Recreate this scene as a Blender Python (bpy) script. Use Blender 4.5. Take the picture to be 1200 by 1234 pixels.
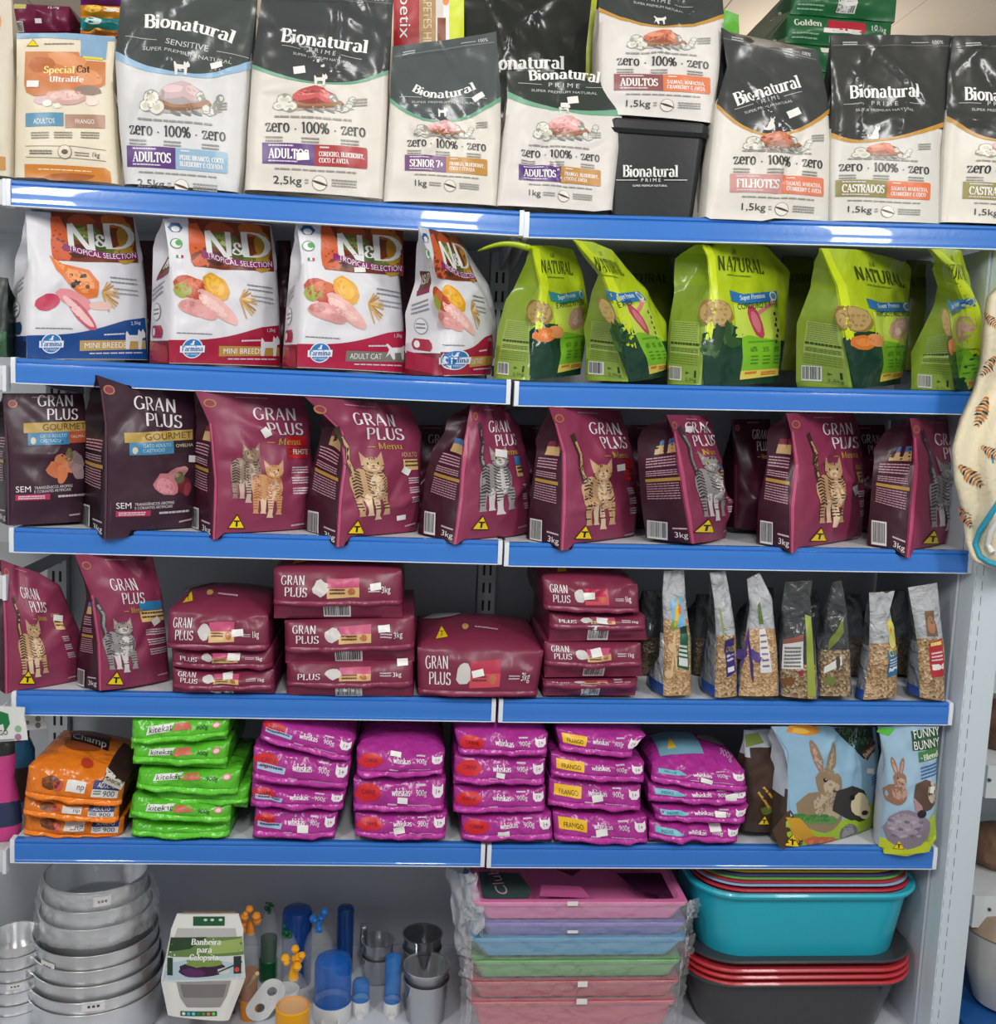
import bpy, bmesh, math, random
from mathutils import Vector as V, noise as mnoise
from mathutils.geometry import tessellate_polygon
for _o in list(bpy.data.objects): bpy.data.objects.remove(_o)
SC = bpy.context.scene
COL = SC.collection
# ------------------------------------------------------------------ camera
FPX = 1230.0
CAM = V((.793, -2.117, 1.363))
def cam_basis(yaw, pitch, roll):
    cy, sy, cp, sp = math.cos(yaw), math.sin(yaw), math.cos(pitch), math.sin(pitch)
    f = V((sy*cp, cy*cp, -sp)); r = V((cy, -sy, 0)); u = r.cross(f)
    c, s = math.cos(roll), math.sin(roll)
    return r*c + u*s, u*c - r*s, f
CR, CU, CF = cam_basis(.09, .119, .044)
cd = bpy.data.cameras.new('camera'); co = bpy.data.objects.new('camera', cd); COL.objects.link(co)
cd.sensor_fit = 'HORIZONTAL'; cd.sensor_width = 36; cd.lens = 36*FPX/1200; cd.clip_start = .05
from mathutils import Matrix
co.matrix_world = Matrix(((CR.x, CU.x, -CF.x, CAM.x), (CR.y, CU.y, -CF.y, CAM.y), (CR.z, CU.z, -CF.z, CAM.z), (0, 0, 0, 1)))
SC.camera = co
# ------------------------------------------------------------------ exposure, sky light, lamps, added fill
SC.view_settings.view_transform = 'Standard'
try: SC.view_settings.look = 'None'
except Exception: pass
SC.view_settings.exposure = 0.0; SC.view_settings.gamma = 1; SC.view_settings.use_curve_mapping = False
w = bpy.data.worlds.new('shop_ambient'); SC.world = w; w.use_nodes = True
w.node_tree.nodes['Background'].inputs[0].default_value = (.93, .96, 1, 1)
w.node_tree.nodes['Background'].inputs[1].default_value = .44
def area(name, loc, target, sx, sy, power, col=(1, .985, .96)):
    l = bpy.data.lights.new(name, 'AREA'); l.shape = 'RECTANGLE'; l.size = sx; l.size_y = sy; l.energy = power; l.color = col
    o = bpy.data.objects.new(name, l); COL.objects.link(o); o.location = loc
    o.rotation_euler = (V(target) - V(loc)).to_track_quat('-Z', 'Y').to_euler(); return o
area('ceiling_lamp_light', (-.6, -1.95, 2.8), (.2, 0, .9), .25, 1.4, 40)
area('ceiling_lamp_light', (.95, -2.1, 2.8), (1, 0, .8), .25, 1.4, 40)
area('ceiling_lamp_light', (2.6, -1.95, 2.8), (1.8, 0, .9), .25, 1.4, 40)
for q in ((.6, 2.3, 2.45), (2.4, 2.3, 2.45)):   # added fill lights that brighten the ceiling behind the shelving
    l = bpy.data.lights.new('ceiling_fill_light', 'POINT'); l.energy = 12; l.color = (1, .93, .82); l.shadow_soft_size = .12; o = bpy.data.objects.new('ceiling_fill_light', l); COL.objects.link(o); o.location = q

# ------------------------------------------------------------------ pixel <-> place
def ray(p): return CF + CR*((p[0]-600)/FPX) - CU*((p[1]-617)/FPX)
def at_y(p, y): d = ray(p); return CAM + d*((y-CAM.y)/d.y)
def at_z(p, z): d = ray(p); return CAM + d*((z-CAM.z)/d.z)
def at_plane(p, o, n): d = ray(p); return CAM + d*((o-CAM).dot(n)/d.dot(n))
# ------------------------------------------------------------------ materials
def lin(c):
    return tuple(((x/255)/12.92 if x <= 10 else (((x/255)+.055)/1.055)**2.4) for x in c)
MATS = {}
def mat(rgb, rough=.4, metal=0., bump=0., bscale=14., alpha=1., trans=0., mottle=0., ior=1.45, coat=0., spec=.5):
    key = (tuple(rgb), rough, metal, bump, bscale, alpha, trans, mottle, ior, coat, spec)
    if key in MATS: return MATS[key]
    m = bpy.data.materials.new('mat_%02x%02x%02x' % tuple(int(max(0, min(255, x))) for x in rgb)); m.use_nodes = True
    nt = m.node_tree; p = nt.nodes['Principled BSDF']; c = lin(rgb)
    p.inputs['Base Color'].default_value = (*c, 1); p.inputs['Roughness'].default_value = rough
    p.inputs['Metallic'].default_value = metal; p.inputs['Alpha'].default_value = alpha
    p.inputs['Transmission Weight'].default_value = trans; p.inputs['IOR'].default_value = ior
    p.inputs['Coat Weight'].default_value = coat; p.inputs['Specular IOR Level'].default_value = spec
    if bump or mottle:
        tc = nt.nodes.new('ShaderNodeTexCoord'); n1 = nt.nodes.new('ShaderNodeTexNoise')
        n1.inputs['Scale'].default_value = bscale; n1.inputs['Detail'].default_value = 3; n1.inputs['Distortion'].default_value = .6
        nt.links.new(tc.outputs['Object'], n1.inputs['Vector'])
        if bump:
            b = nt.nodes.new('ShaderNodeBump'); b.inputs['Strength'].default_value = bump; b.inputs['Distance'].default_value = .02
            nt.links.new(n1.outputs['Fac'], b.inputs['Height']); nt.links.new(b.outputs['Normal'], p.inputs['Normal'])
        if mottle:
            r = nt.nodes.new('ShaderNodeValToRGB'); r.color_ramp.elements[0].position = .35; r.color_ramp.elements[1].position = .65
            r.color_ramp.elements[0].color = (*[x*(1-mottle) for x in c], 1); r.color_ramp.elements[1].color = (*[min(1, x*(1+mottle)) for x in c], 1)
            nt.links.new(n1.outputs['Fac'], r.inputs['Fac']); nt.links.new(r.outputs['Color'], p.inputs['Base Color'])
    MATS[key] = m; return m
def film(rgb, rough=.33, bump=.22, bscale=13.):
    """printed plastic film: soft dents and sharp crinkles"""
    key = ('film', tuple(rgb), rough, bump, bscale)
    if key in MATS: return MATS[key]
    m = mat(rgb, rough, 0, 0, bscale, coat=.001*bump+.0001*bscale); nt = m.node_tree; p = nt.nodes['Principled BSDF']; p.inputs['Coat Weight'].default_value = 0
    tc = nt.nodes.new('ShaderNodeTexCoord'); a = nt.nodes.new('ShaderNodeTexNoise'); r = nt.nodes.new('ShaderNodeTexNoise'); r.noise_type = 'RIDGED_MULTIFRACTAL'
    a.inputs['Scale'].default_value = bscale; a.inputs['Detail'].default_value = 2; r.inputs['Scale'].default_value = bscale*1.6; r.inputs['Detail'].default_value = 1.5; r.inputs['Distortion'].default_value = .5
    b1 = nt.nodes.new('ShaderNodeBump'); b1.inputs['Strength'].default_value = min(1, bump*1.1); b1.inputs['Distance'].default_value = .02
    b2 = nt.nodes.new('ShaderNodeBump'); b2.inputs['Strength'].default_value = min(1, bump*.9); b2.inputs['Distance'].default_value = .006
    for t in (a, r): nt.links.new(tc.outputs['Object'], t.inputs['Vector'])
    nt.links.new(a.outputs['Fac'], b1.inputs['Height']); nt.links.new(r.outputs['Fac'], b2.inputs['Height']); nt.links.new(b1.outputs['Normal'], b2.inputs['Normal']); nt.links.new(b2.outputs['Normal'], p.inputs['Normal'])
    MATS[key] = m; return m
def seeds(c1, c2, c3):
    key = ('seed', c1, c2, c3)
    if key in MATS: return MATS[key]
    m = bpy.data.materials.new('seed_mix'); m.use_nodes = True; nt = m.node_tree; p = nt.nodes['Principled BSDF']
    tc = nt.nodes.new('ShaderNodeTexCoord'); vo = nt.nodes.new('ShaderNodeTexVoronoi'); vo.inputs['Scale'].default_value = 190
    r = nt.nodes.new('ShaderNodeValToRGB'); r.color_ramp.elements[0].color = (*lin(c1), 1); r.color_ramp.elements[1].color = (*lin(c3), 1)
    e = r.color_ramp.elements.new(.5); e.color = (*lin(c2), 1)
    nt.links.new(tc.outputs['Object'], vo.inputs['Vector']); nt.links.new(vo.outputs['Color'], r.inputs['Fac']); nt.links.new(r.outputs['Color'], p.inputs['Base Color'])
    b = nt.nodes.new('ShaderNodeBump'); b.inputs['Strength'].default_value = .4; b.inputs['Distance'].default_value = .01
    nt.links.new(vo.outputs['Distance'], b.inputs['Height']); nt.links.new(b.outputs['Normal'], p.inputs['Normal'])
    p.inputs['Roughness'].default_value = .3; p.inputs['Coat Weight'].default_value = .6; p.inputs['Coat Roughness'].default_value = .1
    MATS[key] = m; return m
# ------------------------------------------------------------------ objects
def thing(name, label, cat, loc, group=None):
    o = bpy.data.objects.new(name, None); COL.objects.link(o); o.location = loc; o.empty_display_size = .05
    o['label'] = label; o['category'] = cat
    if group: o['group'] = group
    return o
def mesh(name, verts, faces, mats, midx=None, parent=None, smooth=True, loc=None, kind=None, label=None):
    """one mesh object from world-space vertices"""
    off = V(loc) if loc is not None else V((0, 0, 0))
    if parent is not None:
        off = V((0, 0, 0)); q = parent
        while q is not None: off = off + V(q.location); q = q.parent
    me = bpy.data.meshes.new(name)
    me.from_pydata([tuple(V(v)-off) for v in verts], [], faces)
    for m in (mats if isinstance(mats, (list, tuple)) else [mats]): me.materials.append(m)
    if midx: me.polygons.foreach_set('material_index', midx)
    me.polygons.foreach_set('use_smooth', [smooth]*len(me.polygons))
    me.update(); o = bpy.data.objects.new(name, me); COL.objects.link(o)
    if parent is not None: o.parent = parent
    elif loc is not None: o.location = off
    if kind: o['kind'] = kind
    if label: o['label'] = label
    return o
def fixn(o, auto=None):
    bm = bmesh.new(); bm.from_mesh(o.data); bmesh.ops.recalc_face_normals(bm, faces=bm.faces); bm.to_mesh(o.data); bm.free()
    if auto is not None:
        try: o.data.set_sharp_from_angle(angle=math.radians(auto))
        except Exception: pass
    return o
def bevel(o, w, seg=2):
    m = o.modifiers.new('bevel', 'BEVEL'); m.width = w; m.segments = seg; m.limit_method = 'ANGLE'; m.angle_limit = math.radians(35); return o
class MB:
    """collects shapes for one mesh"""
    def __init__(s): s.v, s.f, s.mi = [], [], []
    def add(s, v, f, mi=0):
        k = len(s.v); s.v += [V(x) for x in v]; s.f += [tuple(i+k for i in q) for q in f]; s.mi += [mi]*len(f); return s
    def box(s, x0, x1, y0, y1, z0, z1, mi=0):
        return s.add([(x, y, z) for z in (z0, z1) for y in (y0, y1) for x in (x0, x1)],
                     [(0, 2, 3, 1), (4, 5, 7, 6), (0, 1, 5, 4), (2, 6, 7, 3), (0, 4, 6, 2), (1, 3, 7, 5)], mi)
    def loft(s, rings, cap0=True, cap1=True, mi=0):
        n = len(rings[0]); v = [p for r in rings for p in r]; f = []
        for i in range(len(rings)-1):
            for j in range(n): f.append((i*n+j, i*n+(j+1) % n, (i+1)*n+(j+1) % n, (i+1)*n+j))
        if cap0: f.append(tuple(reversed(range(n))))
        if cap1: f.append(tuple((len(rings)-1)*n+j for j in range(n)))
        return s.add(v, f, mi)
    def lathe(s, c, prof, n=40, mi=0, cap0=False, cap1=False, axis=None, e=(1, 1)):
        c = V(c); rings = []
        ax = V(axis).normalized() if axis is not None else V((0, 0, 1))
        if axis is None: x, y = V((1, 0, 0)), V((0, 1, 0))
        else:
            x = ax.orthogonal().normalized(); y = ax.cross(x)
        for r, z in prof: rings.append([c + ax*z + x*(r*e[0]*math.cos(2*math.pi*k/n)) + y*(r*e[1]*math.sin(2*math.pi*k/n)) for k in range(n)])
        return s.loft(rings, cap0, cap1, mi)
    def tube(s, pts, r, n=10, mi=0):
        pts = [V(p) for p in pts]; rings = []
        rr = r if isinstance(r, (list, tuple)) else [r]*len(pts); prev = None
        for i, p in enumerate(pts):
            t = (pts[min(i+1, len(pts)-1)] - pts[max(i-1, 0)]).normalized()
            x = t.orthogonal().normalized() if prev is None else (prev - t*prev.dot(t)).normalized()
            prev = x; y = t.cross(x)
            rings.append([p + x*(rr[i]*math.cos(2*math.pi*k/n)) + y*(rr[i]*math.sin(2*math.pi*k/n)) for k in range(n)])
        return s.loft(rings, True, True, mi)
    def rr(s, secs, cap0=True, cap1=True, seg=6, mi=0, yaw=0., tilt=None):
        """rounded rectangle sections (cx, cy, z, w, d, r)"""
        rings = []
        for cx, cy, z, w_, d_, r in secs:
            ring = []
            for qx, qy, a0 in ((1, 1, 0), (-1, 1, 90), (-1, -1, 180), (1, -1, 270)):
                for k in range(seg+1):
                    a = math.radians(a0+90*k/seg); x = qx*(w_/2-r)+r*math.cos(a); y = qy*(d_/2-r)+r*math.sin(a)
                    ring.append(V((cx+x*math.cos(yaw)-y*math.sin(yaw), cy+x*math.sin(yaw)+y*math.cos(yaw), z)))
            rings.append(ring)
        return s.loft(rings, cap0, cap1, mi)
    def build(s, name, mats, parent=None, smooth=True, auto=40, **k):
        o = mesh(name, s.v, s.f, mats, s.mi, parent, smooth, **k); return fixn(o, auto)
# ------------------------------------------------------------------ lettering
SANS = {}
def load_sans():
    chars = sorted(set('ABCDEFGHIJKLMNOPQRSTUVWXYZabcdefghijklmnopqrstuvwxyz0123456789.,&%+·-ÃÇÊãçêé!'))
    tmp = []
    for c in chars:
        for t in (c, c+'I'):
            cu = bpy.data.curves.new('t', 'FONT'); cu.body = t; cu.resolution_u = 3; cu.size = 1
            o = bpy.data.objects.new('t', cu); COL.objects.link(o); tmp.append((c, t, o))
    cu = bpy.data.curves.new('t', 'FONT'); cu.body = 'I'; oI = bpy.data.objects.new('t', cu); COL.objects.link(oI)
    bpy.context.view_layer.update(); dg = bpy.context.evaluated_depsgraph_get()
    def get(o):
        me = bpy.data.meshes.new_from_object(o.evaluated_get(dg)); me.calc_loop_triangles()
        v = [(p.co.x, p.co.y) for p in me.vertices]; f = [tuple(t.vertices) for t in me.loop_triangles]; bpy.data.meshes.remove(me); return v, f
    vI, _ = get(oI); xI = max(x for x, y in vI); cap = max(y for x, y in vI)
    for c, t, o in tmp:
        v, f = get(o)
        if t == c: g = (v, f)
        else: SANS[c] = ([(x/cap, y/cap) for x, y in g[0]], g[1], (max(x for x, y in v)-xI)/cap)
    SANS[' '] = ([], [], .42)
    for c, t, o in tmp: cu = o.data; bpy.data.objects.remove(o); bpy.data.curves.remove(cu)
    cu = oI.data; bpy.data.objects.remove(oI); bpy.data.curves.remove(cu)
load_sans()
# a small pen-drawn roman alphabet: l = line, a = arc (cx cy rx ry a0 a1), s = serif; capital height 1
RO = {
 'B': (.66, 'l .16 0 .16 1;l .12 .97 .36 .97;a .36 .76 .2 .21 90 -90;l .16 .53 .36 .53;a .37 .28 .23 .26 90 -90;l .12 .03 .37 .03;s .16 0;s .16 1'),
 'A': (.76, 'l .1 0 .36 1;l .36 1 .64 0;l .2 .32 .54 .32;s .1 0;s .64 0'),
 'D': (.78, 'l .16 0 .16 1;l .12 .97 .32 .97;a .32 .5 .36 .47 90 -90;l .12 .03 .32 .03'),
 'U': (.76, 'l .16 1 .16 .3;a .38 .3 .22 .28 180 360;l .6 .3 .6 1;s .16 1;s .6 1'),
 'L': (.6, 'l .16 0 .16 1;l .12 .03 .52 .03;l .52 0 .54 .22;s .16 1;s .14 0'),
 'T': (.66, 'l .33 0 .33 1;l .06 .97 .6 .97;l .05 .98 .05 .76;l .61 .98 .61 .76;s .33 0'),
 'O': (.82, 'a .41 .5 .31 .49 90 450'),
 'S': (.56, 'a .28 .74 .18 .23 30 270;a .27 .27 .2 .24 90 -150;l .44 .98 .45 .78;l .08 .02 .07 .22'),
 'E': (.64, 'l .16 0 .16 1;l .12 .97 .54 .97;l .16 .52 .42 .52;l .12 .03 .56 .03;l .54 .97 .54 .78;l .56 .03 .56 .22'),
 'N': (.84, 'l .16 0 .16 1;l .16 1 .64 0;l .66 0 .66 1;s .16 0;s .66 1;s .14 1'),
 'I': (.34, 'l .17 0 .17 1;s .17 0;s .17 1'),
 'R': (.7, 'l .16 0 .16 1;l .12 .97 .36 .97;a .36 .73 .2 .24 90 -90;l .16 .49 .36 .49;l .36 .49 .62 0;s .16 0;s .62 0'),
 'F': (.6, 'l .16 0 .16 1;l .12 .97 .54 .97;l .16 .52 .42 .52;l .54 .97 .54 .76;s .16 0'),
 'H': (.82, 'l .16 0 .16 1;l .66 0 .66 1;l .16 .5 .66 .5;s .16 0;s .66 0;s .16 1;s .66 1'),
 'C': (.7, 'a .4 .5 .3 .49 45 315;l .62 .98 .62 .74'),
 'G': (.78, 'a .4 .5 .3 .49 45 330;l .64 .08 .64 .42;l .5 .42 .74 .42'),
 'P': (.62, 'l .16 0 .16 1;l .12 .97 .36 .97;a .36 .72 .21 .25 90 -90;l .16 .47 .36 .47;s .16 0'),
 'M': (.98, 'l .16 0 .16 1;l .18 1 .48 .1;l .48 .1 .78 1;l .8 0 .8 1;s .16 0;s .8 0'),
 'i': (.32, 'l .16 0 .16 .66;l .15 .84 .15 .98;s .16 0;s .1 .64'),
 'o': (.64, 'a .32 .33 .22 .32 90 450'),
 'n': (.68, 'l .15 0 .15 .66;a .34 .4 .18 .24 180 0;l .52 .42 .52 0;s .15 0;s .52 0;s .1 .64'),
 'a': (.62, 'a .28 .46 .18 .19 150 0;l .46 .48 .46 .02;a .28 .19 .18 .18 90 360;s .5 .03'),
 't': (.44, 'l .2 .84 .2 .16;a .32 .16 .12 .14 180 320;l .06 .63 .38 .63'),
 'u': (.68, 'l .15 .66 .15 .22;a .33 .22 .18 .2 180 360;l .52 0 .52 .66;s .1 .64;s .47 .64;s .56 .02'),
 'r': (.5, 'l .15 0 .15 .66;a .33 .42 .17 .22 170 40;s .15 0;s .1 .64'),
 'l': (.32, 'l .16 0 .16 1;s .16 0;s .1 .98'),
 'z': (.56, 'l .08 .62 .48 .62;l .48 .64 .1 .02;l .08 .04 .5 .04;l .08 .62 .08 .46;l .5 .04 .5 .2'),
 'e': (.58, 'a .3 .33 .2 .31 0 320;l .12 .35 .48 .35'),
 '1': (.44, 'l .24 0 .24 1;l .24 .98 .08 .84;s .24 0'),
 '0': (.66, 'a .33 .49 .23 .49 90 450'),
 '7': (.6, 'l .08 .96 .54 .96;l .54 .96 .24 0;l .07 .97 .07 .8'),
 '%': (.86, 'a .22 .72 .15 .24 90 450;a .64 .26 .15 .24 90 450;l .2 0 .66 1'),
 '+': (.6, 'l .3 .2 .3 .74;l .06 .47 .54 .47'), '·': (.36, 'l .18 .3 .18 .42'), ' ': (.34, ''),
 'V': (.76, 'l .1 1 .38 0;l .38 0 .66 1;s .1 1;s .66 1'), 'W': (1.04, 'l .08 1 .3 0;l .3 0 .52 .8;l .52 .8 .74 0;l .74 0 .96 1;s .08 1;s .96 1'),
 'J': (.5, 'l .32 1 .32 .2;a .18 .2 .14 .18 0 -130;s .32 1'), 'K': (.72, 'l .16 0 .16 1;l .18 .45 .58 1;l .28 .58 .62 0;s .16 0;s .16 1;s .62 0'),
 'X': (.7, 'l .1 0 .6 1;l .1 1 .6 0'), 'Y': (.7, 'l .35 0 .35 .45;l .35 .45 .08 1;l .35 .45 .62 1;s .35 0'), 'Z': (.66, 'l .1 .97 .56 .97;l .56 .97 .1 .03;l .1 .03 .58 .03'), 'Q': (.82, 'a .41 .5 .31 .49 90 450;l .44 .2 .7 -.1'),
 'p': (.66, 'l .15 -.28 .15 .66;a .33 .33 .2 .32 150 -150;s .15 -.28;s .1 .64'), 'b': (.66, 'l .15 0 .15 1;a .33 .33 .2 .32 150 -150;s .1 .98'), 'd': (.66, 'l .5 0 .5 1;a .32 .33 .2 .32 30 330;s .45 .98'),
 'c': (.54, 'a .31 .33 .21 .32 45 315'), 's': (.48, 'a .24 .49 .14 .15 30 270;a .23 .18 .15 .16 90 -150'), 'h': (.68, 'l .15 0 .15 1;a .34 .4 .18 .24 180 0;l .52 .42 .52 0;s .15 0;s .52 0;s .1 .98'),
 'k': (.64, 'l .15 0 .15 1;l .18 .3 .5 .66;l .27 .4 .54 0;s .15 0;s .54 0'), 'w': (.9, 'l .06 .66 .24 0;l .24 0 .44 .6;l .44 .6 .64 0;l .64 0 .82 .66'), 'v': (.6, 'l .08 .66 .3 0;l .3 0 .52 .66'), 'f': (.42, 'l .16 0 .16 .8;a .3 .8 .14 .18 180 60;l .04 .63 .36 .63;s .16 0'),
 'm': (1.0, 'l .15 0 .15 .66;a .32 .4 .16 .24 180 0;l .48 .42 .48 0;a .66 .4 .17 .24 180 0;l .83 .42 .83 0;s .15 0;s .48 0;s .83 0'), 'g': (.62, 'a .28 .38 .18 .26 0 360;l .48 .62 .48 -.1;a .28 -.1 .2 .18 0 -150'),
 ',': (.28, 'l .16 .12 .1 -.14'), '.': (.26, 'l .13 0 .13 .12'), '2': (.58, 'a .28 .7 .18 .28 150 -30;l .44 .56 .1 .03;l .08 .03 .52 .03'),
 '&': (.8, 'a .34 .76 .15 .22 -30 230;l .22 .62 .66 0;a .32 .26 .22 .25 100 340;l .52 .2 .66 .48'),
}
ROC = {}
def roman(c, serif, weight):
    key = (c, serif, weight)
    if key in ROC: return ROC[key]
    c = {'Ã': 'A', 'Ç': 'C', 'É': 'E', 'Ê': 'E', 'Á': 'A'}.get(c, c); adv, d = RO.get(c, RO.get(c.upper(), (.5, ''))); vs, fs = [], []
    tk, tn = .165*weight, .062*weight
    def quad(p):
        k = len(vs); vs.extend(p); fs.extend([(k, k+1, k+2), (k, k+2, k+3)])
    for part in d.split(';'):
        if not part: continue
        t = part.split(); q = [float(x) for x in t[1:]]
        if t[0] == 's':
            if serif: quad([(q[0]-.13, q[1]-.02+(.0 if q[1] < .3 else -.04)), (q[0]+.13, q[1]-.02+(0 if q[1] < .3 else -.04)), (q[0]+.13, q[1]+.05+(0 if q[1] < .3 else -.04)), (q[0]-.13, q[1]+.05+(0 if q[1] < .3 else -.04))])
            continue
        if t[0] == 'l': pl = [(q[0], q[1]), (q[2], q[3])]
        else:
            n = max(4, int(abs(q[5]-q[4])/24)); pl = [(q[0]+q[2]*math.cos(math.radians(q[4]+(q[5]-q[4])*i/n)), q[1]+q[3]*math.sin(math.radians(q[4]+(q[5]-q[4])*i/n))) for i in range(n+1)]
        L_, R_ = [], []
        for i, p in enumerate(pl):
            a, b = pl[max(i-1, 0)], pl[min(i+1, len(pl)-1)]; dx, dy = b[0]-a[0], b[1]-a[1]; l = math.hypot(dx, dy) or 1
            wd = (tn+(tk-tn)*abs(dy/l)**1.3)/2
            if dx*dy > 0 and t[0] == 'l' and abs(dx/l) > .2 and c in 'AMz': wd = tn/2*1.2
            L_.append((p[0]-dy/l*wd, p[1]+dx/l*wd)); R_.append((p[0]+dy/l*wd, p[1]-dx/l*wd))
        for i in range(len(pl)-1): quad([L_[i], R_[i], R_[i+1], L_[i+1]])
    ROC[key] = (vs, fs, adv); return ROC[key]
def glyph(c, font):
    if font == 'sans': return SANS.get(c) or SANS.get('o')
    if font == 'serif': return roman(c, True, 1.)
    if font == 'bold': return roman(c, True, 1.25)
    return roman(c, False, .85)          # flared roman without serifs
# ------------------------------------------------------------------ shelf levels
def interp(tab, x):
    if x <= tab[0][0]: return tab[0][1]
    for (x0, y0), (x1, y1) in zip(tab, tab[1:]):
        if x <= x1: return y0 + (y1-y0)*(x-x0)/((x1-x0) or 1e-9)
    return tab[-1][1]
def sstep(a, b, x):
    t = max(0., min(1., (x-a)/(b-a))); return t*t*(3-2*t)
RAILPX = {1: ((9, 216), (630, 254), (634, 256), (1290, 274)), 2: (((15, 431)), (614, 458), (622, 460), (1186, 472)),
          3: ((13, 636), (604, 652), (610, 654), (1171, 664)), 4: ((16, 833), (596, 842.5), (603, 843), (1147, 847.5)),
          5: ((14, 1012), (583, 1018), (589, 1019), (1128, 1022))}
RAIL = {k: [at_y(p, 0.) for p in v] for k, v in RAILPX.items()}
def deck(row, x):
    if row == 0: return BASEZ
    a, b, c, d = RAIL[row]
    if x < (b.x+c.x)/2: return a.z + (b.z-a.z)*(x-a.x)/(b.x-a.x)
    return c.z + (d.z-c.z)*(x-c.x)/(d.x-c.x)
BASEZ = -.0985
# ------------------------------------------------------------------ printed packs
rnd = random.Random(7)
INK = dict(rough=.33, bump=.2)
class Pack:
    """A filled pack: a front face lying on a real vertical plane (with its own yaw and depth), a bulge and
    creases; prints are thin patches that follow the surface."""
    def __init__(s, row, L, R, Y=.012, yaw=0., lean=0., B=(), T=(), D=.09, G=None, bulge=.022, seed=1, crease=6, camp=.004, vt=.5, ref=None, dk=None):
        s.row, s.seed = row, seed
        ref = ref or L[0]
        if Y is None:
            zz = deck(row, at_y(L[0], 0.).x) + .002; Y = max(-.03, min(.25, at_z(L[0], zz).y))
        s.Y = Y
        s.P = at_y(ref, Y); y_, l_ = math.radians(yaw), math.radians(lean)
        s.e1 = V((math.cos(y_), math.sin(y_), 0)); s.e3 = V((-math.sin(y_), math.cos(y_), 0))
        s.e2 = (V((0, 0, math.cos(l_))) + s.e3*math.sin(l_)).normalized(); s.n = s.e1.cross(s.e2).normalized()
        loc = s.loc2
        s.Ltab = sorted([(b, a) for a, b in map(loc, L)]); s.Rtab = sorted([(b, a) for a, b in map(loc, R)])
        s.bot = sorted([loc(p) for p in [L[0], *B, R[0]]]); s.top = sorted([loc(p) for p in [L[-1], *T, R[-1]]])
        s.corners = [L[0], R[0], R[-1], L[-1]]
        s.W = s.bot[-1][0]-s.bot[0][0]; s.bulge = bulge; s.camp = camp; s.vt = vt
        s.H = s.top[0][1]-s.bot[0][1]
        r = random.Random(seed); s.cr = []
        for k in range(crease):
            an = r.uniform(-1.2, 1.2)+(math.pi/2 if r.random() < .4 else 0)
            s.cr.append((r.uniform(.05, .95), r.uniform(.25, 1.0), math.cos(an), math.sin(an), r.uniform(.15, .4)*max(s.H, .1), r.uniform(.006, .016), r.choice((-1, 1, 1))*camp*r.uniform(.6, 1.5)))
        s.Dtab = None; s.D = D
        if G:
            s.Dtab = sorted([(b, max(.006, min(.2, c))) for c, b in map(s.left2, G)])
        s.parts = {}; s.z = 1.; s.m = None
    # plane coordinates
    def loc2(s, p):
        q = at_plane(p, s.P, s.n)-s.P; b = q.dot(s.e2)/1.0; return q.dot(s.e1), b
    def Lf(s, b): return interp(s.Ltab, b)
    def Rf(s, b): return interp(s.Rtab, b)
    def left2(s, p):
        a = 0.
        for k in range(3):
            o = s.P+s.e1*a; q = at_plane(p, o, s.e1)-o; b = q.z/s.e2.z; a = s.Lf(b)
            c = q.dot(s.e3)-s.e2.dot(s.e3)*b
        return c, b
    def right2(s, p):
        a = s.W
        for k in range(3):
            o = s.P+s.e1*a; q = at_plane(p, o, s.e1)-o; b = q.z/s.e2.z; a = s.Rf(b); c = q.dot(s.e3)-s.e2.dot(s.e3)*b
        return c, b
    def top2(s, p):
        o = s.P+s.e2*(s.top[0][1]+.004); q = at_plane(p, o, V((0, 0, 1)))-o; return q.dot(s.e1), q.dot(s.e3)
    def sv(s, a, b):
        l, r = s.Lf(b), s.Rf(b); t0, t1 = interp(s.bot, a), interp(s.top, a)
        return max(0., min(1., (a-l)/max(r-l, 1e-4))), max(0., min(1., (b-t0)/max(t1-t0, 1e-4)))
    def crease(s, a, b, sa, vb):
        h = 0.
        for s0, v0, ca, sn, ln, wd, am in s.cr:
            da, db = a-s0*s.W, b-v0*s.H; u = da*ca+db*sn; w_ = -da*sn+db*ca
            if abs(w_) < wd*3 and abs(u) < ln: h += am*math.exp(-(w_/wd)**2)*(1-abs(u/ln))
        h += s.camp*.9*mnoise.noise(V((a*16+s.seed*3.1, b*13, s.seed*1.7)))
        return h
    def h(s, a, b):
        sa, vb = s.sv(a, b)
        e = min(1., (4*sa*(1-sa))**.55) if 0 < sa < 1 else 0.
        g = (.55+.45*sstep(0, .22, vb))*(1-.85*sstep(.5, 1., vb))
        return e*(s.bulge*g + s.crease(a, b, sa, vb)*min(1, vb*5+.2))
    def dep(s, b, vb):
        if s.Dtab: return interp(s.Dtab, b)*(1-.9*sstep(.88, 1, vb))
        return max(.005, s.D*(1-.96*sstep(s.vt, 1., vb))*(.86+.14*sstep(0, .15, vb)))
    def clamp(s, p):
        if p.y > -.0035:
            z = deck(s.row, p.x)+.0016
            if p.z < z: p.z = z
            if s.row >= 2:
                zt = deck(s.row-1, p.x)-(.053 if p.y < .03 else .036)
                if p.z > zt: p.z = zt
        return p
    def front(s, a, b, off=0.): return s.clamp(s.P+s.e1*a+s.e2*b+s.n*(s.h(a, b)+off))
    def gus(s, c, b, vb): 
        D = s.dep(b, vb); t = max(0., min(1., c/max(D, .002)))
        return math.sin(math.pi*t)*(.007*(1-vb)-.62*D*sstep(.5, .95, vb))+.0015*mnoise.noise(V((c*30, b*22, s.seed)))*math.sin(math.pi*t)
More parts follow.
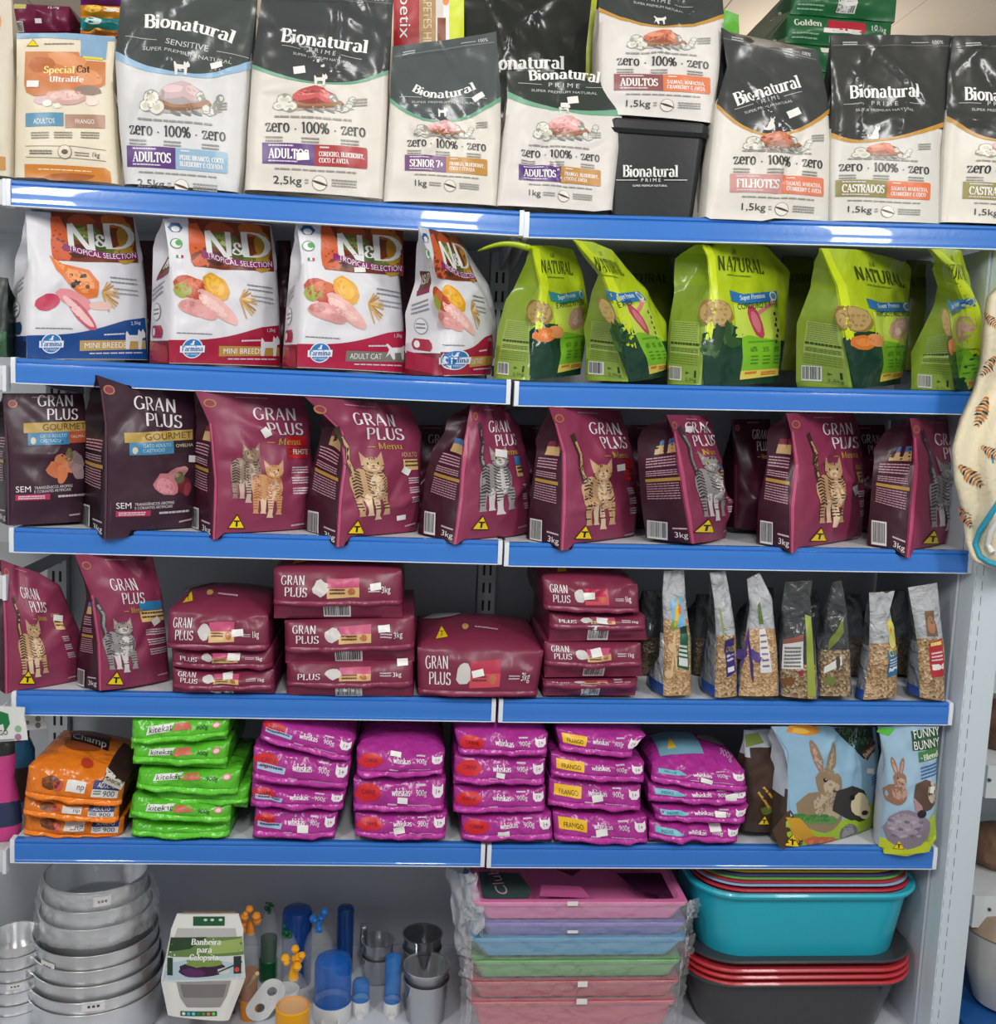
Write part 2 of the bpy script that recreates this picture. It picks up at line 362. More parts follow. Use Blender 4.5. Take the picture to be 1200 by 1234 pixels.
    def left(s, c, b, off=0.):
        vb = s.sv(s.Lf(b), b)[1]; return s.clamp(s.P+s.e1*(s.Lf(b)-s.gus(c, b, vb)-off)+s.e2*b+s.e3*c)
    def right(s, c, b, off=0.):
        vb = s.sv(s.Rf(b), b)[1]; return s.clamp(s.P+s.e1*(s.Rf(b)+s.gus(c, b, vb)+off)+s.e2*b+s.e3*c)
    def ab(s, sa, vb):
        a = s.bot[0][0]+(s.bot[-1][0]-s.bot[0][0])*sa; b = 0
        for k in range(4):
            t0, t1 = interp(s.bot, a), interp(s.top, a); b = t0+(t1-t0)*vb; a = s.Lf(b)+(s.Rf(b)-s.Lf(b))*sa
        return a, b
    # ---- body
    def body(s, root, m_front, m_side=None, name='bag_body', NS=30, NV=38, NG=4, zone=None, mats=None):
        s.root = root; v = []; f = []; mi = []
        mats = mats or [m_front, m_side or m_front]; n = 0
        for j in range(NV+1):
            vb = j/NV
            fr = [s.ab(i/NS, vb) for i in range(NS+1)]
            ring = [s.front(a, b) for a, b in fr]
            aR, bR = fr[-1]; aL, bL = fr[0]
            D = s.dep(bR, vb); ring += [s.right(D*k/NG, bR) for k in range(1, NG)]
            for i in range(NS, -1, -2):
                a, b = fr[i]; DD = s.dep(b, vb)
                ring.append(s.clamp(s.P+s.e1*a+s.e2*b+s.e3*(DD+.3*s.bulge*math.sin(math.pi*i/NS)*(1-vb))))
            D = s.dep(bL, vb); ring += [s.left(D*k/NG, bL) for k in range(NG-1, 0, -1)]
            n = len(ring); v += ring
        for j in range(NV):
            for i in range(n):
                f.append((j*n+i, j*n+(i+1) % n, (j+1)*n+(i+1) % n, (j+1)*n+i))
                vb = (j+.5)/NV
                mi.append(zone(i < NS, vb) if zone else (0 if i < NS else 1))
        f.append(tuple(reversed(range(n)))); mi.append(1 if len(mats) > 1 else 0); f.append(tuple(NV*n+i for i in range(n))); mi.append(0)
        o = mesh(name, v, f, mats, mi, root); 
        try: o.data.set_sharp_from_angle(angle=math.radians(75))
        except Exception: pass
        return o
    # ---- prints
    def px(s, q):
        if s.m: return s.m(q[0], q[1])
        return q
    def emit(s, part, tris, col, surf='front', z=None, pxready=False, rough=None):
        z = s.z if z is None else z
        f2 = {'front': s.loc2, 'left': s.left2, 'right': s.right2, 'top': s.top2}[surf]
        f3 = {'front': s.front, 'left': s.left, 'right': s.right, 'top': getattr(s, 'topsurf', None)}[surf]
        P = s.parts.setdefault(part, [[], [], [], [], {}]); off = .0009+.00022*z
        m = col if not isinstance(col, tuple) else film(col, *( (rough,) if rough else ()))
        if m not in P[3]: P[3].append(m)
        k = P[3].index(m); cache = {}
        def vid(q):
            key = (round(q[0], 6), round(q[1], 6))
            if key not in cache: cache[key] = len(P[0]); P[0].append(f3(q[0], q[1], off))
            return cache[key]
        st = [tuple(f2(p if pxready else s.px(p)) for p in t) for t in tris]; lim = .013
        while st:
            A, B_, C_ = st.pop()
            ls = [math.dist(A, B_), math.dist(B_, C_), math.dist(C_, A)]; mx = max(ls)
            if mx > lim:
                i = ls.index(mx); q = (A, B_, C_); a, b, c = q[i], q[(i+1) % 3], q[(i+2) % 3]; md = ((a[0]+b[0])/2, (a[1]+b[1])/2)
                st.append((a, md, c)); st.append((md, b, c)); continue
            ar = (B_[0]-A[0])*(C_[1]-A[1])-(C_[0]-A[0])*(B_[1]-A[1])
            if abs(ar) < 1e-13: continue
            i0, i1, i2 = vid(A), vid(B_), vid(C_)
            flip = (ar < 0) != (surf == 'left')
            P[1].append((i0, i2, i1) if flip else (i0, i1, i2)); P[2].append(k)
    def poly(s, part, pts, col, surf='front', z=None):
        ts = tessellate_polygon([[V((p[0], p[1], 0)) for p in pts]])
        s.emit(part, [tuple(pts[i] for i in t) for t in ts], col, surf, z)
    def rect(s, part, x0, y0, x1, y1, col, surf='front', z=None): s.poly(part, [(x0, y0), (x1, y0), (x1, y1), (x0, y1)], col, surf, z)
    def ell(s, part, cx, cy, rx, ry, col, n=18, rough=0., seed=0, rot=0., surf='front', z=None):
        r = random.Random(seed); c, sn = math.cos(rot), math.sin(rot); pts = []
        for i in range(n):
            a = 2*math.pi*i/n; k = 1+rough*r.uniform(-1, 1); x, y = rx*k*math.cos(a), ry*k*math.sin(a); pts.append((cx+x*c-y*sn, cy+x*sn+y*c))
        s.emit(part, [((cx, cy), pts[i], pts[(i+1) % n]) for i in range(n)], col, surf, z)
    def line(s, part, pts, wd, col, surf='front', z=None):
        tr = []
        for i in range(len(pts)-1):
            (x0, y0), (x1, y1) = pts[i], pts[i+1]; l = math.hypot(x1-x0, y1-y0) or 1; ux, uy = -(y1-y0)/l*wd/2, (x1-x0)/l*wd/2
            tr += [((x0+ux, y0+uy), (x0-ux, y0-uy), (x1-ux, y1-uy)), ((x0+ux, y0+uy), (x1-ux, y1-uy), (x1+ux, y1+uy))]
        s.emit(part, tr, col, surf, z)
    def text(s, part, t, p0, p1, cap, col, font='sans', pm=None, surf='front', z=None, up=None):
        if s.m:
            q0, q1 = s.px(p0), s.px(p1); qa = s.px((p0[0], p0[1]+cap)); up = up or (qa[0]-q0[0], qa[1]-q0[1]); cap = math.hypot(*up); up = (up[0]/cap, up[1]/cap)
            pm = s.px(pm) if pm else None; p0, p1 = q0, q1
        gs = [glyph(c, font) for c in t]; tot = sum(g[2] for g in gs) or 1
        c0 = pm and (2*pm[0]-(p0[0]+p1[0])/2, 2*pm[1]-(p0[1]+p1[1])/2)
        def P(u):
            if not c0: return (p0[0]+(p1[0]-p0[0])*u, p0[1]+(p1[1]-p0[1])*u), (p1[0]-p0[0], p1[1]-p0[1])
            return (tuple((1-u)**2*p0[i]+2*u*(1-u)*c0[i]+u*u*p1[i] for i in (0, 1)), tuple(2*(1-u)*(c0[i]-p0[i])+2*u*(p1[i]-c0[i]) for i in (0, 1)))
        x = 0.; tr = []
        for g in gs:
            vs = []
            for gx, gy in g[0]:
                q, tg = P((x+gx)/tot) ; l = math.hypot(*tg) or 1
                U = up or (tg[1]/l, -tg[0]/l); vs.append((q[0]+U[0]*gy*cap, q[1]+U[1]*gy*cap))
            tr += [tuple(vs[i] for i in f) for f in g[1]]; x += g[2]
        s.emit(part, tr, col, surf, 6 if z is None else z, pxready=True)
    def micro(s, part, x0, y0, x1, y1, hgt, col, n=1, gap=None, surf='front', seed=0):
        """rows of tiny print, too small to read"""
        r = random.Random(seed+int(x0*10)); gap = gap or hgt*1.9; tr = []
        for k in range(n):
            x, L_ = 0., 1.
            while x < L_-.01:
                wd = min(r.uniform(.05, .16), L_-x); xa, xb = x0+(x1-x0)*x, x0+(x1-x0)*(x+wd*.86); ya, yb = y0+(y1-y0)*x+gap*k, y0+(y1-y0)*(x+wd*.86)+gap*k
                tr += [((xa, ya), (xb, yb), (xb, yb+hgt)), ((xa, ya), (xb, yb+hgt), (xa, ya+hgt))]; x += wd
        s.emit(part, tr, col, surf, 5)
    def sticker(s, cx, cy, wd, hg, rot=0., surf='front', col=(236, 236, 232)):
        m, s.m = s.m, None; c, sn = math.cos(math.radians(rot)), math.sin(math.radians(rot))
        s.poly('price_sticker', [(cx+x*c-y*sn, cy+x*sn+y*c) for x, y in ((-wd/2, -hg/2), (wd/2, -hg/2), (wd/2, hg/2), (-wd/2, hg/2))], col, surf, 9); s.m = m
    def barcode(s, x0, y0, x1, y1, surf='front', seed=1, part='barcode', vert=False, tilt=0.):
        """x along the code; tilt = drop of the right end"""
        q = lambda u, v: (x0+(x1-x0)*u, y0+(y1-y0)*v+tilt*u)
        s.poly(part, [q(0, 0), q(1, 0), q(1, 1), q(0, 1)], (225, 225, 222), surf, 3)
        r = random.Random(seed); u = .05; tr = []
        while u < .93:
            wd = r.choice((.015, .025, .04))
            a = [q(u, .06), q(u+wd, .06), q(u+wd, .9), q(u, .9)] if not vert else [q(.06, u), q(.92, u), q(.92, u+wd), q(.06, u+wd)]
            tr += [(a[0], a[1], a[2]), (a[0], a[2], a[3])]; u += wd+r.choice((.015, .02, .035))
        s.emit(part, tr, (30, 30, 32), surf, 4)
    def warn(s, cx, cy, wd, hg, letter=True):
        s.poly('warning_triangle', [(cx-wd/2, cy+hg/2), (cx+wd/2, cy+hg/2), (cx, cy-hg/2)], (40, 35, 10), z=3)
        s.poly('warning_triangle', [(cx-wd/2*.86, cy+hg/2*.88), (cx+wd/2*.86, cy+hg/2*.88), (cx, cy-hg/2*.78)], (250, 215, 20), z=4)
        if letter:
            s.rect('warning_triangle', cx-wd*.17, cy-hg*.06, cx+wd*.17, cy+hg*.04, (25, 20, 10), z=5); s.rect('warning_triangle', cx-wd*.055, cy-hg*.0, cx+wd*.055, cy+hg*.36, (25, 20, 10), z=5)
    def done(s, only=None):
        for part, (v, f, mi, ms, _) in s.parts.items():
            if f: mesh(part.split('#')[0], v, f, ms, mi, s.root)
        s.parts = {}
    def base(s): 
        c = s.P+s.e1*(s.W/2)+s.e3*.04; return V((c.x, c.y, min(s.P.z, deck(s.row, c.x)+.002) if s.row else s.P.z))
def quadmap(BL, BR, TR, TL):
    def m(u, v):
        x0, y0 = BL[0]+(BR[0]-BL[0])*u, BL[1]+(BR[1]-BL[1])*u; x1, y1 = TL[0]+(TR[0]-TL[0])*u, TL[1]+(TR[1]-TL[1])*u
        return x0+(x1-x0)*v, y0+(y1-y0)*v
    return m
class Lying(Pack):
    """a pack lying on its back, its sealed end to the front"""
    def __init__(s, *a, vs=.4, topb=.006, **k):
        s.vs, s.topb = vs, topb; super().__init__(*a, **k)
    def h(s, a, b):
        sa, vb = s.sv(a, b); e = min(1., (4*sa*(1-sa))**.35) if 0 < sa < 1 else 0.
        g = sstep(0, 1, vb/s.vs)**.8 if vb < s.vs else 1-((vb-s.vs)/(1-s.vs))**2.2
        return e*s.bulge*g + (s.crease(a, b, sa, vb)*min(1, vb*6)*min(1, (1-vb)*6+.1))*e
    def topsurf(s, a, c, off=0.):
        bt = interp(s.top, a); sa = max(0., min(1., (a-s.Lf(bt))/max(.01, s.Rf(bt)-s.Lf(bt)))); t = max(0., min(1., c/s.D))
        return s.P+s.e1*a+s.e2*(bt+off+s.topb*math.sin(math.pi*min(1, t*1.0))**.5*(4*sa*(1-sa))**.5+.5*s.crease(a, c, sa, 1)*math.sin(math.pi*t))+s.e3*c
    def clamp(s, p):
        z = deck(s.row, p.x)+.0016
        if p.y > -.0035 and p.z < z: p.z = z
        return p
    def body(s, root, m_front, m_side=None, name='bag_body', NS=26, NV=14, NT=10, **k):
        s.root = root; v = []; f = []; mi = []
        for i in range(NS+1):
            sa = i/NS; loop = [s.front(*s.ab(sa, j/NV)) for j in range(NV+1)]
            a, bt = s.ab(sa, 1); a0, b0 = s.ab(sa, 0)
            loop += [s.topsurf(a, s.D*j/NT) for j in range(1, NT+1)]
            loop += [s.clamp(s.P+s.e1*a+s.e2*(b0+(bt-b0)*t)+s.e3*(s.D+.008*math.sin(math.pi*t))) for t in (.66, .33)]
            loop += [s.clamp(s.P+s.e1*a0+s.e2*b0+s.e3*(s.D*t)) for t in (1, .75, .5, .25)]
            n = len(loop); v += loop
        for i in range(NS):
            for j in range(n): f.append((i*n+j, (i+1)*n+j, (i+1)*n+(j+1) % n, i*n+(j+1) % n)); mi.append(0 if j < NV+NT else 1)
        # side walls: closed with a slightly sunk middle
        for i, sg in ((0, -1), (NS, 1)):
            c = sum((v[i*n+j] for j in range(n)), V())/n; v.append(c+s.e1*sg*.006); k = len(v)-1
            for j in range(n): f.append((i*n+j, i*n+(j+1) % n, k) if sg < 0 else (i*n+(j+1) % n, i*n+j, k)); mi.append(1)
        o = mesh(name, v, f, [m_front, m_side or m_front], mi, root)
        try: o.data.set_sharp_from_angle(angle=math.radians(70))
        except Exception: pass
        return o
    def seal(s, m, v0=None, drop=.016, out=.006, wav=.003, name='end_seal', zig=True, s0=.0, s1=1.):
        """the crimped fin that hangs out of the front end"""
        v0 = s.vs if v0 is None else v0; N = 44; vv = []; f = []
        for i in range(N+1):
            sa = s0+(s1-s0)*i/N; a, b = s.ab(sa, v0); p = s.P+s.e1*a+s.e2*b+s.n*(s.h(a, b)-.001)
            wv = wav*mnoise.noise(V((sa*7, s.seed*2.3, 0)))
            q = p + s.n*(out+wv) - s.e2*(drop*(1+.5*mnoise.noise(V((sa*5, s.seed, 4.))))+(.0012 if zig and i % 2 else 0))
            vv += [p, (p+q)/2+s.n*.002, q, q+s.n*-.0012, (p+q)/2-s.n*.001+V((0, 0, 0)), p-s.e2*.002]
        vv = [s.clamp(p) for p in vv]
        for i in range(N):
            for k in range(5): f.append((i*6+k, i*6+k+1, i*6+6+k+1, i*6+6+k))
        return fixn(mesh(name, vv, f, m, None, s.root))
# ------------------------------------------------------------------ the shop around the shelving
STEEL = mat((205, 209, 214), .45, 0, .03, 30); DECKW = mat((215, 219, 226), .4)
BLUE = mat((52, 120, 206), .26, 0, .015, 60, coat=.5); LIPW = mat((225, 230, 238), .3); SLOT = mat((28, 30, 34), .6)
def struct(name, mb, m, **k): o = mb.build(name, m, None, smooth=False, **k); o['kind'] = 'structure'; return o
struct('floor', MB().box(-3, 5, -4, 4, -.3, -.24), mat((150, 150, 150), .35))
cm = MB(); 
for k in range(40): cm.box(-4+k*.24, -4+k*.24+.234, -4, 5, 2.92, 2.94)
cm.box(-4, 5.6, -4, 5, 2.93, 2.96, 1)
struct('ceiling', cm, [mat((236, 222, 204), .5), mat((150, 138, 124), .6)])
struct('wall_back', MB().box(-4, 5.6, 4.2, 4.3, -.3, 2.92), mat((178, 172, 164), .6))
# ------------------------------------------------------------------ shelving: uprights, back panels, shelves
XL, XR = RAIL[3][0].x, 2.02
def panel(name, label, x0, x1, z0, z1):
    o = MB().box(x0, x1, .425, .437, z0, z1).build(name, mat((188, 192, 200), .5, 0, .02, 6), None, smooth=False, loc=((x0+x1)/2, .43, z0))
    o['label'] = label; o['category'] = 'back panel'; o['group'] = 'steel back panels of the shelving'; return o
panel('back_panel', 'grey sheet steel back panel behind the left bay of shelves', -.02, .975, BASEZ, 1.71)
panel('back_panel', 'grey sheet steel back panel behind the right bay of shelves', 1.025, 2.03, BASEZ, 1.71)
def upright(x, label, y0=.40):
    r = thing('slotted_upright', label, 'upright', (x, y0, BASEZ-.14), 'slotted uprights of the shelving')
    po = MB().box(x-.022, x+.022, y0, y0+.045, BASEZ-.14, 1.72).build('post', STEEL, r, smooth=False)
    s = MB(); z = 0.0
    while z < 1.65:
        for dx in (-.008, .008): s.box(x+dx-.0028, x+dx+.0028, y0-.0006, y0+.004, z, z+.026)
        z += .045
    s.build('slots', SLOT, po, smooth=False); return r
upright(-.045, 'slotted grey upright behind the left ends of the blue-edged shelves')
upright(1.0, 'slotted grey upright between the two bays, bare behind the maroon stacks')
# the wide pale post at the right, perforated on its inner edge
a = thing('end_post', 'wide pale grey post with two rows of slots at the right end of the shelves', 'post', (2.08, 0, -.24))
pts0 = [(2.032, .03), (2.037, -.012), (2.068, -.016), (2.104, -.016), (2.108, -.010), (2.108, .09), (2.032, .09)]
p = MB(); p.loft([[V((x, y, z)) for x, y in pts0] for z in (-.24, 1.78)]); po = p.build('post', mat((206, 218, 225), .38), a, smooth=False)
s = MB(); z = -.2
while z < 1.7:
    for x0, x1, y in ((2.0395, 2.0465, -.0124), (2.0535, 2.0600, -.0143)): s.box(x0, x1, y, y+.004, z, z+.021)
    z += .0335
s.build('slots', mat((84, 94, 108), .6), po, smooth=False)
NAMES = {1: 'top', 2: 'second', 3: 'third', 4: 'fourth', 5: 'fifth'}
CARR = {(1, 0): 'holding the grey-topped cream bags', (1, 1): 'holding the black tub and cream bags', (2, 0): 'holding white bags with fruit pictures', (2, 1): 'holding lime green bags',
        (3, 0): 'holding dark purple and maroon bags', (3, 1): 'holding maroon bags beside the towel', (4, 0): 'holding stacked maroon packs', (4, 1): 'holding clear seed bags',
        (5, 0): 'holding orange and green packs', (5, 1): 'holding rabbit food bags'}
def shelf(row, bay):
    A, B = RAIL[row][2*bay], RAIL[row][2*bay+1]
    r = thing('shelf', '%s shelf of the %s bay, blue front rail, %s' % (NAMES[row], ('left', 'right')[bay], CARR[row, bay]), 'shelf', ((A.x+B.x)/2, 0, (A.z+B.z)/2), 'blue-edged steel shelves')
    def ex(prof, x0, x1, mb, n=10):
        rings = []
        for k in range(n+1):
            t = x0+(x1-x0)*k/n; p = A+(B-A)*t; rings.append([V((p.x, y, p.z+z)) for y, z in prof])
        return mb.loft(rings)
    ex([(.016, -.0012), (.42, -.0012), (.42, -.022), (.40, -.032), (.03, -.032), (.016, -.028)], .004, .996, MB()).build('deck', DECKW, r, smooth=False); dk_ = r.children[-1] if r.children else r
    fr_ = ex([(.018, 0), (.004, 0), (.0012, -.0025), (.0012, -.0065), (.0042, -.0085), (.0015, -.011), (.0002, -.018), (.0006, -.03), (-.0004, -.043), (-.0016, -.0445), (-.0016, -.049), (.018, -.049)], .006, .994, MB()).build('front_rail', BLUE, r, auto=25)
    ex([(-.0022, -.0485), (-.0022, -.0505), (.014, -.0505), (.014, -.0485)], .006, .994, MB()).build('rail_lip', LIPW, fr_, smooth=False)
    for nm, t0, t1 in (('end_cap', -.003, .006), ('end_cap', .994, 1.003)):
        ex([(.02, .002), (-.0008, .001), (-.003, -.012), (-.0026, -.05), (.02, -.0515)], t0, t1, MB(), 1).build(nm, LIPW, r, smooth=False)
    for t0, t1 in ((.006, .012), (.988, .994)):
        ex([(.03, -.033), (.41, -.033), (.41, -.075), (.2, -.06)], t0, t1, MB(), 1).build('bracket', STEEL, dk_, smooth=False)
    return r
for row in NAMES:
    for bay in (0, 1): shelf(row, bay)
ep = MB().box(2.024, 2.03, .035, .42, BASEZ, 1.71); ep.box(2.0225, 2.0245, .035, .42, .42, .425).build('shelving_end', mat((190, 196, 206), .45), None, smooth=False, loc=(2.027, .2, BASEZ)); ep = COL.objects[-1]; ep['label'] = 'pale grey side panel closing the shelves beside the wide slotted post'; ep['category'] = 'side panel'
r = thing('base_deck', 'pale grey bottom shelf under the pans, cups, trays and basins', 'shelf', (1, 0, BASEZ))
MB().box(-.42, 2.03, -.13, .424, BASEZ-.02, BASEZ).build('deck', mat((200, 205, 214), .4), r, smooth=False)
MB().box(-.42, 2.03, -.12, -.10, -.24, BASEZ-.02).build('kick_plate', STEEL, r, smooth=False)
# the far side of the double gondola: a wide top deck behind
r = thing('rear_shelf', 'steel top shelf behind, carrying the stack of dark green bags', 'shelf', (1, .6, 1.72))
MB().box(-.3, 2.4, .44, 1.05, 1.70, 1.722).build('deck', DECKW, r, smooth=False)
MB().box(-.3, 2.4, .60, .62, BASEZ-.14, 1.70).build('panel', STEEL, r, smooth=False)
# the neighbouring bay at the far left
def lshelf(y0px, lab):
    A = at_y((-160, y0px-8), 0); B = at_y((6, y0px), 0)
    r = thing('neighbour_shelf', lab, 'shelf', ((A.x+B.x)/2, 0, B.z), 'shelf ends of the neighbouring bay')
    mb = MB(); mb.loft([[V((p.x, y, p.z+z)) for y, z in ((.4, 0), (.002, 0), (0, -.006), (0, -.048), (.02, -.05), (.03, -.03), (.4, -.03))] for p in (A, B)])
    mb.build('deck', mat((205, 208, 210), .35), r, smooth=False)
    mb = MB(); mb.loft([[V((p.x, y, p.z+z)) for y, z in ((.02, .001), (-.003, .001), (-.004, -.05), (.02, -.051))] for p in (B-V((.004, 0, 0)), B+V((.003, 0, 0)))]); mb.build('end_cap', LIPW, r, smooth=False)
lshelf(216, 'pale shelf end of the neighbouring bay left of the top shelf, under a cream bag')
lshelf(441, 'shadowed shelf end of the neighbouring bay left of the fruit picture bags')
lshelf(694, 'pale shelf end of the neighbouring bay left of the two tabby cat bags')
lshelf(1025, 'pale shelf end of the neighbouring bay under the pink bottle')
# white shelves of the unit standing to the right
def rshelf(ypx, lab):
    z = at_y((1165, ypx), .05).z
    r = thing('side_shelf', lab, 'shelf', (2.35, .05, z), 'white shelves of the unit at the right')
    MB().box(2.14, 2.75, .05, .5, z-.02, z).build('deck', mat((214, 218, 220), .4), r, smooth=False)
    q = MB(); q.loft([[V((2.13, y, z+zz)) for y, zz in ((.03, -.0), (.4, -.0), (.4, -.16), (.3, -.15), (.2, -.09), (.03, -.07))], [V((2.134, y, z+zz)) for y, zz in ((.03, -.0), (.4, -.0), (.4, -.16), (.3, -.15), (.2, -.09), (.03, -.07))]])
    MB().box(2.14, 2.75, .03, .05, z-.075, z+.002).build('front_lip', mat((206, 212, 214), .4), r, smooth=False)
    q = MB(); q.lathe(at_y((1192, ypx+20), .028), [(0, -.002), (.004, -.002), (.004, .002), (0, .002)], 10, axis=(0, 1, 0)); q.build('bolt', mat((90, 95, 98), .4, .6), r)
    return z
ZA = rshelf(920, 'white shelf at the right edge carrying a brown wrapped pack'); ZB = rshelf(1076, 'white shelf at the right edge above the steel bowl')
MB().box(2.13, 2.8, .12, .5, -.24, at_y((1165, 1165), .0).z).build('plinth', mat((20, 88, 150), .5), None, smooth=False, loc=(2.4, .3, -.24)).update({}) if False else None
pl = MB().box(2.118, 2.8, -.15, .5, -.24, -.045).build('blue_plinth', mat((24, 84, 150), .5), None, smooth=False, loc=(2.4, .2, -.24)); pl['label'] = 'blue plinth at the lower right corner under the steel bowl'; pl['category'] = 'plinth'
bp = MB().box(2.118, 2.8, .5, .51, -.24, 1.75).build('back_panel', mat((196, 204, 208), .5), None, smooth=False, loc=(2.4, .5, -.24)); bp['label'] = 'pale grey back panel of the unit right of the post'; bp['category'] = 'back panel'
# ------------------------------------------------------------------ top shelf
BG = 'cream food bags on the top shelf'
def blobs(k, part, cx, cy, w_, h_, kind, z0=2.):
    """food picture on a board with garnish, px box"""
    E_ = lambda x, y, rx, ry, c, z, sd=1, rot=0., ro=.08, n=16: k.ell(part, cx+x*w_/2, cy+y*h_/2, rx*w_/2, ry*h_/2, c, n, ro, sd, rot, z=z0+z)
    E_(.05, .72, .95, .16, (176, 172, 166), 0, 3)
    E_(.05, .42, .62, .34, (134, 92, 66), .3, 2); E_(.05, .3, .62, .28, (164, 118, 86), .5, 5)
    if kind == 'fish': cs = [(170, 160, 160), (205, 178, 180), (226, 200, 200)]
    elif kind == 'chicken': cs = [(214, 150, 150), (232, 182, 180), (240, 204, 200)]
    elif kind == 'salmon': cs = [(150, 84, 66), (206, 118, 88), (226, 150, 120)]
    else: cs = [(150, 62, 62), (200, 92, 90), (222, 130, 124)]
    E_(0, -.05, .56, .5, cs[0], .8, 7); E_(-.12, -.28, .42, .4, cs[1], 1.0, 8, -.2); E_(.2, -.15, .3, .36, cs[1], 1.2, 9, .5); E_(-.2, -.35, .24, .2, cs[2], 1.4, 4); E_(.25, -.25, .16, .2, cs[2], 1.4, 6, .6)
    for x, y, r in ((-.72, .1, .2), (-.6, .55, .2), (-.86, .5, .15)): E_(x, y, r, r*2., (150, 150, 142), 1.5, 3); E_(x, y, r*.86, r*1.7, (226, 224, 212), 1.7, 2, ro=.04); E_(x, y, r*.45, r*.85, (206, 202, 180), 1.9, 5)
    for i in range(9):
        x, y = .68+.3*math.sin(i*2.3)*.8, .38+.42*math.cos(i*1.7); E_(x, y, .105, .2, (140, 142, 134), 1.5+i*.06, 3, n=9); E_(x, y, .085, .16, (216, 216, 206), 1.53+i*.06, 3, n=9)
    for i in range(3): E_(-.15+.25*i, .86, .14, .08, (120, 122, 116), 1.9, i, .4)
PETS = {'dog': [(-.5, -.5), (-.34, -.5), (-.3, -.1), (.12, -.1), (.14, -.5), (.3, -.5), (.34, .05), (.5, .1), (.5, .3), (.36, .52), (.26, .36), (.12, .5), (.08, .2), (-.36, .2), (-.5, .4), (-.56, .3)],
        'cat': [(-.2, -.5), (.3, -.5), (.34, -.2), (.28, .12), (.44, .3), (.4, .62), (.28, .46), (.14, .46), (.04, .6), (.02, .28), (-.1, .1), (-.22, -.2), (-.42, -.36), (-.5, -.1), (-.6, -.12), (-.5, -.46)],
        'run': [(-.6, -.3), (-.4, -.1), (-.2, -.4), (-.1, -.36), (-.14, -.06), (.2, -.04), (.3, -.4), (.4, -.36), (.4, .04), (.56, .16), (.5, .4), (.36, .3), (.2, .22), (-.3, .2), (-.54, .4), (-.62, .36), (-.44, .1)]}
def pet(k, part, kind, cx, cy, s, col=(238, 238, 232), z=3.): k.poly(part, [(cx+x*s, cy-y*s) for x, y in PETS[kind]], col, z=z)
WH = (240, 240, 236); DK = (48, 50, 50)
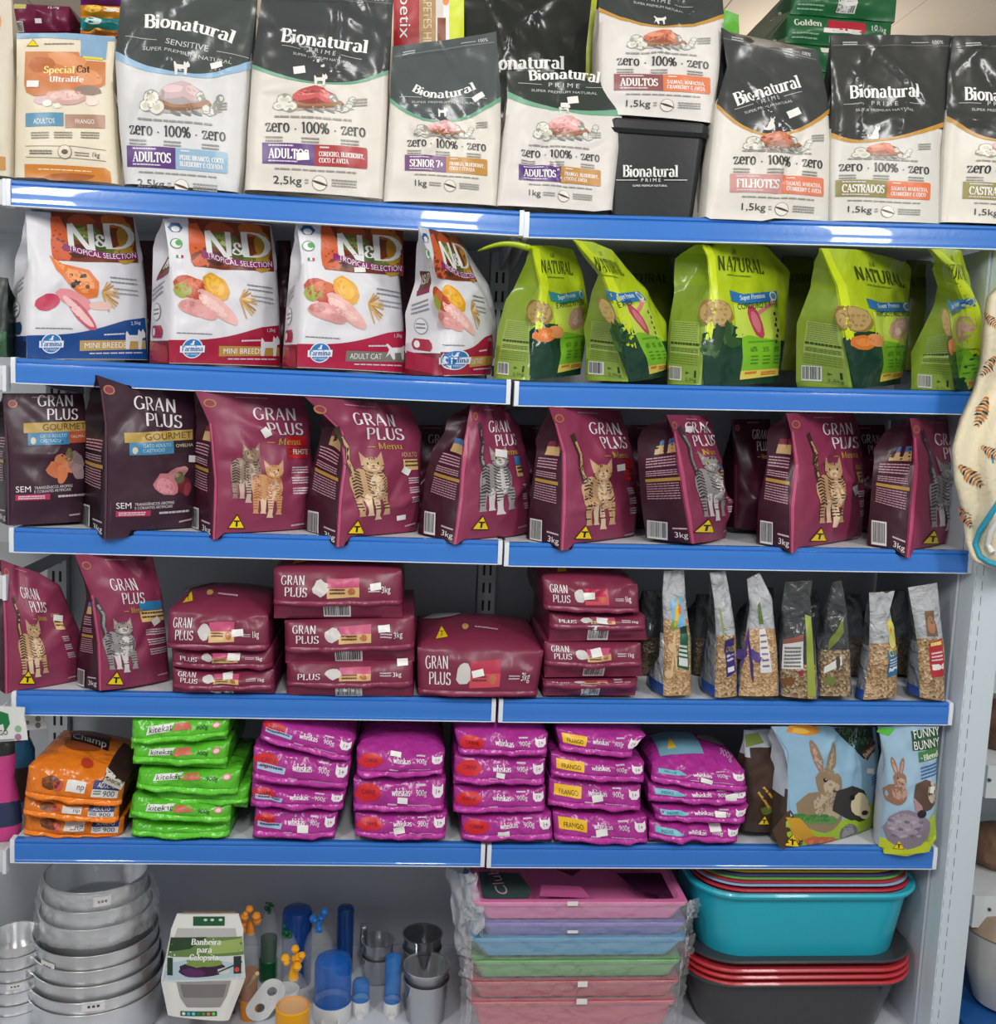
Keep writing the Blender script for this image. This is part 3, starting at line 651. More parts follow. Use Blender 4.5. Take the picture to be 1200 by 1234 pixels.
def bio(label, L, R, T, Y, bd, band, title, sub, pic, ban, cols, t1, t2, wt, dark=(72, 79, 78), light=(226, 221, 210), yaw=0., lean=4., seed=1, st=(), D=.075, pt='dog', petat=None, name='Bionatural', subt='PRIME', B=(), row=1, G=None, bulge=.02, top=True):
    light = tuple(int(c*.975) for c in light); k = Pack(row, L, R, Y, yaw, lean, B, T, D, G, bulge, seed, 9, .0055, .55)
    r = thing('pet_food_bag', label, 'pet food bag', k.base(), BG)
    vt = (k.loc2(bd[0])[1])/max(k.H, .05)
    k.body(r, film(light, .38, .25), film(light, .38, .25), mats=[film(light, .38, .25), film(dark, .2, .5, 9), film((200, 196, 186), .4, .25)], zone=lambda fr, v: 1 if v > vt+.03 else (0 if fr else 2))
    # dark top with a waved lower edge and a coloured band under it
    xs = [bd[0]]; n = 12
    def cur(t):
        x0, y0 = bd[0]; x2, y2 = bd[-1]; xm, ym = bd[1]; cxx, cyy = 2*xm-(x0+x2)/2, 2*ym-(y0+y2)/2
        return ((1-t)**2*x0+2*t*(1-t)*cxx+t*t*x2, (1-t)**2*y0+2*t*(1-t)*cyy+t*t*y2)
    cv = [cur(i/n) for i in range(n+1)]; TL, TR = L[-1], R[-1]; tops = [(TL[0]+.5, TL[1]+.6), *T, (TR[0]-.5, TR[1]+.6)]
    edgeL = [p for p in L if p[1] < bd[0][1]-2][::-1] if len(L) > 2 else []; edgeR = [p for p in R if p[1] < bd[-1][1]-2] if len(R) > 2 else []
    k.poly('coloured_top', cv+list(edgeR[:-1])+tops[::-1]+list(edgeL[1:]), film(dark, .2, .5, 9), z=1.2)
    if band:
        bw = band[1]; lo = [(x, y+bw*(.35+.65*abs(2*i/n-1))) for i, (x, y) in enumerate(cv)]
        k.poly('coloured_top', cv+lo[::-1], band[0], z=1.0)
    (p0, p1, cap), pm = title[:3], title[3] if len(title) > 3 else None
    if name: k.text('brand_lettering', name, p0, p1, cap, WH, 'bold', pm, z=4)
    if sub:
        a, b, c = sub; k.text('line_lettering', subt if subt == 'SENSITIVE' else 'P R I M E', a, b, c, (205, 208, 205), 'sans', z=4)
        dy = (b[1]-a[1]); wd = b[0]-a[0]
        k.line('line_lettering', [(a[0]-wd*.95, a[1]-c*.4-dy*.9), (a[0]-wd*.2, a[1]-c*.4-dy*.2)], .7, (190, 192, 190), z=4); k.line('line_lettering', [(b[0]+wd*.2, b[1]-c*.4+dy*.2), (b[0]+wd*.95, b[1]-c*.4+dy*.9)], .7, (190, 192, 190), z=4)
        k.text('tagline_lettering', 'SUPER PREMIUM NATURAL', (a[0]-wd*.55, a[1]+c*1.5-dy*.5), (b[0]+wd*.55, b[1]+c*1.5+dy*.5), c*.62, (200, 202, 200), 'sans', z=4)
    if petat: pet(k, 'animal_mark', pt, petat[0], petat[1], petat[2], (232, 230, 222))
    blobs(k, 'food_picture', *pic)
    x0, y0, x1, y1, hh = ban; wv = x1-x0; dy = y1-y0; split = cols[2] if len(cols) > 2 else .5
    m = lambda u, v: (x0+wv*u, y0+dy*u-hh*v)
    k.m = m
    k.poly('age_banner', [(0, 0), (split, 0), (split, 1), (0, 1)], cols[0], z=2); k.poly('flavour_banner', [(split, 0), (.99, 0), (1.0, .1), (1, .9), (.99, 1), (split, 1)], cols[1], z=2)
    k.text('age_banner', t1, (.06, .26), (.06+min(split-.09, .055*len(t1)), .26), .46, WH, 'bold', z=4); k.micro('age_banner', .06, .84, .3, .84, .07, (220, 210, 225)); k.micro('age_banner', .06, .1, .34, .1, .06, (220, 210, 225))
    k.micro('flavour_banner', split+.05, .84, split+.14, .84, .07, (240, 225, 220))
    for i, t in enumerate(t2): k.text('flavour_banner', t, (split+.04, .46-.3*i), (min(.97, split+.04+.0235*len(t)), .46-.3*i), .22, (245, 238, 232), 'bold', z=4)
    for t, u0, u1 in (('zero', .03, .265), ('100%', .375, .64), ('zero', .75, .985)):
        k.text('claim_lettering#%g' % u0, t, (u0, 1.52), (u1, 1.52), .5 if t[0] != 'z' else .62, DK, 'serif', z=4)
        k.micro('claim_lettering#%g' % u0, u0, 1.22, u0+.17, 1.22, .08, (140, 138, 132), 2, -.16)
    for u in (.32, .695): k.ell('claim_dot#%g' % u, u, 1.68, .008, .035, DK, 8, z=4)
    k.micro('ribbon_lettering', .12, 2.2, .86, 2.2, .09, (150, 148, 140)); k.micro('small_print#1', .12, -.26, .9, -.26, .07, (150, 148, 140))
    k.text('weight_lettering', wt, (.1, -.92), (.1+.055*len(wt), -.92), .36, DK, 'sans', z=4)
    k.micro('weight_lettering', .1+.055*len(wt)+.03, -.72, .44, -.72, .07, (150, 148, 142), 2, -.14); k.micro('small_print#2', .66, -.66, .9, -.66, .07, (150, 148, 142), 3, -.13)
    k.ell('kibble_mark', .545, -.8, .072, .36, (140, 136, 128), 20, z=3); k.ell('kibble_mark', .545, -.8, .066, .33, (232, 228, 218), 20, z=3.5); k.ell('kibble_mark', .545, -.8, .034, .14, (78, 50, 42), 12, .08, z=4, rot=.5)
    k.micro('small_print#3', .86, 3.2, 1.0, 3.3, .08, (150, 148, 140), 3, -.14)
    k.m = None
    if top:  # press-lock line and notch marks
        (ax, ay), (bx, by) = TL, TR
        k.line('press_seal', [(ax+(bx-ax)*t, ay+(by-ay)*t+13) for t in (.02, .25, .5, .75, .98)], 1.4, tuple(min(255, c+26) for c in dark), z=2); k.line('press_seal', [(ax+(bx-ax)*t, ay+(by-ay)*t+16) for t in (.02, .25, .5, .75, .98)], 1.0, tuple(c-20 for c in dark), z=2)
        k.text('small_print#4', '100%', (ax+(bx-ax)*.82, ay+(by-ay)*.82+11), (ax+(bx-ax)*.92, ay+(by-ay)*.92+11), 4, (215, 215, 212), 'sans', z=4); k.micro('small_print#4', ax+(bx-ax)*.66, ay+(by-ay)*.66+9, ax+(bx-ax)*.8, ay+(by-ay)*.8+9, 1, (180, 182, 180)); k.micro('small_print#5', ax+(bx-ax)*.1, ay+(by-ay)*.1+9, ax+(bx-ax)*.22, ay+(by-ay)*.22+9, 1.4, (190, 192, 190), 2)
    for q in st: k.sticker(*q)
    k.done(); return k
GRN = (112, 168, 138); GLD = (196, 146, 62); PUR = (86, 44, 120)
bio('tall grey-topped cream bag with light blue wave, purple banner beside pale blue banner', [(151, 222), (144, 160), (139, 75), (146, 0), (148, -22)], [(286, 232), (292, 200), (302, 76), (310, 0), (312, -14)], [], .014,
    [(139.5, 62), (222, 93), (302, 74)], ((150, 186, 214), 10), ((175, 36), (281, 55), 16, (228, 41)), ((201, 57), (252, 66), 7), (221, 120, 100, 48, 'fish'), (154, 202, 275, 211, 25), (PUR, (142, 178, 204), .49), 'ADULTOS', ['PEIXE BRANCO, COCO,', 'BLUEBERRY E CEVADA'], '2,5kg', seed=2, st=[(262, 82, 14, 7, -14)], petat=(222, 87, 17), subt='SENSITIVE', light=(220, 220, 220), yaw=3)
bio('tall grey-topped cream bag with thin green wave, purple and red banner, beside the petix pack'.replace('petix', 'red'), [(296, 229), (299, 150), (304, 80), (315, 0), (317, -16)], [(460, 240), (464, 170), (468, 85), (474, 0), (475, -8)], [], .010,
    [(304, 78), (390, 104), (468, 85)], (GRN, 5), ((339, 53), (443, 67), 16, (390, 60)), ((372, 65), (405, 71), 5), (380, 122, 100, 36, 'meat'), (317, 199, 443, 206, 25), (PUR, (168, 48, 52), .5), 'ADULTOS', ['CORDEIRO, BLUEBERRY,', 'COCO E AVEIA'], '2,5kg', seed=3, st=[(362, 89, 14, 9, -8), (366, 192, 15, 9, -4)], petat=(388, 101, 15), light=(228, 222, 212), dark=(66, 71, 71))
bio('small grey-topped cream bag with purple and mustard banner reading SENIOR', [(463, 243), (467, 180), (470, 118), (473, 56)], [(597, 248), (602, 170), (603.5, 117), (598, 38)], [(560, 46)], .006,
    [(470, 118), (533, 149), (603.5, 117)], (GRN, 6), ((496, 112), (574, 111), 10, (533, 122)), ((516, 122), (552, 123), 4), (535, 158, 72, 26, 'chicken'), (488, 208, 587, 214, 19), ((112, 62, 118), (188, 134, 44), .5), 'SENIOR 7+', ['FRANGO, BLUEBERRY,', 'COCO E CEVADA'], '1kg', seed=4, st=[(576, 121, 15, 7, -34)], petat=(534, 139, 11), light=(230, 225, 214), dark=(80, 88, 88), yaw=-2)
bio('small dark-topped cream bag with purple and ochre banner, leaning before the black tub', [(599, 248), (605, 180), (612, 112), (610, 86)], [(737, 253), (744, 190), (750, 134), (750, 108)], [(668, 88), (718, 97)], .002,
    [(611, 110), (675, 134), (750, 132)], (GRN, 8), ((637, 98), (722, 100), 12, (680, 96)), ((660, 105), (698, 107), 5), (680, 156, 78, 36, 'chicken'), (624, 219, 722, 227, 19), (PUR, (190, 138, 60), .51), 'ADULTOS', ['FRANGO, BLUEBERRY,', 'COCO E AVEIA'], '1kg', seed=5, st=[(689, 123, 13, 9, -6), (679, 129, 9, 6, 8)], petat=(679, 134, 13), light=(226, 222, 216), dark=(56, 64, 60), B=[(715, 256)], yaw=2, lean=5, top=False)
bio('cream bag with brown and orange ADULTOS banner, standing on top of the black tub', [(722, 138), (721, 60), (722, 9), (721, -32)], [(859, 149), (866, 90), (872, 20), (868, -34)], [], .03,
    [(721, 9), (795, 36), (872, 17)], (GLD, 5), ((745, -14), (846, -10), 14, (795, -10)), ((777, 3), (806, 8), 5), (795, 51, 84, 28, 'salmon'), (738, 112, 854, 116, 20), ((142, 84, 82), (222, 122, 76), .5), 'ADULTOS', ['SALMÃO, MARACUJÁ,', 'CRANBERRY E AVEIA'], '1,5kg', seed=6, petat=(793, 29, 13), pt='run', light=(228, 224, 218), dark=(62, 68, 66), row=0, D=.075, lean=4, top=False)
bio('dark-topped cream bag with folded left edge and pink FILHOTES banner', [(850, 264), (855, 200), (863, 125), (876, 80), (869, 33)], [(998, 273), (1000, 220), (1001, 170), (998, 125), (985, 60)], [(905, 57)], .0,
    [(863, 125), (922, 166), (999, 131)], (GLD, 6), ((884, 131), (963, 107), 16, (924, 118)), ((908, 130), (936, 122), 5), (932, 173, 84, 28, 'salmon'), (876, 234, 989, 239, 22), ((206, 150, 144), (224, 128, 96), .53), 'FILHOTES', ['SALMÃO, MARACUJÁ,', 'CRANBERRY E AVEIA'], '1,5kg', seed=7, st=[(951, 140, 17, 9, -24)], petat=(922, 154, 15), pt='cat', light=(230, 226, 216), dark=(64, 68, 68), yaw=4, G=[(842, 250), (852, 150), (862, 80), (866, 40)], bulge=.024)
bio('dark-topped cream bag with olive and orange CASTRADOS banner, upright and smooth', [(1002, 267), (1001, 200), (1002, 120), (1000, 42)], [(1132, 270), (1133, 180), (1142, 110), (1147, 43)], [], .012,
    [(1001, 160), (1052, 172), (1138, 147)], (GLD, 6), ((1021, 121), (1103, 120), 16), ((1045, 130), (1078, 130), 5), (1058, 184, 72, 22, 'salmon'), (1005, 238, 1117, 243, 20), ((140, 130, 70), (224, 122, 76), .53), 'CASTRADOS', ['SALMÃO, MARACUJÁ,', 'CRANBERRY E COCO'], '1,5kg', seed=8, petat=(1048, 164, 15), pt='cat', light=(224, 222, 214), dark=(60, 62, 60))
bio('dark-topped cream bag with olive banner cut by the right edge of the photo', [(1134, 268), (1137, 200), (1140, 135), (1142, 90), (1148, 43)], [(1278, 275), (1284, 180), (1290, 110), (1292, 46)], [], .004,
    [(1140, 140), (1206, 172), (1290, 144)], (GLD, 6), ((1158, 123), (1240, 126), 16), ((1184, 130), (1218, 132), 5), (1212, 180, 84, 28, 'chicken'), (1156, 241, 1270, 248, 20), ((150, 138, 74), (224, 122, 76), .53), 'CASTRADOS', ['FRANGO, MARACUJÁ,', 'CRANBERRY'], '1,5kg', seed=9, petat=(1205, 160, 15), pt='cat', light=(230, 226, 214), dark=(60, 62, 60))
# partly hidden dark bags behind
bio('large black-topped bag standing behind the small cream bags, only its dark top showing', [(562, 236), (560, 150), (557, -20)], [(702, 240), (706, 60), (715, -20)], [], .13,
    [(560, 190), (632, 205), (704, 190)], None, ((582, 87), (679, 87), 16), None, (632, 215, 60, 20, 'meat'), (590, 232, 690, 234, 12), (PUR, GLD), 'ADULTOS', ['FRANGO'], '1kg', seed=10, dark=(40, 45, 42), light=(214, 210, 200), D=.06)
bio('black-topped bag almost hidden between the two olive banner bags', [(1108, 262), (1110, 160), (1112, 80)], [(1175, 264), (1172, 160), (1170, 90)], [], .16,
    [(1110, 163), (1140, 168), (1172, 163)], None, ((1128, 152), (1166, 152), 8), None, (1150, 190, 40, 16, 'meat'), (1115, 232, 1170, 233, 10), ((150, 150, 150), (170, 170, 170)), 'A', ['A'], '1kg', seed=11, dark=(42, 45, 44), light=(196, 196, 192), D=.05, top=False)
# small cream bag with an orange panel
k = Pack(1, [(18, 214), (18.5, 150), (20, 80), (20, 40)], [(142, 222), (138, 150), (136, 90), (139, 44)], .014, 4, 3, D=.06, bulge=.018, seed=21, crease=6, camp=.003)
r = thing('pet_food_bag', 'small cream bag with blue top edge and an orange salmon picture panel', 'pet food bag', k.base(), BG); k.body(r, film((226, 216, 192), .4), film((206, 196, 172), .4))
k.poly('coloured_top', [(20, 47), (58, 46), (98, 49), (98, 70), (128, 73), (130, 50), (138, 50), (139, 45), (80, 40.5), (21, 40.5)], (128, 166, 196)); k.line('coloured_top', [(101, 70.5), (125, 72.5)], 3, (228, 206, 60), z=3)
k.poly('orange_panel', [(31, 63), (96, 64), (98, 74), (128, 76), (128, 104), (108, 116), (44, 119), (34, 114), (31, 104)], (202, 128, 78), z=1.5)
for x, y, rx, ry, c, sd in ((82, 74, 24, 9, (222, 148, 96), 3), (52, 80, 16, 11, (184, 106, 60), 4), (76, 96, 30, 10, (212, 128, 84), 5), (108, 96, 16, 10, (224, 152, 104), 6)): k.ell('orange_panel', x, y, rx, ry, c, 18, .12, sd, .2, z=2)
for x, y, rx, ry, c, sd in ((82, 121, 26, 9, (206, 164, 152), 3), (84, 119, 20, 6, (226, 190, 180), 4), (108, 112, 16, 6, (150, 130, 120), 8), (52, 124, 8, 5, (206, 170, 178), 5), (113, 125, 7, 6, (232, 206, 196), 6), (72, 131, 5, 3, (238, 232, 214), 7), (60, 128, 6, 4, (236, 228, 212), 7)): k.ell('food_picture', x, y, rx, ry, c, 16, .08, sd, z=2.4+sd*.1)
k.text('brand_lettering', 'Special', (55, 91), (92, 91), 9, (244, 226, 150), 'bold', z=4); k.text('brand_lettering#2', 'Cat', (94, 90), (110, 90), 9, (60, 46, 30), 'bold', z=4); k.text('line_lettering', 'Ultralife', (62, 102), (103, 102), 7, WH, 'bold', z=4)
k.rect('age_banner', 33, 139, 79, 155, (86, 144, 176), z=2); k.rect('flavour_banner', 81, 141, 128, 157, (170, 128, 104), z=2); k.text('age_banner', 'ADULTOS', (43, 152), (69, 152), 6, WH, z=4); k.text('flavour_banner', 'FRANGO', (93, 152), (116, 152), 5, WH, z=4)
for x in (40, 68, 100): k.micro('small_print#%d' % x, x, 162, x+22, 162, 1.4, (120, 116, 100), 3, 3)
k.line('rule_line#1', [(33, 178), (74, 179), (88, 179), (129, 183)], .6, (130, 126, 110), z=3); k.line('rule_line#2', [(33, 191), (74, 193), (88, 193), (129, 196)], .6, (130, 126, 110), z=3)
k.micro('small_print#1', 38, 183, 66, 184, 1.6, (110, 106, 92), 2, 3); k.micro('small_print#2', 93, 186, 110, 187, 1.2, (120, 116, 100), 2, 3); k.text('weight_lettering', '1kg', (112, 191), (122, 192), 5.5, (60, 56, 50), z=4)
k.ell('kibble_mark', 81, 186, 8.4, 8.4, (120, 112, 96), 20, z=3); k.ell('kibble_mark', 81, 186, 7.6, 7.6, (222, 212, 190), 20, z=4); k.ell('kibble_mark', 81, 186, 4, 3, (84, 58, 42), 10, z=5)
k.poly('foot_panel', [(31, 199), (128, 204), (134, 208), (135, 221.4), (31, 214.4)], (206, 128, 42), z=2); k.micro('foot_panel', 48, 205, 112, 208, 1.2, (250, 220, 170))
k.ell('foot_panel', 86, 215, 30, 5, (170, 92, 30), 16, .1, 4, z=3)
k.warn(40, 52, 15, 9, False); k.micro('small_print#9', 54, 53, 90, 53, 1.4, (130, 126, 110)); k.sticker(42, 104, 15, 8, 3); k.done()
# cut off by the left edge
k = Pack(1, [(-118, 206), (-114, 60), (-112, -25)], [(12, 213), (15, 120), (16, 60), (13, -20)], .012, 0, 3, D=.07, bulge=.02, seed=22)
r = thing('pet_food_bag', 'beige bag cut by the left edge of the photo, on the neighbouring shelf', 'pet food bag', k.base(), BG); k.body(r, film((214, 204, 184), .4), film((190, 180, 160), .4))
k.ell('orange_panel', -4, 28, 7, 12, (212, 138, 80), 14, z=2); k.rect('orange_panel', -60, 190, 8, 206, (196, 140, 70), z=2); k.done()
# black plastic tub
X0, X1 = at_y((738, 250), .028).x, at_y((838, 250), .028).x; zt = at_y((800, 145), .02).z; zb = deck(1, (X0+X1)/2)+.002; cx = (X0+X1)/2-.003; cy = .028+.085; TW = X1-X0+.012
r = thing('plastic_tub', 'square black lidded plastic tub with white lettering, under a cream bag', 'tub', (cx, cy, zb)); BLK = mat((34, 38, 38), .38, 0, .02, 40)
MB().rr([(cx, cy, zb, TW-.012, .16, .014), (cx, cy, zb+.002, TW-.008, .165, .016), (cx, cy, zt-.03, TW+.014, .185, .018)], True, True).build('tub_body', BLK, r)
MB().rr([(cx, cy, zt-.030, TW+.024, .196, .02), (cx, cy, zt-.022, TW+.032, .204, .022), (cx, cy, zt-.021, TW+.024, .196, .02), (cx, cy, zt-.006, TW+.026, .198, .02), (cx, cy, zt-.0015, TW+.018, .19, .02), (cx, cy, zt-.003, TW-.01, .165, .015)], True, True).build('lid', BLK, r)
X_Y = cy-.086
k = Pack(0, [(738, 256), (738, 170)], [(840, 256), (840, 170)], X_Y, 0, -4.5, D=.01, bulge=0, seed=3, crease=0, camp=0); k.root = r; k.clamp = lambda p: p
k.text('brand_lettering', 'Bionatural', (750, 213), (817, 213), 14, WH, 'bold', z=2); k.text('line_lettering', 'P R I M E', (772, 219), (796, 219), 4, WH, z=2); k.line('line_lettering', [(742, 217), (768, 217)], .7, WH); k.line('line_lettering', [(800, 217), (828, 217)], .7, WH); k.text('tagline_lettering', 'SUPER PREMIUM NATURAL', (762, 225), (804, 225), 2.4, WH, z=2); k.done()
# packs lying and standing behind
def pillow(row, label, pxs, Y, D, col, side=None, group=None, seed=1, name='pet_food_pack', cat='pet food pack', bulge=.012, vs=.45, topb=.006, decs=None, seal=None, yaw=0., lean=0.):
    BL, BR, TR, TL = pxs
    k = Lying(row, [BL, TL], [BR, TR], Y, yaw, lean, D=D, bulge=bulge, seed=seed, crease=10, camp=.0055, vs=vs, topb=topb)
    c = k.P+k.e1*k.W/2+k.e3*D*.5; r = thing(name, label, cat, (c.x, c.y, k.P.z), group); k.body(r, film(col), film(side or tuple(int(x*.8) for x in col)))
    k.m = quadmap(BL, BR, TR, TL)
    if decs: decs(k)
    k.m = None; k.done()
    if seal: k.seal(film(seal if isinstance(seal, tuple) else col, .3), drop=.010, out=.004)
    return k
GA = 'packs lying behind the cream bags at the top left'
def d_mar(k):
    k.barcode(.02, .02, .2, .34, seed=4); k.m = quadmap(*k.corners); k.rect('yellow_label', .02, .8, .24, .98, (200, 190, 120), z=2); k.text('lettering', '10,1kg', (.62, .84), (.84, .84), .1, WH, z=3)
    m, k.m = k.m, None; k.sticker(49, 28, 8, 5); k.m = m
pillow(1, 'maroon pack lying on its side behind the small cream bag', [(16, 40), (84, 38), (84, 8), (16, 4)], .2, .18, (112, 28, 66), group=GA, seed=31, decs=d_mar)
for i, (c, y0, y1, lb) in enumerate((((206, 120, 30), 42, 35, 'orange bottom pack'), ((24, 148, 150), 35.5, 21, 'teal middle pack'), ((226, 140, 30), 21.5, 6, 'orange and yellow upper pack'), ((96, 30, 120), 6, -8, 'purple top pack'))):
    def dd(k, c=c, i=i):
        k.ell('round_print', .35, .55, .22, .28, [(240, 190, 90), (220, 240, 240), (250, 205, 80), (236, 236, 240)][i], 14, .1, 3, z=2); k.rect('label', .6, .4, .95, .75, [(170, 90, 20), (14, 110, 120), (240, 230, 200), (220, 60, 60)][i], z=2)
    pillow(1, '%s of the small coloured stack left of the tall grey-topped bag' % lb, [(97, y0), (148, y0+2), (148, y1+2), (97, y1)], .2, .18, c, group='small coloured stack behind', seed=40+i, decs=dd)
for i in range(6):   # lower packs of both stacks, hidden from the front by the bags
    pass
def block(name, label, cat, x0, x1, y0, y1, z0, z1, col, bev=.006, group=None, rough=.35):
    o = MB().box(x0, x1, y0, y1, z0, z1).build(name, film(col, rough, .1), None, smooth=False, loc=((x0+x1)/2, (y0+y1)/2, z0)); bevel(o, bev, 3); o['label'] = label; o['category'] = cat
    if group: o['group'] = group
    return o
xa = at_y((97, 42), .2).x; xb = at_y((148, 42), .2).x; zt = at_y((120, 42), .2).z
block('carton', 'closed brown carton carrying the small coloured stack, behind the cream bags', 'carton', xa-.002, xb+.004, .2, .38, deck(1, .1)+.002, zt-.003, (150, 116, 80))
xa2 = at_y((16, 40), .2).x; zt = at_y((40, 38), .2).z
block('carton', 'closed brown carton carrying the maroon pack, behind the small cream bag', 'carton', xa2, at_y((84, 40), .2).x, .2, .38, deck(1, .0)+.002, zt-.002, (140, 106, 72))
# red and beige pack of pads standing behind, vertical lettering
k = Pack(1, [(474, 200), (474, 120), (474, -12)], [(560, 203), (559, 120), (558, -10)], .14, 0, 0, D=.12, bulge=.006, seed=23, crease=3, camp=.0015, vt=.9)
r = thing('pad_pack', 'tall red, beige and yellow pack of pads with sideways lettering', 'pad pack', k.base()); k.body(r, film((176, 34, 42)), film((206, 216, 30)))
k.rect('colour_stripe#1', 505, -12, 525, 202, (176, 140, 92), z=1.2); k.rect('colour_stripe#2', 525, -12, 534, 202, (222, 216, 206), z=1.2); k.rect('colour_stripe#3', 527, 22, 537, 202, (132, 62, 34), z=1.5); k.rect('colour_stripe#4', 534, -12, 541, 202, (236, 236, 238), z=1.3); k.rect('colour_stripe#5', 541, -12, 559, 202, (214, 226, 22), z=1.4); k.ell('colour_stripe#4', 537, 2, 4, 5, (232, 130, 40), 12, z=2)
def vtext(k, part, t, x, y0, y1, cap, col, font):
    gs = [glyph(c, font) for c in t]; tot = sum(g[2] for g in gs); sc = (y1-y0)/tot; o = 0.; tr = []
    for g in gs:
        vs = [(x+gy*cap, y0+(o+gx)*sc) for gx, gy in g[0]]; tr += [tuple(vs[i] for i in f) for f in g[1]]; o += g[2]
    k.emit(part, tr, col, 'front', 4)
vtext(k, 'lettering', 'petix', 482, -6, 47, 13, WH, 'sans'); vtext(k, 'side_lettering', 'TAPETES HIGIÊNICOS', 510, -14, 110, 10, (226, 206, 168), 'sans'); k.done()
k = Pack(1, [(700, 240), (704, 100), (706, -10)], [(722, 240), (724, 100), (724, -10)], .2, 0, 0, D=.12, bulge=.004, seed=24, crease=2, camp=.001, vt=.95); r = thing('pad_pack', 'yellow-green pack edge between the black-topped bag and the bag on the tub', 'pad pack', k.base()); k.body(r, film((206, 220, 40)), film((190, 205, 30))); k.done()
k = Pack(1, [(852, 262), (846, 160), (852, 60)], [(888, 262), (876, 120), (872, 60)], .10, 0, 3, D=.07, bulge=.01, seed=25, crease=5, camp=.003); r = thing('pet_food_bag', 'grey printed bag edge squeezed between the black tub and the FILHOTES bag', 'pet food bag', k.base(), BG); k.body(r, film((176, 176, 172)), film((160, 160, 158))); k.micro('lettering', 852, 190, 880, 188, 1.6, (80, 80, 80), 18, 3.4); k.done()
k = Pack(1, [(850, 250), (862, 120), (868, 10)], [(900, 250), (892, 80), (890, 18)], .2, 0, 0, D=.08, bulge=.01, seed=26, crease=6, camp=.004, vt=.7); r = thing('pet_food_bag', 'bright green bag tip between the bag on the tub and the dark green stack', 'pet food bag', k.base(), BG); k.body(r, film((104, 190, 62)), film((80, 160, 50))); k.done()
# stack of large dark green bags on the rear shelf
GG = 'dark green bags stacked at the back of the top'
zg = [at_y((1000, y), .47).z for y in (88, 56, 21, -12)]; x0, x1 = at_y((948, 50), .47).x, at_y((1074, 50), .47).x
zlist = [1.7235] ; nb = 4; bt = zg[0]
hs = (bt-1.7235)/nb
lv = [(1.7235+hs*i, 1.7235+hs*(i+1)) for i in range(nb)]+[(zg[0], zg[1]), (zg[1], zg[2]), (zg[2], zg[3])]
def px_of(p):
    d = p-CAM; z = d.dot(CF); return (600+FPX*d.dot(CR)/z, 617-FPX*d.dot(CU)/z)
for i, (z0, z1) in enumerate(lv):
    if i < 3 and i > 0 and False: continue
    sh = .004*((-1)**i); q = [px_of(V((x, .47, z))) for x, z in ((x0+sh, z0+.001), (x1+sh, z0+.001), (x1+sh, z1-.001), (x0+sh, z1-.001))]
    def dg(k, i=i):
        if i >= nb:
            if i != nb+1: k.barcode(.42, .15, .6, .62, seed=i)
            if i == nb+1: k.barcode(.44, .02, .6, .34, seed=i); k.text('brand_lettering', 'Golden', (.06, .6), (.32, .6), .24, (226, 230, 214), 'bold', z=3); k.rect('flavour_label', .38, .48, .74, .86, (190, 40, 60), z=2); k.rect('flavour_label', .34, .4, .7, .56, (230, 226, 220), z=2.5); k.text('weight_lettering', '10,1kg', (.78, .56), (.94, .56), .2, WH, z=3)
            else: k.rect('price_sticker', .3, .7, .42, .9, (228, 226, 220), z=2)
            k.micro('small_print', .05, .3, .3, .3, .05, (150, 190, 160), 2, -.14)
            k.m = None; k.text('side_lettering', '10,1kg', k_left(k, .14, .35), k_left(k, .06, .4), 8, WH, surf='left', z=3); k.m = quadmap(*k.corners)
    def k_left(k, c, vv): return px_of(k.left(c, k.H*vv))
    lab = ['lowest', 'second from below', 'third from below', 'middle', 'red labelled one', 'sixth from below', 'topmost'][i]
    pillow(0, 'large dark green bag, %s in the stack behind the top shelf' % lab, [q[0], q[1], q[2], q[3]], .47, .44, (38, 104, 62), (24, 70, 40), GG, 60+i, 'pet_food_bag', 'pet food bag', .014, .5, .008, dg)
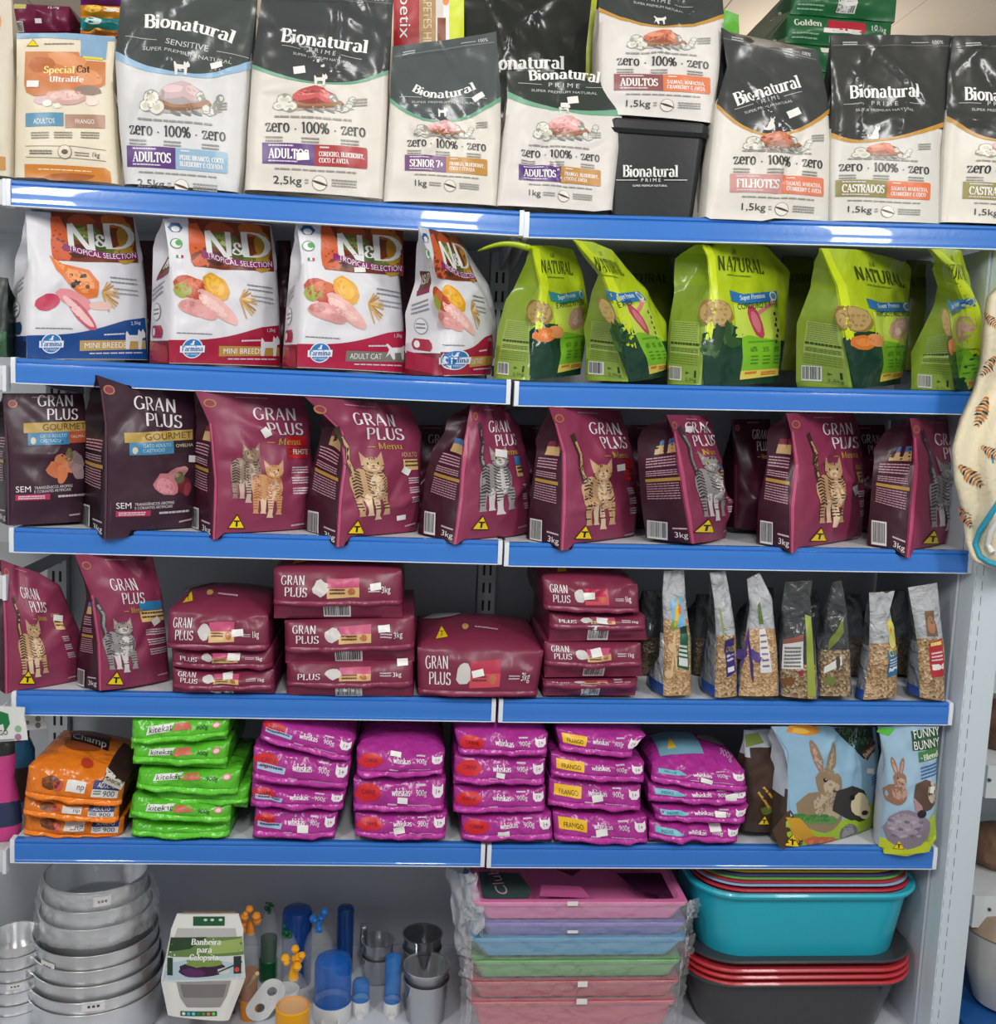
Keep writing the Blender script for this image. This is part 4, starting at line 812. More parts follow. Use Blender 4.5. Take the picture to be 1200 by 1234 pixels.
# ------------------------------------------------------------------ second shelf, left: white bags with fruit pictures
GN = 'white fruit picture bags on the second shelf'
def nd(label, L, R, T, G, Y, yaw, bot, fruit, tag, tagc, animal, seed, wave=(.16, .14, .2, .29), banner=True, narrow=False, bulge=.024):
    k = Pack(2, L, R, Y, yaw, 4, (), T, .09, G, bulge, seed, 7, .0045, .5)
    r = thing('pet_food_bag', label, 'pet food bag', k.base(), GN); dk = tuple(int(c*.7) for c in bot)
    WT = film((220, 220, 225), .36, .25); SD = film((214, 214, 220), .36, .25)
    k.body(r, WT, SD, mats=[WT, SD, film(bot, .25, .25), film(dk, .3, .25), film((40, 44, 66), .3)], zone=lambda fr, v: (0 if fr else 1) if v > .17 else (0 if fr else 3))
    k.m = quadmap(L[0], R[0], R[-1], L[-1])
    a0, a1, a2, a3 = wave; n = 16; wv = [(i/n, (a0*(1-i/n)+a3*(i/n))-.035*math.sin(math.pi*min(1, i/n*1.25))) for i in range(n+1)]
    k.poly('bottom_colour', [(.0, .004)]+[(1, .004)]+wv[::-1], film(bot, .24, .3), z=1)
    # fruit panel
    pn = [(.22, 1.0), (.24, .9), (.21, .78), (.215, .70), (.24, .665), (.5, .655), (.8, .66), (.985, .665), (.99, .99)]
    k.poly('fruit_picture', pn, (120, 52, 30), z=1)
    E_ = lambda x, y, rx, ry, c, z, sd=3, rot=0.: k.ell('fruit_picture', x, y, rx, ry, c, 18, .06, sd, rot, z=z)
    k.poly('fruit_picture', [(.22, .96), (.3, .97), (.37, .86), (.4, .72), (.36, .664), (.25, .667), (.215, .7), (.21, .78)], (206, 92, 44), z=1.3)
    for x, y, rx, ry, c, sd in ((.5, .93, .13, .06, (170, 74, 34), 2), (.8, .95, .12, .05, (190, 100, 40), 4), (.9, .84, .08, .1, (176, 132, 42), 5), (.52, .86, .15, .06, (96, 112, 46), 6), (.52, .86, .11, .042, (142, 154, 74), 7), (.55, .84, .05, .02, (190, 196, 130), 8), (.66, .78, .1, .05, (72, 90, 38), 9), (.45, .73, .09, .05, (74, 42, 26), 3), (.74, .72, .1, .05, (104, 118, 50), 6), (.86, .72, .1, .07, (186, 148, 52), 7)): E_(x, y, rx, ry, c, 1.5+.03*sd, sd)
    k.text('brand_lettering', 'N', (.33, .72), (.64, .72), .2, (232, 232, 230), 'roman', z=3); k.text('brand_lettering', '&', (.60, .765), (.73, .765), .085, (232, 232, 230), 'serif', z=3); k.text('brand_lettering', 'D', (.66, .75), (.99, .755), .18, (232, 232, 230), 'roman', z=3)
    k.poly('flavour_banner', [(.31, .735), (.5, .70), (.75, .672), (.985, .69), (.985, .735), (.75, .72), (.5, .745), (.32, .782)], (136, 34, 104), z=5)
    k.text('flavour_banner', 'TROPICAL SELECTION', (.36, .737), (.97, .70), .036, WH, 'sans', (.66, .685), z=8)
    k.micro('small_print#1', .7, .55, .95, .54, .009, (130, 132, 140), 2, -.03); k.micro('small_print#1', .72, .475, .95, .465, .009, (150, 152, 160), 2, -.03)
    # food
    oats = lambda cx, cy: [k.line('food_picture', [(cx, cy), (cx+.15*math.cos(a), cy+.11*math.sin(a)-.03)], .012, c, z=2+.02*i) for i, (a, c) in enumerate(zip([1.2, .8, .4, 0, -.4, -.8, -1.2, 1., .2, -.6], [(206, 160, 92), (184, 134, 66), (222, 182, 116)]*4))]
    Fd = lambda x, y, rx, ry, c, z, sd=3, rot=0., ro=.05: k.ell('food_picture', x, y, rx, ry, c, 20, ro, sd, rot, z=z)
    oats(.62, .45)
    if fruit == 'papaya':
        k.poly('food_picture', [(.19, .70), (.3, .64), (.52, .6), (.6, .52), (.58, .42), (.48, .4), (.36, .48), (.24, .6)], (224, 120, 58), z=2.2); k.poly('food_picture', [(.22, .68), (.34, .61), (.5, .58), (.56, .52), (.54, .45), (.46, .44), (.36, .52)], (240, 158, 92), z=2.4)
        for i in range(12): Fd(.36+.14*((i*.37) % 1), .565-.09*((i*.61) % 1), .018, .014, (44, 44, 36), 2.6, i)
        Fd(.38, .4, .16, .055, (222, 140, 146), 2.5, 4, -.3); Fd(.16, .38, .1, .055, (196, 62, 92), 2.7, 5, .2); Fd(.44, .3, .15, .05, (200, 80, 104), 2.8, 6, -.75); Fd(.41, .32, .16, .03, (236, 190, 190), 2.9, 6, -.7); Fd(.6, .36, .1, .03, (228, 190, 180), 2.6, 7)
    else:
        Fd(.2, .52, .15, .075, (186, 74, 48), 2.2, 4, -.25); Fd(.13, .5, .075, .055, (150, 160, 60), 2.3, 5); Fd(.22, .545, .09, .04, (208, 110, 70), 2.35, 6)
        Fd(.42, .53, .125, .085, (224, 162, 38), 2.5, 3, -.5); Fd(.41, .54, .09, .06, (240, 186, 62), 2.6, 4, -.5)
        Fd(.24, .38, .16, .06, (214, 150, 146), 2.7, 4, -.1); Fd(.42, .39, .2, .06, (232, 178, 172), 2.8, 5, -.55); Fd(.38, .4, .14, .04, (242, 204, 196), 2.9, 6, -.5); Fd(.3, .35, .12, .045, (222, 160, 158), 3., 7, -.2); Fd(.16, .4, .07, .03, (196, 126, 122), 3.1, 8)
    k.micro('small_print#2', .06, .205, .36, .2, .006, (120, 122, 130))
    # maker's seal, breed tag, silhouette
    m = k.m; cx, cy = m(.19, .105); k.m = None
    k.ell('maker_mark', cx, cy, 12, 12, (226, 232, 240), 24, z=3); k.ell('maker_mark', cx, cy, 10.8, 10.8, (46, 120, 186), 24, z=3.5); k.rect('maker_mark', cx-14, cy-3, cx+14, cy+5, (230, 236, 244), z=4); k.text('maker_mark', 'Farmina', (cx-12, cy+3.4), (cx+12, cy+3.4), 6, (30, 96, 160), 'bold', z=5); k.text('maker_mark', 'PET FOODS', (cx-7, cy+8.6), (cx+7, cy+8.6), 2.4, WH, z=5); pet(k, 'maker_mark', 'cat', cx, cy-6.4, 5, (236, 240, 246), 4.5); k.m = m
    k.poly('breed_tag', [(.42, .055), (.985, .075), (.985, .135), (.42, .125)], tagc, z=2.5); k.text('breed_tag', tag, (.455, .073), (.455+.033*len(tag), .083), .036, WH, 'sans', z=6)
    k.micro('small_print#3', .5, .035, .95, .045, .008, (200, 200, 214)); k.micro('small_print#4', .62, .16, .8, .17, .01, (214, 214, 224))
    k.m = None; ax, ay = m(.9, .14)
    if not narrow: pet(k, 'animal_mark', animal, ax, ay, 24, (222, 222, 226), 3.2)
    k.m = m
    k.text('weight_lettering', '2,5kg' if fruit == 'papaya' else '1,5kg', (.86, .235), (.95, .245), .022, (220, 220, 230), z=5)
    # top left marks
    if seed != 51:
        k.ell('blue_mark', .1, .93, .07, .035, (46, 88, 146), 6, z=2); k.ell('blue_mark', .1, .92, .04, .02, (225, 225, 228), 10, z=3); k.ell('green_mark', .1, .82, .055, .036, (74, 150, 84), 18, z=2); k.ell('green_mark', .1, .82, .045, .03, (228, 230, 230), 18, z=3); k.ell('green_mark', .12, .825, .03, .02, (84, 160, 90), 10, z=4)
        for i, c in enumerate(((40, 130, 70), (235, 235, 235), (190, 40, 50))): k.rect('flag_mark', .09+.02*i, .72, .11+.02*i, .74, c, z=3)
    k.m = None; k.root = r; return k
def side_nd(k, gm, col, logo=False):
    k.m = gm
    k.poly('side_foot', [(0.02, .0), (.98, .0), (.98, .12), (.02, .15)], film(col, .25, .3), 'left', 1)
    k.ell('side_seal', .5, .36, .26, .065, (150, 152, 158), 18, surf='left', z=2); k.ell('side_seal', .5, .36, .23, .057, (222, 222, 228), 18, surf='left', z=3); k.micro('side_seal', .32, .37, .68, .37, .012, (120, 122, 130), 2, -.03, surf='left')
    k.poly('side_badge', [(.25, .17), (.75, .17), (.82, .2), (.82, .23), (.75, .26), (.25, .26), (.18, .23), (.18, .2)], (160, 40, 66) if col[0] > 90 else (30, 60, 90), 'left', 2); k.ell('side_badge', .35, .215, .1, .03, (225, 225, 228), 14, surf='left', z=3)
    k.micro('side_small_print', .1, .52, .9, .56, .012, (130, 132, 140), 3, -.035, surf='left')
    if logo: k.poly('side_logo', [(.3, .62), (.95, .66), (.95, .78), (.4, .8)], (96, 60, 44), 'left', 2); k.poly('side_logo', [(.3, .6), (.95, .62), (.95, .66), (.3, .64)], (130, 50, 80), 'left', 3); k.text('side_logo', 'N&D', (.4, .68), (.9, .7), .08, (230, 228, 222), 'roman', surf='left')
    k.m = None
kk = nd('white bag with papaya picture and blue bottom, leftmost of the fruit bags', [(32, 433), (32, 380), (34, 320), (31, 254)], [(178, 434), (177, 365), (172, 310), (161, 259)], [(70, 258)], [(12, 428), (15, 360), (18, 312), (26, 290), (29, 262)], .012, 35, (28, 74, 140), 'papaya', 'MINI BREEDS', (190, 158, 92), 'dog', 51)
side_nd(kk, quadmap((14, 428), (32, 433), (31, 254), (10, 290)), (28, 40, 70)); kk.done()
kk = nd('white bag with mango and chicken picture, red bottom and a mini breeds tag', [(204, 438), (206, 360), (203, 300), (197, 261)], [(338, 442), (337, 379), (333, 310), (326, 271)], [(232, 264)], [(180, 433), (183, 360), (184, 300), (190, 275)], .012, 33, (160, 28, 58), 'mango', 'MINI BREEDS', (178, 140, 62), 'dog', 52)
side_nd(kk, quadmap((181, 433), (204, 438), (197, 261), (184, 280)), (150, 30, 56), True); kk.done()
kk = nd('white bag with mango picture, red bottom and grey adult cat tag', [(358, 443), (361, 375), (363, 310), (357, 264)], [(489, 450), (486, 390), (481, 330), (487, 274)], [(420, 268)], [(340, 438), (345, 370), (350, 310), (355, 290)], .010, 24, (172, 30, 66), 'mango', 'ADULT CAT', (122, 120, 112), 'run', 53)
side_nd(kk, quadmap((341, 438), (358, 443), (357, 264), (352, 290)), (150, 30, 56)); kk.sticker(429, 327, 13, 6, 0); kk.done()
kk = nd('white mango picture bag turned aside, next to the lime bags', [(535, 453), (537, 400), (533, 340), (512, 295), (504, 273)], [(590, 452), (597, 400), (588, 345), (552, 285)], [], [(487, 444), (488, 378), (500, 340), (503, 290)], .004, 55, (164, 30, 62), 'mango', 'CASTRADO', (190, 150, 70), 'cat', 54, narrow=True, bulge=.03)
side_nd(kk, quadmap((488, 444), (535, 453), (508, 290), (500, 300)), (158, 30, 60), True); kk.done()
# ------------------------------------------------------------------ second shelf, right: lime bags
GL = 'lime green bags on the second shelf'; LIME = (178, 202, 34); LIMD = (150, 176, 40); DG = (26, 62, 46); OLV = (140, 166, 72)
def nat(label, L, R, T, G, gq, Y, yaw, seed, food, banc, flav, lx=.38, kg='2,5kg', bulge=.03, flap=None):
    k = Pack(2, L, R, Y, yaw, 3, (), T, .1, G, bulge, seed, 8, .005, .5)
    r = thing('pet_food_bag', label, 'pet food bag', k.base(), GL)
    fm, sm, dm = film(LIME, .26, .4), film((142, 168, 62), .2, .6, 12), film(DG, .2, .55, 12)
    k.body(r, fm, sm, mats=[fm, sm, dm, film((150, 178, 48), .2, .6, 12)], zone=lambda fr, v: (2 if v < .32 else 0) if fr else (1 if v < .7 else 3))
    k.m = quadmap(L[0], R[0], R[-1], L[-1])
    k.text('brand_lettering', 'NATURAL', (lx, .8), (min(1., lx+.62), .79), .1, (60, 72, 24), 'roman', z=5); k.text('brand_lettering#2', 'LÉ'.replace('É', 'E'), (lx+.2, .925), (lx+.28, .925), .03, (60, 72, 24), z=5); k.micro('small_print', lx+.1, .765, lx+.4, .76, .008, (110, 128, 40))
    k.poly('flavour_banner', [(.34, .585), (.5, .56), (.98, .6), (.98, .67), (.5, .635), (.34, .66)], banc, z=2); k.text('flavour_banner', 'FRANGO / VEGGIES'.split(' /')[0] if False else 'Pedaços de verdade'[:0] or 'Super Premium', (.45, .59), (.78, .615), .034, (206, 226, 240), 'bold', z=5); k.ell('flavour_banner', .9, .63, .055, .033, (226, 232, 230), 16, z=4); k.ell('flavour_banner', .9, .63, .04, .024, (90, 140, 160), 16, z=5)
    k.text('flavour_lettering', flav, (.4, .525), (min(1.0, .4+.036*len(flav)), .555), .04, (40, 56, 24), 'sans', z=5)
    E_ = lambda x, y, rx, ry, c, z, sd=3, rot=0., ro=.06: k.ell('food_picture', x, y, rx, ry, c, 18, ro, sd, rot, z=z)
    E_(.16, .5, .19, .1, (150, 118, 66), 2, 4, 0, .08); E_(.16, .5, .165, .085, (188, 160, 104), 2.2, 5); 
    for i in range(10): E_(.05+.24*((i*.41) % 1), .45+.11*((i*.67) % 1), .02, .01, (164, 132, 80), 2.3, i)
    if food == 'chicken':
        E_(.76, .45, .2, .085, (206, 160, 140), 2.4, 6, .2, .1); E_(.78, .46, .13, .05, (226, 188, 170), 2.6, 7); E_(.7, .42, .06, .03, (236, 206, 190), 2.8, 8)
        E_(.2, .33, .13, .055, (212, 116, 48), 2.5, 3); E_(.36, .345, .12, .05, (226, 150, 92), 2.6, 4); E_(.2, .33, .08, .03, (226, 140, 70), 2.7, 5)
    else:
        E_(.62, .44, .14, .07, (184, 70, 92), 2.4, 6, -.9); E_(.62, .44, .09, .045, (212, 120, 130), 2.6, 7, -.9); k.line('food_picture', [(.66, .5), (.86, .58)], .03, (214, 128, 130), z=2.7); E_(.88, .59, .04, .02, (226, 180, 170), 2.8)
        for i in range(6): E_(.88+.05*((i*.6) % 1), .4-.04*i+.1, .022, .014, (52, 60, 50), 2.6, i)
        for i in range(7): E_(.24+.13*math.cos(i*.9)-.05, .3+.06*math.sin(i*1.3), .09, .04, [(46, 82, 40), (64, 104, 52), (36, 66, 36)][i % 3], 2.5+.05*i, i, i*.8, .15)
    k.poly('pale_panel', [(.36, .33), (.97, .3), (.97, .575), (.5, .55), (.36, .56)], (196, 218, 84), z=1.3); k.poly('dark_base', [(.02, .01), (.44, .03), (.44, .4), (.2, .42), (.02, .36)], film(DG, .2, .55, 12), z=1.2)
    k.poly('nutrition_panel', [(.42, .04), (.95, .06), (.97, .3), (.5, .345), (.43, .33)], (126, 190, 44), z=2.2); k.poly('yellow_strip', [(.42, .035), (.95, .055), (.955, .105), (.42, .095)], (226, 206, 96), z=2.8)
    for i, t in enumerate(('60%', '35%', '0%')): k.text('nutrition_panel', t, (.52+.16*i, .225), (.61+.16*i, .23), .035, (44, 110, 34), z=5); k.micro('nutrition_panel', .52+.16*i, .19, .62+.16*i, .192, .009, (70, 130, 50), 3, -.025)
    k.micro('nutrition_panel', .5, .29, .9, .3, .01, (86, 150, 50)); k.micro('yellow_strip', .47, .07, .62, .075, .016, (214, 120, 40)); k.micro('yellow_strip', .68, .075, .9, .08, .01, (214, 120, 40), 2, -.015)
    k.m = quadmap(*gq)
    P = lambda pts, c, z=1: k.poly('side_print', pts, c, 'left', z)
    P([(.06, .03), (.94, .03), (.94, .3), (.06, .3)], OLV, 1); P([(.06, .3), (.94, .3), (.9, .64), (.06, .64)], (166, 190, 98), 1)
    k.micro('side_print', .1, .33, .9, .33, .008, (84, 104, 40), 3, .016, surf='left')
    k.micro('side_print', .08, .4, .92, .4, .026, (60, 84, 30), 1, surf='left')
    for yy in (.3, .28, .255, .23, .205): k.micro('side_print', .1, yy, .9, yy, .006, (96, 122, 44), surf='left')
    k.micro('side_print', .1, .62, .86, .62, .006, (104, 126, 60), 9, -.022, surf='left')
    x0, y0 = k.px((.06, .17)); x1, y1 = k.px((.48, .03)); m = k.m; k.m = None; k.barcode(x0, y0, x1, y1-2, 'left', seed, tilt=1.5); k.m = m
    k.ell('recycling_mark', .62, .12, .07, .02, (70, 96, 40), 3, surf='left', z=3); k.line('tidy_mark', [(.84, .08), (.84, .15)], .05, (40, 60, 30), 'left', 3); k.text('side_weight', kg, (.58, .04), (.88, .045), .03, (70, 90, 40), surf='left', z=5)
    k.m = None
    n_ = len(L)-1; k.poly('front_edge', [(p[0]+.3, p[1]) for p in L[1:]]+[(p[0]+(3.0+5.5*i/n_), p[1]+(1.5 if i == n_ else 0)) for i, p in list(enumerate(L))[:0:-1]], (206, 226, 26), z=1.6)
    k.done(); 
    if flap:  # the loose top strip folded over
        A = [k.P+k.e1*k.Lf(k.H)+k.e2*k.H*.97]; w_ = []; tip = at_y(flap, k.Y+.02); st = k.front(*k.ab(.02, .985)); N = 10; v = []; f = []
        for i in range(N+1):
            t = i/N; c = st.lerp(tip, t)+V((0, 0, .012*math.sin(math.pi*t))); hw = .016*(1-t)**.5*(1)+.003
            v += [c+V((0, .012, hw*.45)), c+V((0, -.008, hw*.1)), c+V((0, .0, -hw*.45)), c+V((0, .012, -hw*.1))]
        for i in range(N):
            for j in range(4): f.append((4*i+j, 4*i+(j+1) % 4, 4*i+4+(j+1) % 4, 4*i+4+j))
        f += [(3, 2, 1, 0), (4*N, 4*N+1, 4*N+2, 4*N+3)]; fixn(mesh('top_flap', v, f, film(LIME, .3), None, r))
    return k
TEAL, SKY = (54, 140, 150), (48, 116, 176)
nat('lime green bag with a loose pointed top strip and teal banner, first from the left', [(637, 458), (642, 400), (650, 345), (640, 300), (634, 296)], [(699, 451), (706, 370), (702, 330), (691, 301)], [(662, 296)], [(595, 454), (599, 400), (609, 362), (621, 343), (634, 315)], [(595, 454), (637, 458), (648, 350), (618, 346)], .004, 46, 61, 'chicken', TEAL, 'E ARROZ INTEGRAL', .24, flap=(576, 302))
nat('lime green bag with a bright bent front edge, narrow, second from the left', [(757, 460), (753, 420), (742, 380), (724, 330), (690, 289)], [(801, 453), (797, 390), (778, 352), (738, 302)], [(712, 292)], [(705, 452), (703, 395), (713, 352), (722, 332)], [(705, 452), (757, 460), (734, 350), (716, 350)], .006, 50, 62, 'lamb', SKY, 'E AVEIA', .3)
nat('lime green bag with lamb and spinach picture, widest of the lime bags', [(845, 466), (848, 410), (855, 350), (852, 310), (842, 289)], [(939, 461), (946, 400), (952, 327), (925, 298)], [(890, 291)], [(804, 460), (806, 390), (812, 335), (808, 300)], [(804, 460), (845, 466), (850, 345), (810, 345)], .006, 33, 63, 'lamb', SKY, 'CORDEIRO E AVEIA', .22, bulge=.026)
nat('lime green bag with raw chicken picture and blue banner, second from the right', [(1027, 469), (1017, 410), (1007, 345), (988, 299)], [(1084, 462), (1091, 400), (1098, 324), (1094, 318)], [(1030, 301), (1060, 308)], [(959, 459), (960, 390), (978, 338), (982, 320)], [(960, 459), (1027, 469), (1009, 350), (976, 345)], .004, 42, 64, 'chicken', SKY, 'FRANGO E ARROZ INTEGRAL', .3)
nat('lime green bag beside the hanging cream towel, mostly showing its side', [(1150, 478), (1160, 430), (1158, 370), (1144, 325), (1120, 300)], [(1166, 473), (1170, 400), (1166, 330), (1158, 302)], [(1140, 300)], [(1098, 466), (1097, 426), (1122, 375), (1130, 345)], [(1099, 466), (1150, 478), (1150, 355), (1126, 375)], -.002, 48, 65, 'chicken', SKY, 'FRANGO', .3)
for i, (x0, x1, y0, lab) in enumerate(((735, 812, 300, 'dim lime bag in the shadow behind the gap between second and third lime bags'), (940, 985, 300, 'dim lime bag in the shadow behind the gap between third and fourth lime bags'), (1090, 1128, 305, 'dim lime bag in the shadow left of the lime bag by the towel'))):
    k = Pack(2, [(x0, 446), (x0, 370), (x0+4, y0)], [(x1, 448), (x1, 370), (x1-6, y0)], .3, 4, 2, D=.07, bulge=.014, seed=70+i, crease=6); r = thing('pet_food_bag', lab, 'pet food bag', k.base(), GL); k.body(r, film((96, 110, 30)), film((70, 84, 30))); k.text('lettering', 'NATURAL', (x0+6, y0+42), (x1-8, y0+42), 12, (40, 50, 20), 'roman'); k.done()  # darkened copy of the lime; shade is put into the bag colour
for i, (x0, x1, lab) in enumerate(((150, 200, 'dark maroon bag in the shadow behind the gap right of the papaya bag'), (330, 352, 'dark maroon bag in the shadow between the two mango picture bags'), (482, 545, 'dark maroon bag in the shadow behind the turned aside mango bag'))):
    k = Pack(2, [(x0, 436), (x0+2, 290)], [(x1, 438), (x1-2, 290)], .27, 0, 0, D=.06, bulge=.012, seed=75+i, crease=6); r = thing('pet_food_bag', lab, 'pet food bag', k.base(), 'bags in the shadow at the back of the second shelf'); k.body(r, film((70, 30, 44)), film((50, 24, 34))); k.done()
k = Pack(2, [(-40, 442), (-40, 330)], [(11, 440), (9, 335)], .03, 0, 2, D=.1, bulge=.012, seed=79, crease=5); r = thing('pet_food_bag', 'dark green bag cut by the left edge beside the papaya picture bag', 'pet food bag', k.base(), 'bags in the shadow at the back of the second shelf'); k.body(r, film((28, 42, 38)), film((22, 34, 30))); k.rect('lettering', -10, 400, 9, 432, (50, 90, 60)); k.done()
# ------------------------------------------------------------------ third and fourth shelf: maroon cat food bags
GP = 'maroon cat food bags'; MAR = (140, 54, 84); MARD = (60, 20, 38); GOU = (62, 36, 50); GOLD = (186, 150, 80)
CATS = {'tan': ((196, 158, 118), (226, 200, 166), (64, 46, 36)), 'grey': ((150, 146, 146), (214, 210, 208), (60, 58, 60)), 'orange': ((206, 152, 106), (232, 200, 168), (170, 104, 66)), 'tabby': ((150, 124, 108), (196, 176, 160), (66, 50, 44))}
def cat(k, part, X, kind, tail=True, seed=1, z0=2.):
    """a standing cat seen from the front; X maps its own unit box to the pack"""
    c, li, dk = CATS[kind]; m0, k.m = k.m, X; r = random.Random(seed)
    E_ = lambda x, y, rx, ry, cc, z, rot=0., n=16: k.ell(part, x, y, rx, ry, cc, n, .03, 3, rot, z=z0+z)
    def st(pts, w_, cc, z): k.line(part, pts, w_, cc, z=z0+z)
    if tail: st([(.16, .66), (.1, .9), (.16, 1.1), (.06, 1.3), (.02, 1.42)], .13, dk, .05); st([(.18, .66), (.12, .9), (.18, 1.1), (.08, 1.3)], .06, c, .1)
    E_(.3, .5, .27, .26, c, .2); 
    for x in (.14, .34): k.poly(part, [(x-.08, .36), (x+.1, .36), (x+.07, .04), (x+.1, 0), (x-.07, 0), (x-.05, .06)], c if x < .2 else li, z=z0+.25)
    E_(.62, .5, .29, .27, c, .4); E_(.64, .46, .17, .2, li, .5)
    for x in (.55, .8): k.poly(part, [(x-.1, .34), (x+.1, .34), (x+.06, .04-.06*(x < .6)), (x+.1, -.02-.06*(x < .6)), (x-.1, -.02-.06*(x < .6)), (x-.06, .06)], c if x > .6 else li, z=z0+.6)
    for i in range(9):
        y = .3+.05*i; st([(.08+.02*r.random(), y), (.2, y+.03), (.3, y-.01)], .028, dk, .7)
        if i < 8: st([(.42, y+.08), (.52, y+.02+.03*r.random()), (.6, y+.03)], .02, dk, .72); st([(.88, y+.08), (.8, y+.03), (.7, y+.03)], .02, dk, .72)
    for i in range(5): st([(.46, .3-.05*i), (.63, .3-.05*i)], .02, dk, .75); st([(.72, .3-.05*i), (.88, .3-.05*i)], .02, dk, .75); st([(.06, .3-.05*i), (.2, .3-.05*i)], .02, dk, .75)
    for sx in (-1, 1): k.poly(part, [(.64+sx*.08, .9), (.64+sx*.26, .86), (.64+sx*.26, 1.04)], c, z=z0+.8); k.poly(part, [(.64+sx*.12, .91), (.64+sx*.23, .89), (.64+sx*.24, 1.0)], (206, 160, 150), z=z0+.85)
    E_(.64, .82, .27, .125, c, 1.0); E_(.64, .775, .14, .06, li, 1.1); E_(.64, .8, .035, .016, (150, 90, 84), 1.3)
    for sx in (-1, 1): E_(.64+sx*.115, .84, .05, .024, (196, 190, 110), 1.2); E_(.64+sx*.115, .84, .024, .022, (26, 24, 22), 1.3); st([(.64+sx*.06, .9), (.64+sx*.04, .94)], .03, dk, 1.25); st([(.64+sx*.2, .8), (.64+sx*.26, .8)], .02, dk, 1.25)
    st([(.64, .9), (.64, .94)], .03, dk, 1.25); st([(.6, .755), (.64, .77), (.68, .755)], .012, (90, 60, 56), 1.3)
    k.m = m0
def box_map(x0, y0, x1, y1, base):
    return lambda u, v: base(x0+(x1-x0)*u, y0+(y1-y0)*v)
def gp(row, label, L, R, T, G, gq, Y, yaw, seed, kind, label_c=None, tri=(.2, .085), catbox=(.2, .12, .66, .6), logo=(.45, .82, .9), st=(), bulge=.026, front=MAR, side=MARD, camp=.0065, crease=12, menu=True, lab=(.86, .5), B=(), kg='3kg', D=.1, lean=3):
    k = Pack(row, L, R, Y, yaw, lean, B, T, D, G, bulge, seed, crease, camp, .45)
    r = thing('cat_food_bag', label, 'cat food bag', k.base(), GP if front == MAR else 'dark purple cat food bags')
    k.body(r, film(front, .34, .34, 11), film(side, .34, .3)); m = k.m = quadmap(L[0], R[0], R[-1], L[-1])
    lu, lv, l1 = logo
    k.text('brand_lettering#1', 'GRAN', (lu, lv), (l1-.05, lv+.0), .085, (232, 226, 228), 'roman', z=5); k.text('brand_lettering', 'PLUS', (lu+.1, lv-.105), (l1, lv-.105), .085, (232, 226, 228), 'roman', z=5)
    if menu: k.text('menu_lettering', 'Menu', (lu+.2, lv-.175), (l1-.05, lv-.175), .045, (190, 150, 76), 'serif', z=5); k.line('menu_lettering', [(lu+.1, lv-.16), (lu+.17, lv-.16)], .006, (190, 150, 76), z=5)
    k.micro('small_print#1', .36, .965, .66, .965, .008, (190, 140, 150)); k.ell('quality_mark', .12, .92, .06, .03, (176, 130, 80), 14, z=2); k.ell('quality_mark', .12, .92, .045, .022, (150, 60, 80), 14, z=3)
    if kind in CATS: cat(k, 'cat_picture', box_map(*catbox, m), kind, True, seed)
    k.m = m
    if label_c:
        u, v = lab
        if label_c == 'adult': k.text('flavour_label', 'ADULTO', (u-.03, v+.075), (min(1.0, u+.16), v+.075), .035, (214, 180, 120), z=5)
        else: k.poly('flavour_label', [(u-.02, v+.06), (1.0, v+.06), (1.0, v+.13), (u-.02, v+.13)], label_c if isinstance(label_c, tuple) else (190, 30, 40), z=3)
        k.poly('flavour_label', [(u-.02, v-.03), (1.0, v-.03), (1.0, v+.055), (u-.02, v+.055)], (222, 190, 128) if label_c != 'red' else (190, 34, 46), z=2.5); k.micro('flavour_label', u, v+.03, 1.0, v+.03, .014, (90, 60, 40), 2, -.03)
        for i in range(3): k.micro('claim_lines', u+.02, v-.1-.075*i, 1.0, v-.1-.075*i, .01, (214, 190, 198), 3, -.018)
    k.micro('small_print#2', .06, .1, .075, .22, .004, (206, 170, 180)); k.micro('small_print#3', .8, .05, .95, .055, .012, (200, 170, 180))
    if tri:
        x, y = m(*tri); x1, y1 = m(tri[0], tri[1]+.1); k.m = None; k.warn(x, y, 20, 18)
    k.m = None
    if gq:
        k.m = quadmap(*gq); S_ = 'left'
        k.micro('side_small_print', .12, .78, .95, .78, .012, (196, 150, 164), 4, -.026, surf=S_); k.micro('side_small_print', .12, .66, .95, .66, .009, (196, 150, 164), 3, -.02, surf=S_)
        k.poly('side_gold_band', [(.1, .565), (1, .565), (1, .595), (.1, .595)], (180, 140, 66), S_, 3); k.micro('side_small_print', .12, .54, .95, .54, .01, (186, 140, 156), 7, -.023, surf=S_)
        if label_c: k.poly('side_flavour_label', [(.3, .82), (.98, .82), (.98, .9), (.3, .9)], (206, 170, 120), S_, 2); k.poly('side_flavour_label', [(.3, .9), (.98, .9), (.98, .95), (.3, .95)], (80, 120, 170) if isinstance(label_c, tuple) and label_c[2] > 90 else (120, 40, 60), S_, 2)
        x0, y0 = k.px((.06, .2)); x1, y1 = k.px((.52, .04)); k.text('side_weight', kg, (.68, .05), (.98, .05), .05, (232, 226, 228), surf=S_); k.micro('side_weight', .66, .125, .98, .125, .014, (210, 190, 200), surf=S_); k.m = None; k.barcode(x0, y0, x1, y1, S_, seed, tilt=2.5)
    for q in st: k.sticker(*q)
    k.line('front_edge', [(p[0]+1, p[1]) for p in L[:-1]], 1.6, tuple(min(255, int(c*1.25)+14) for c in front), z=1.2)
    k.root = r; return k
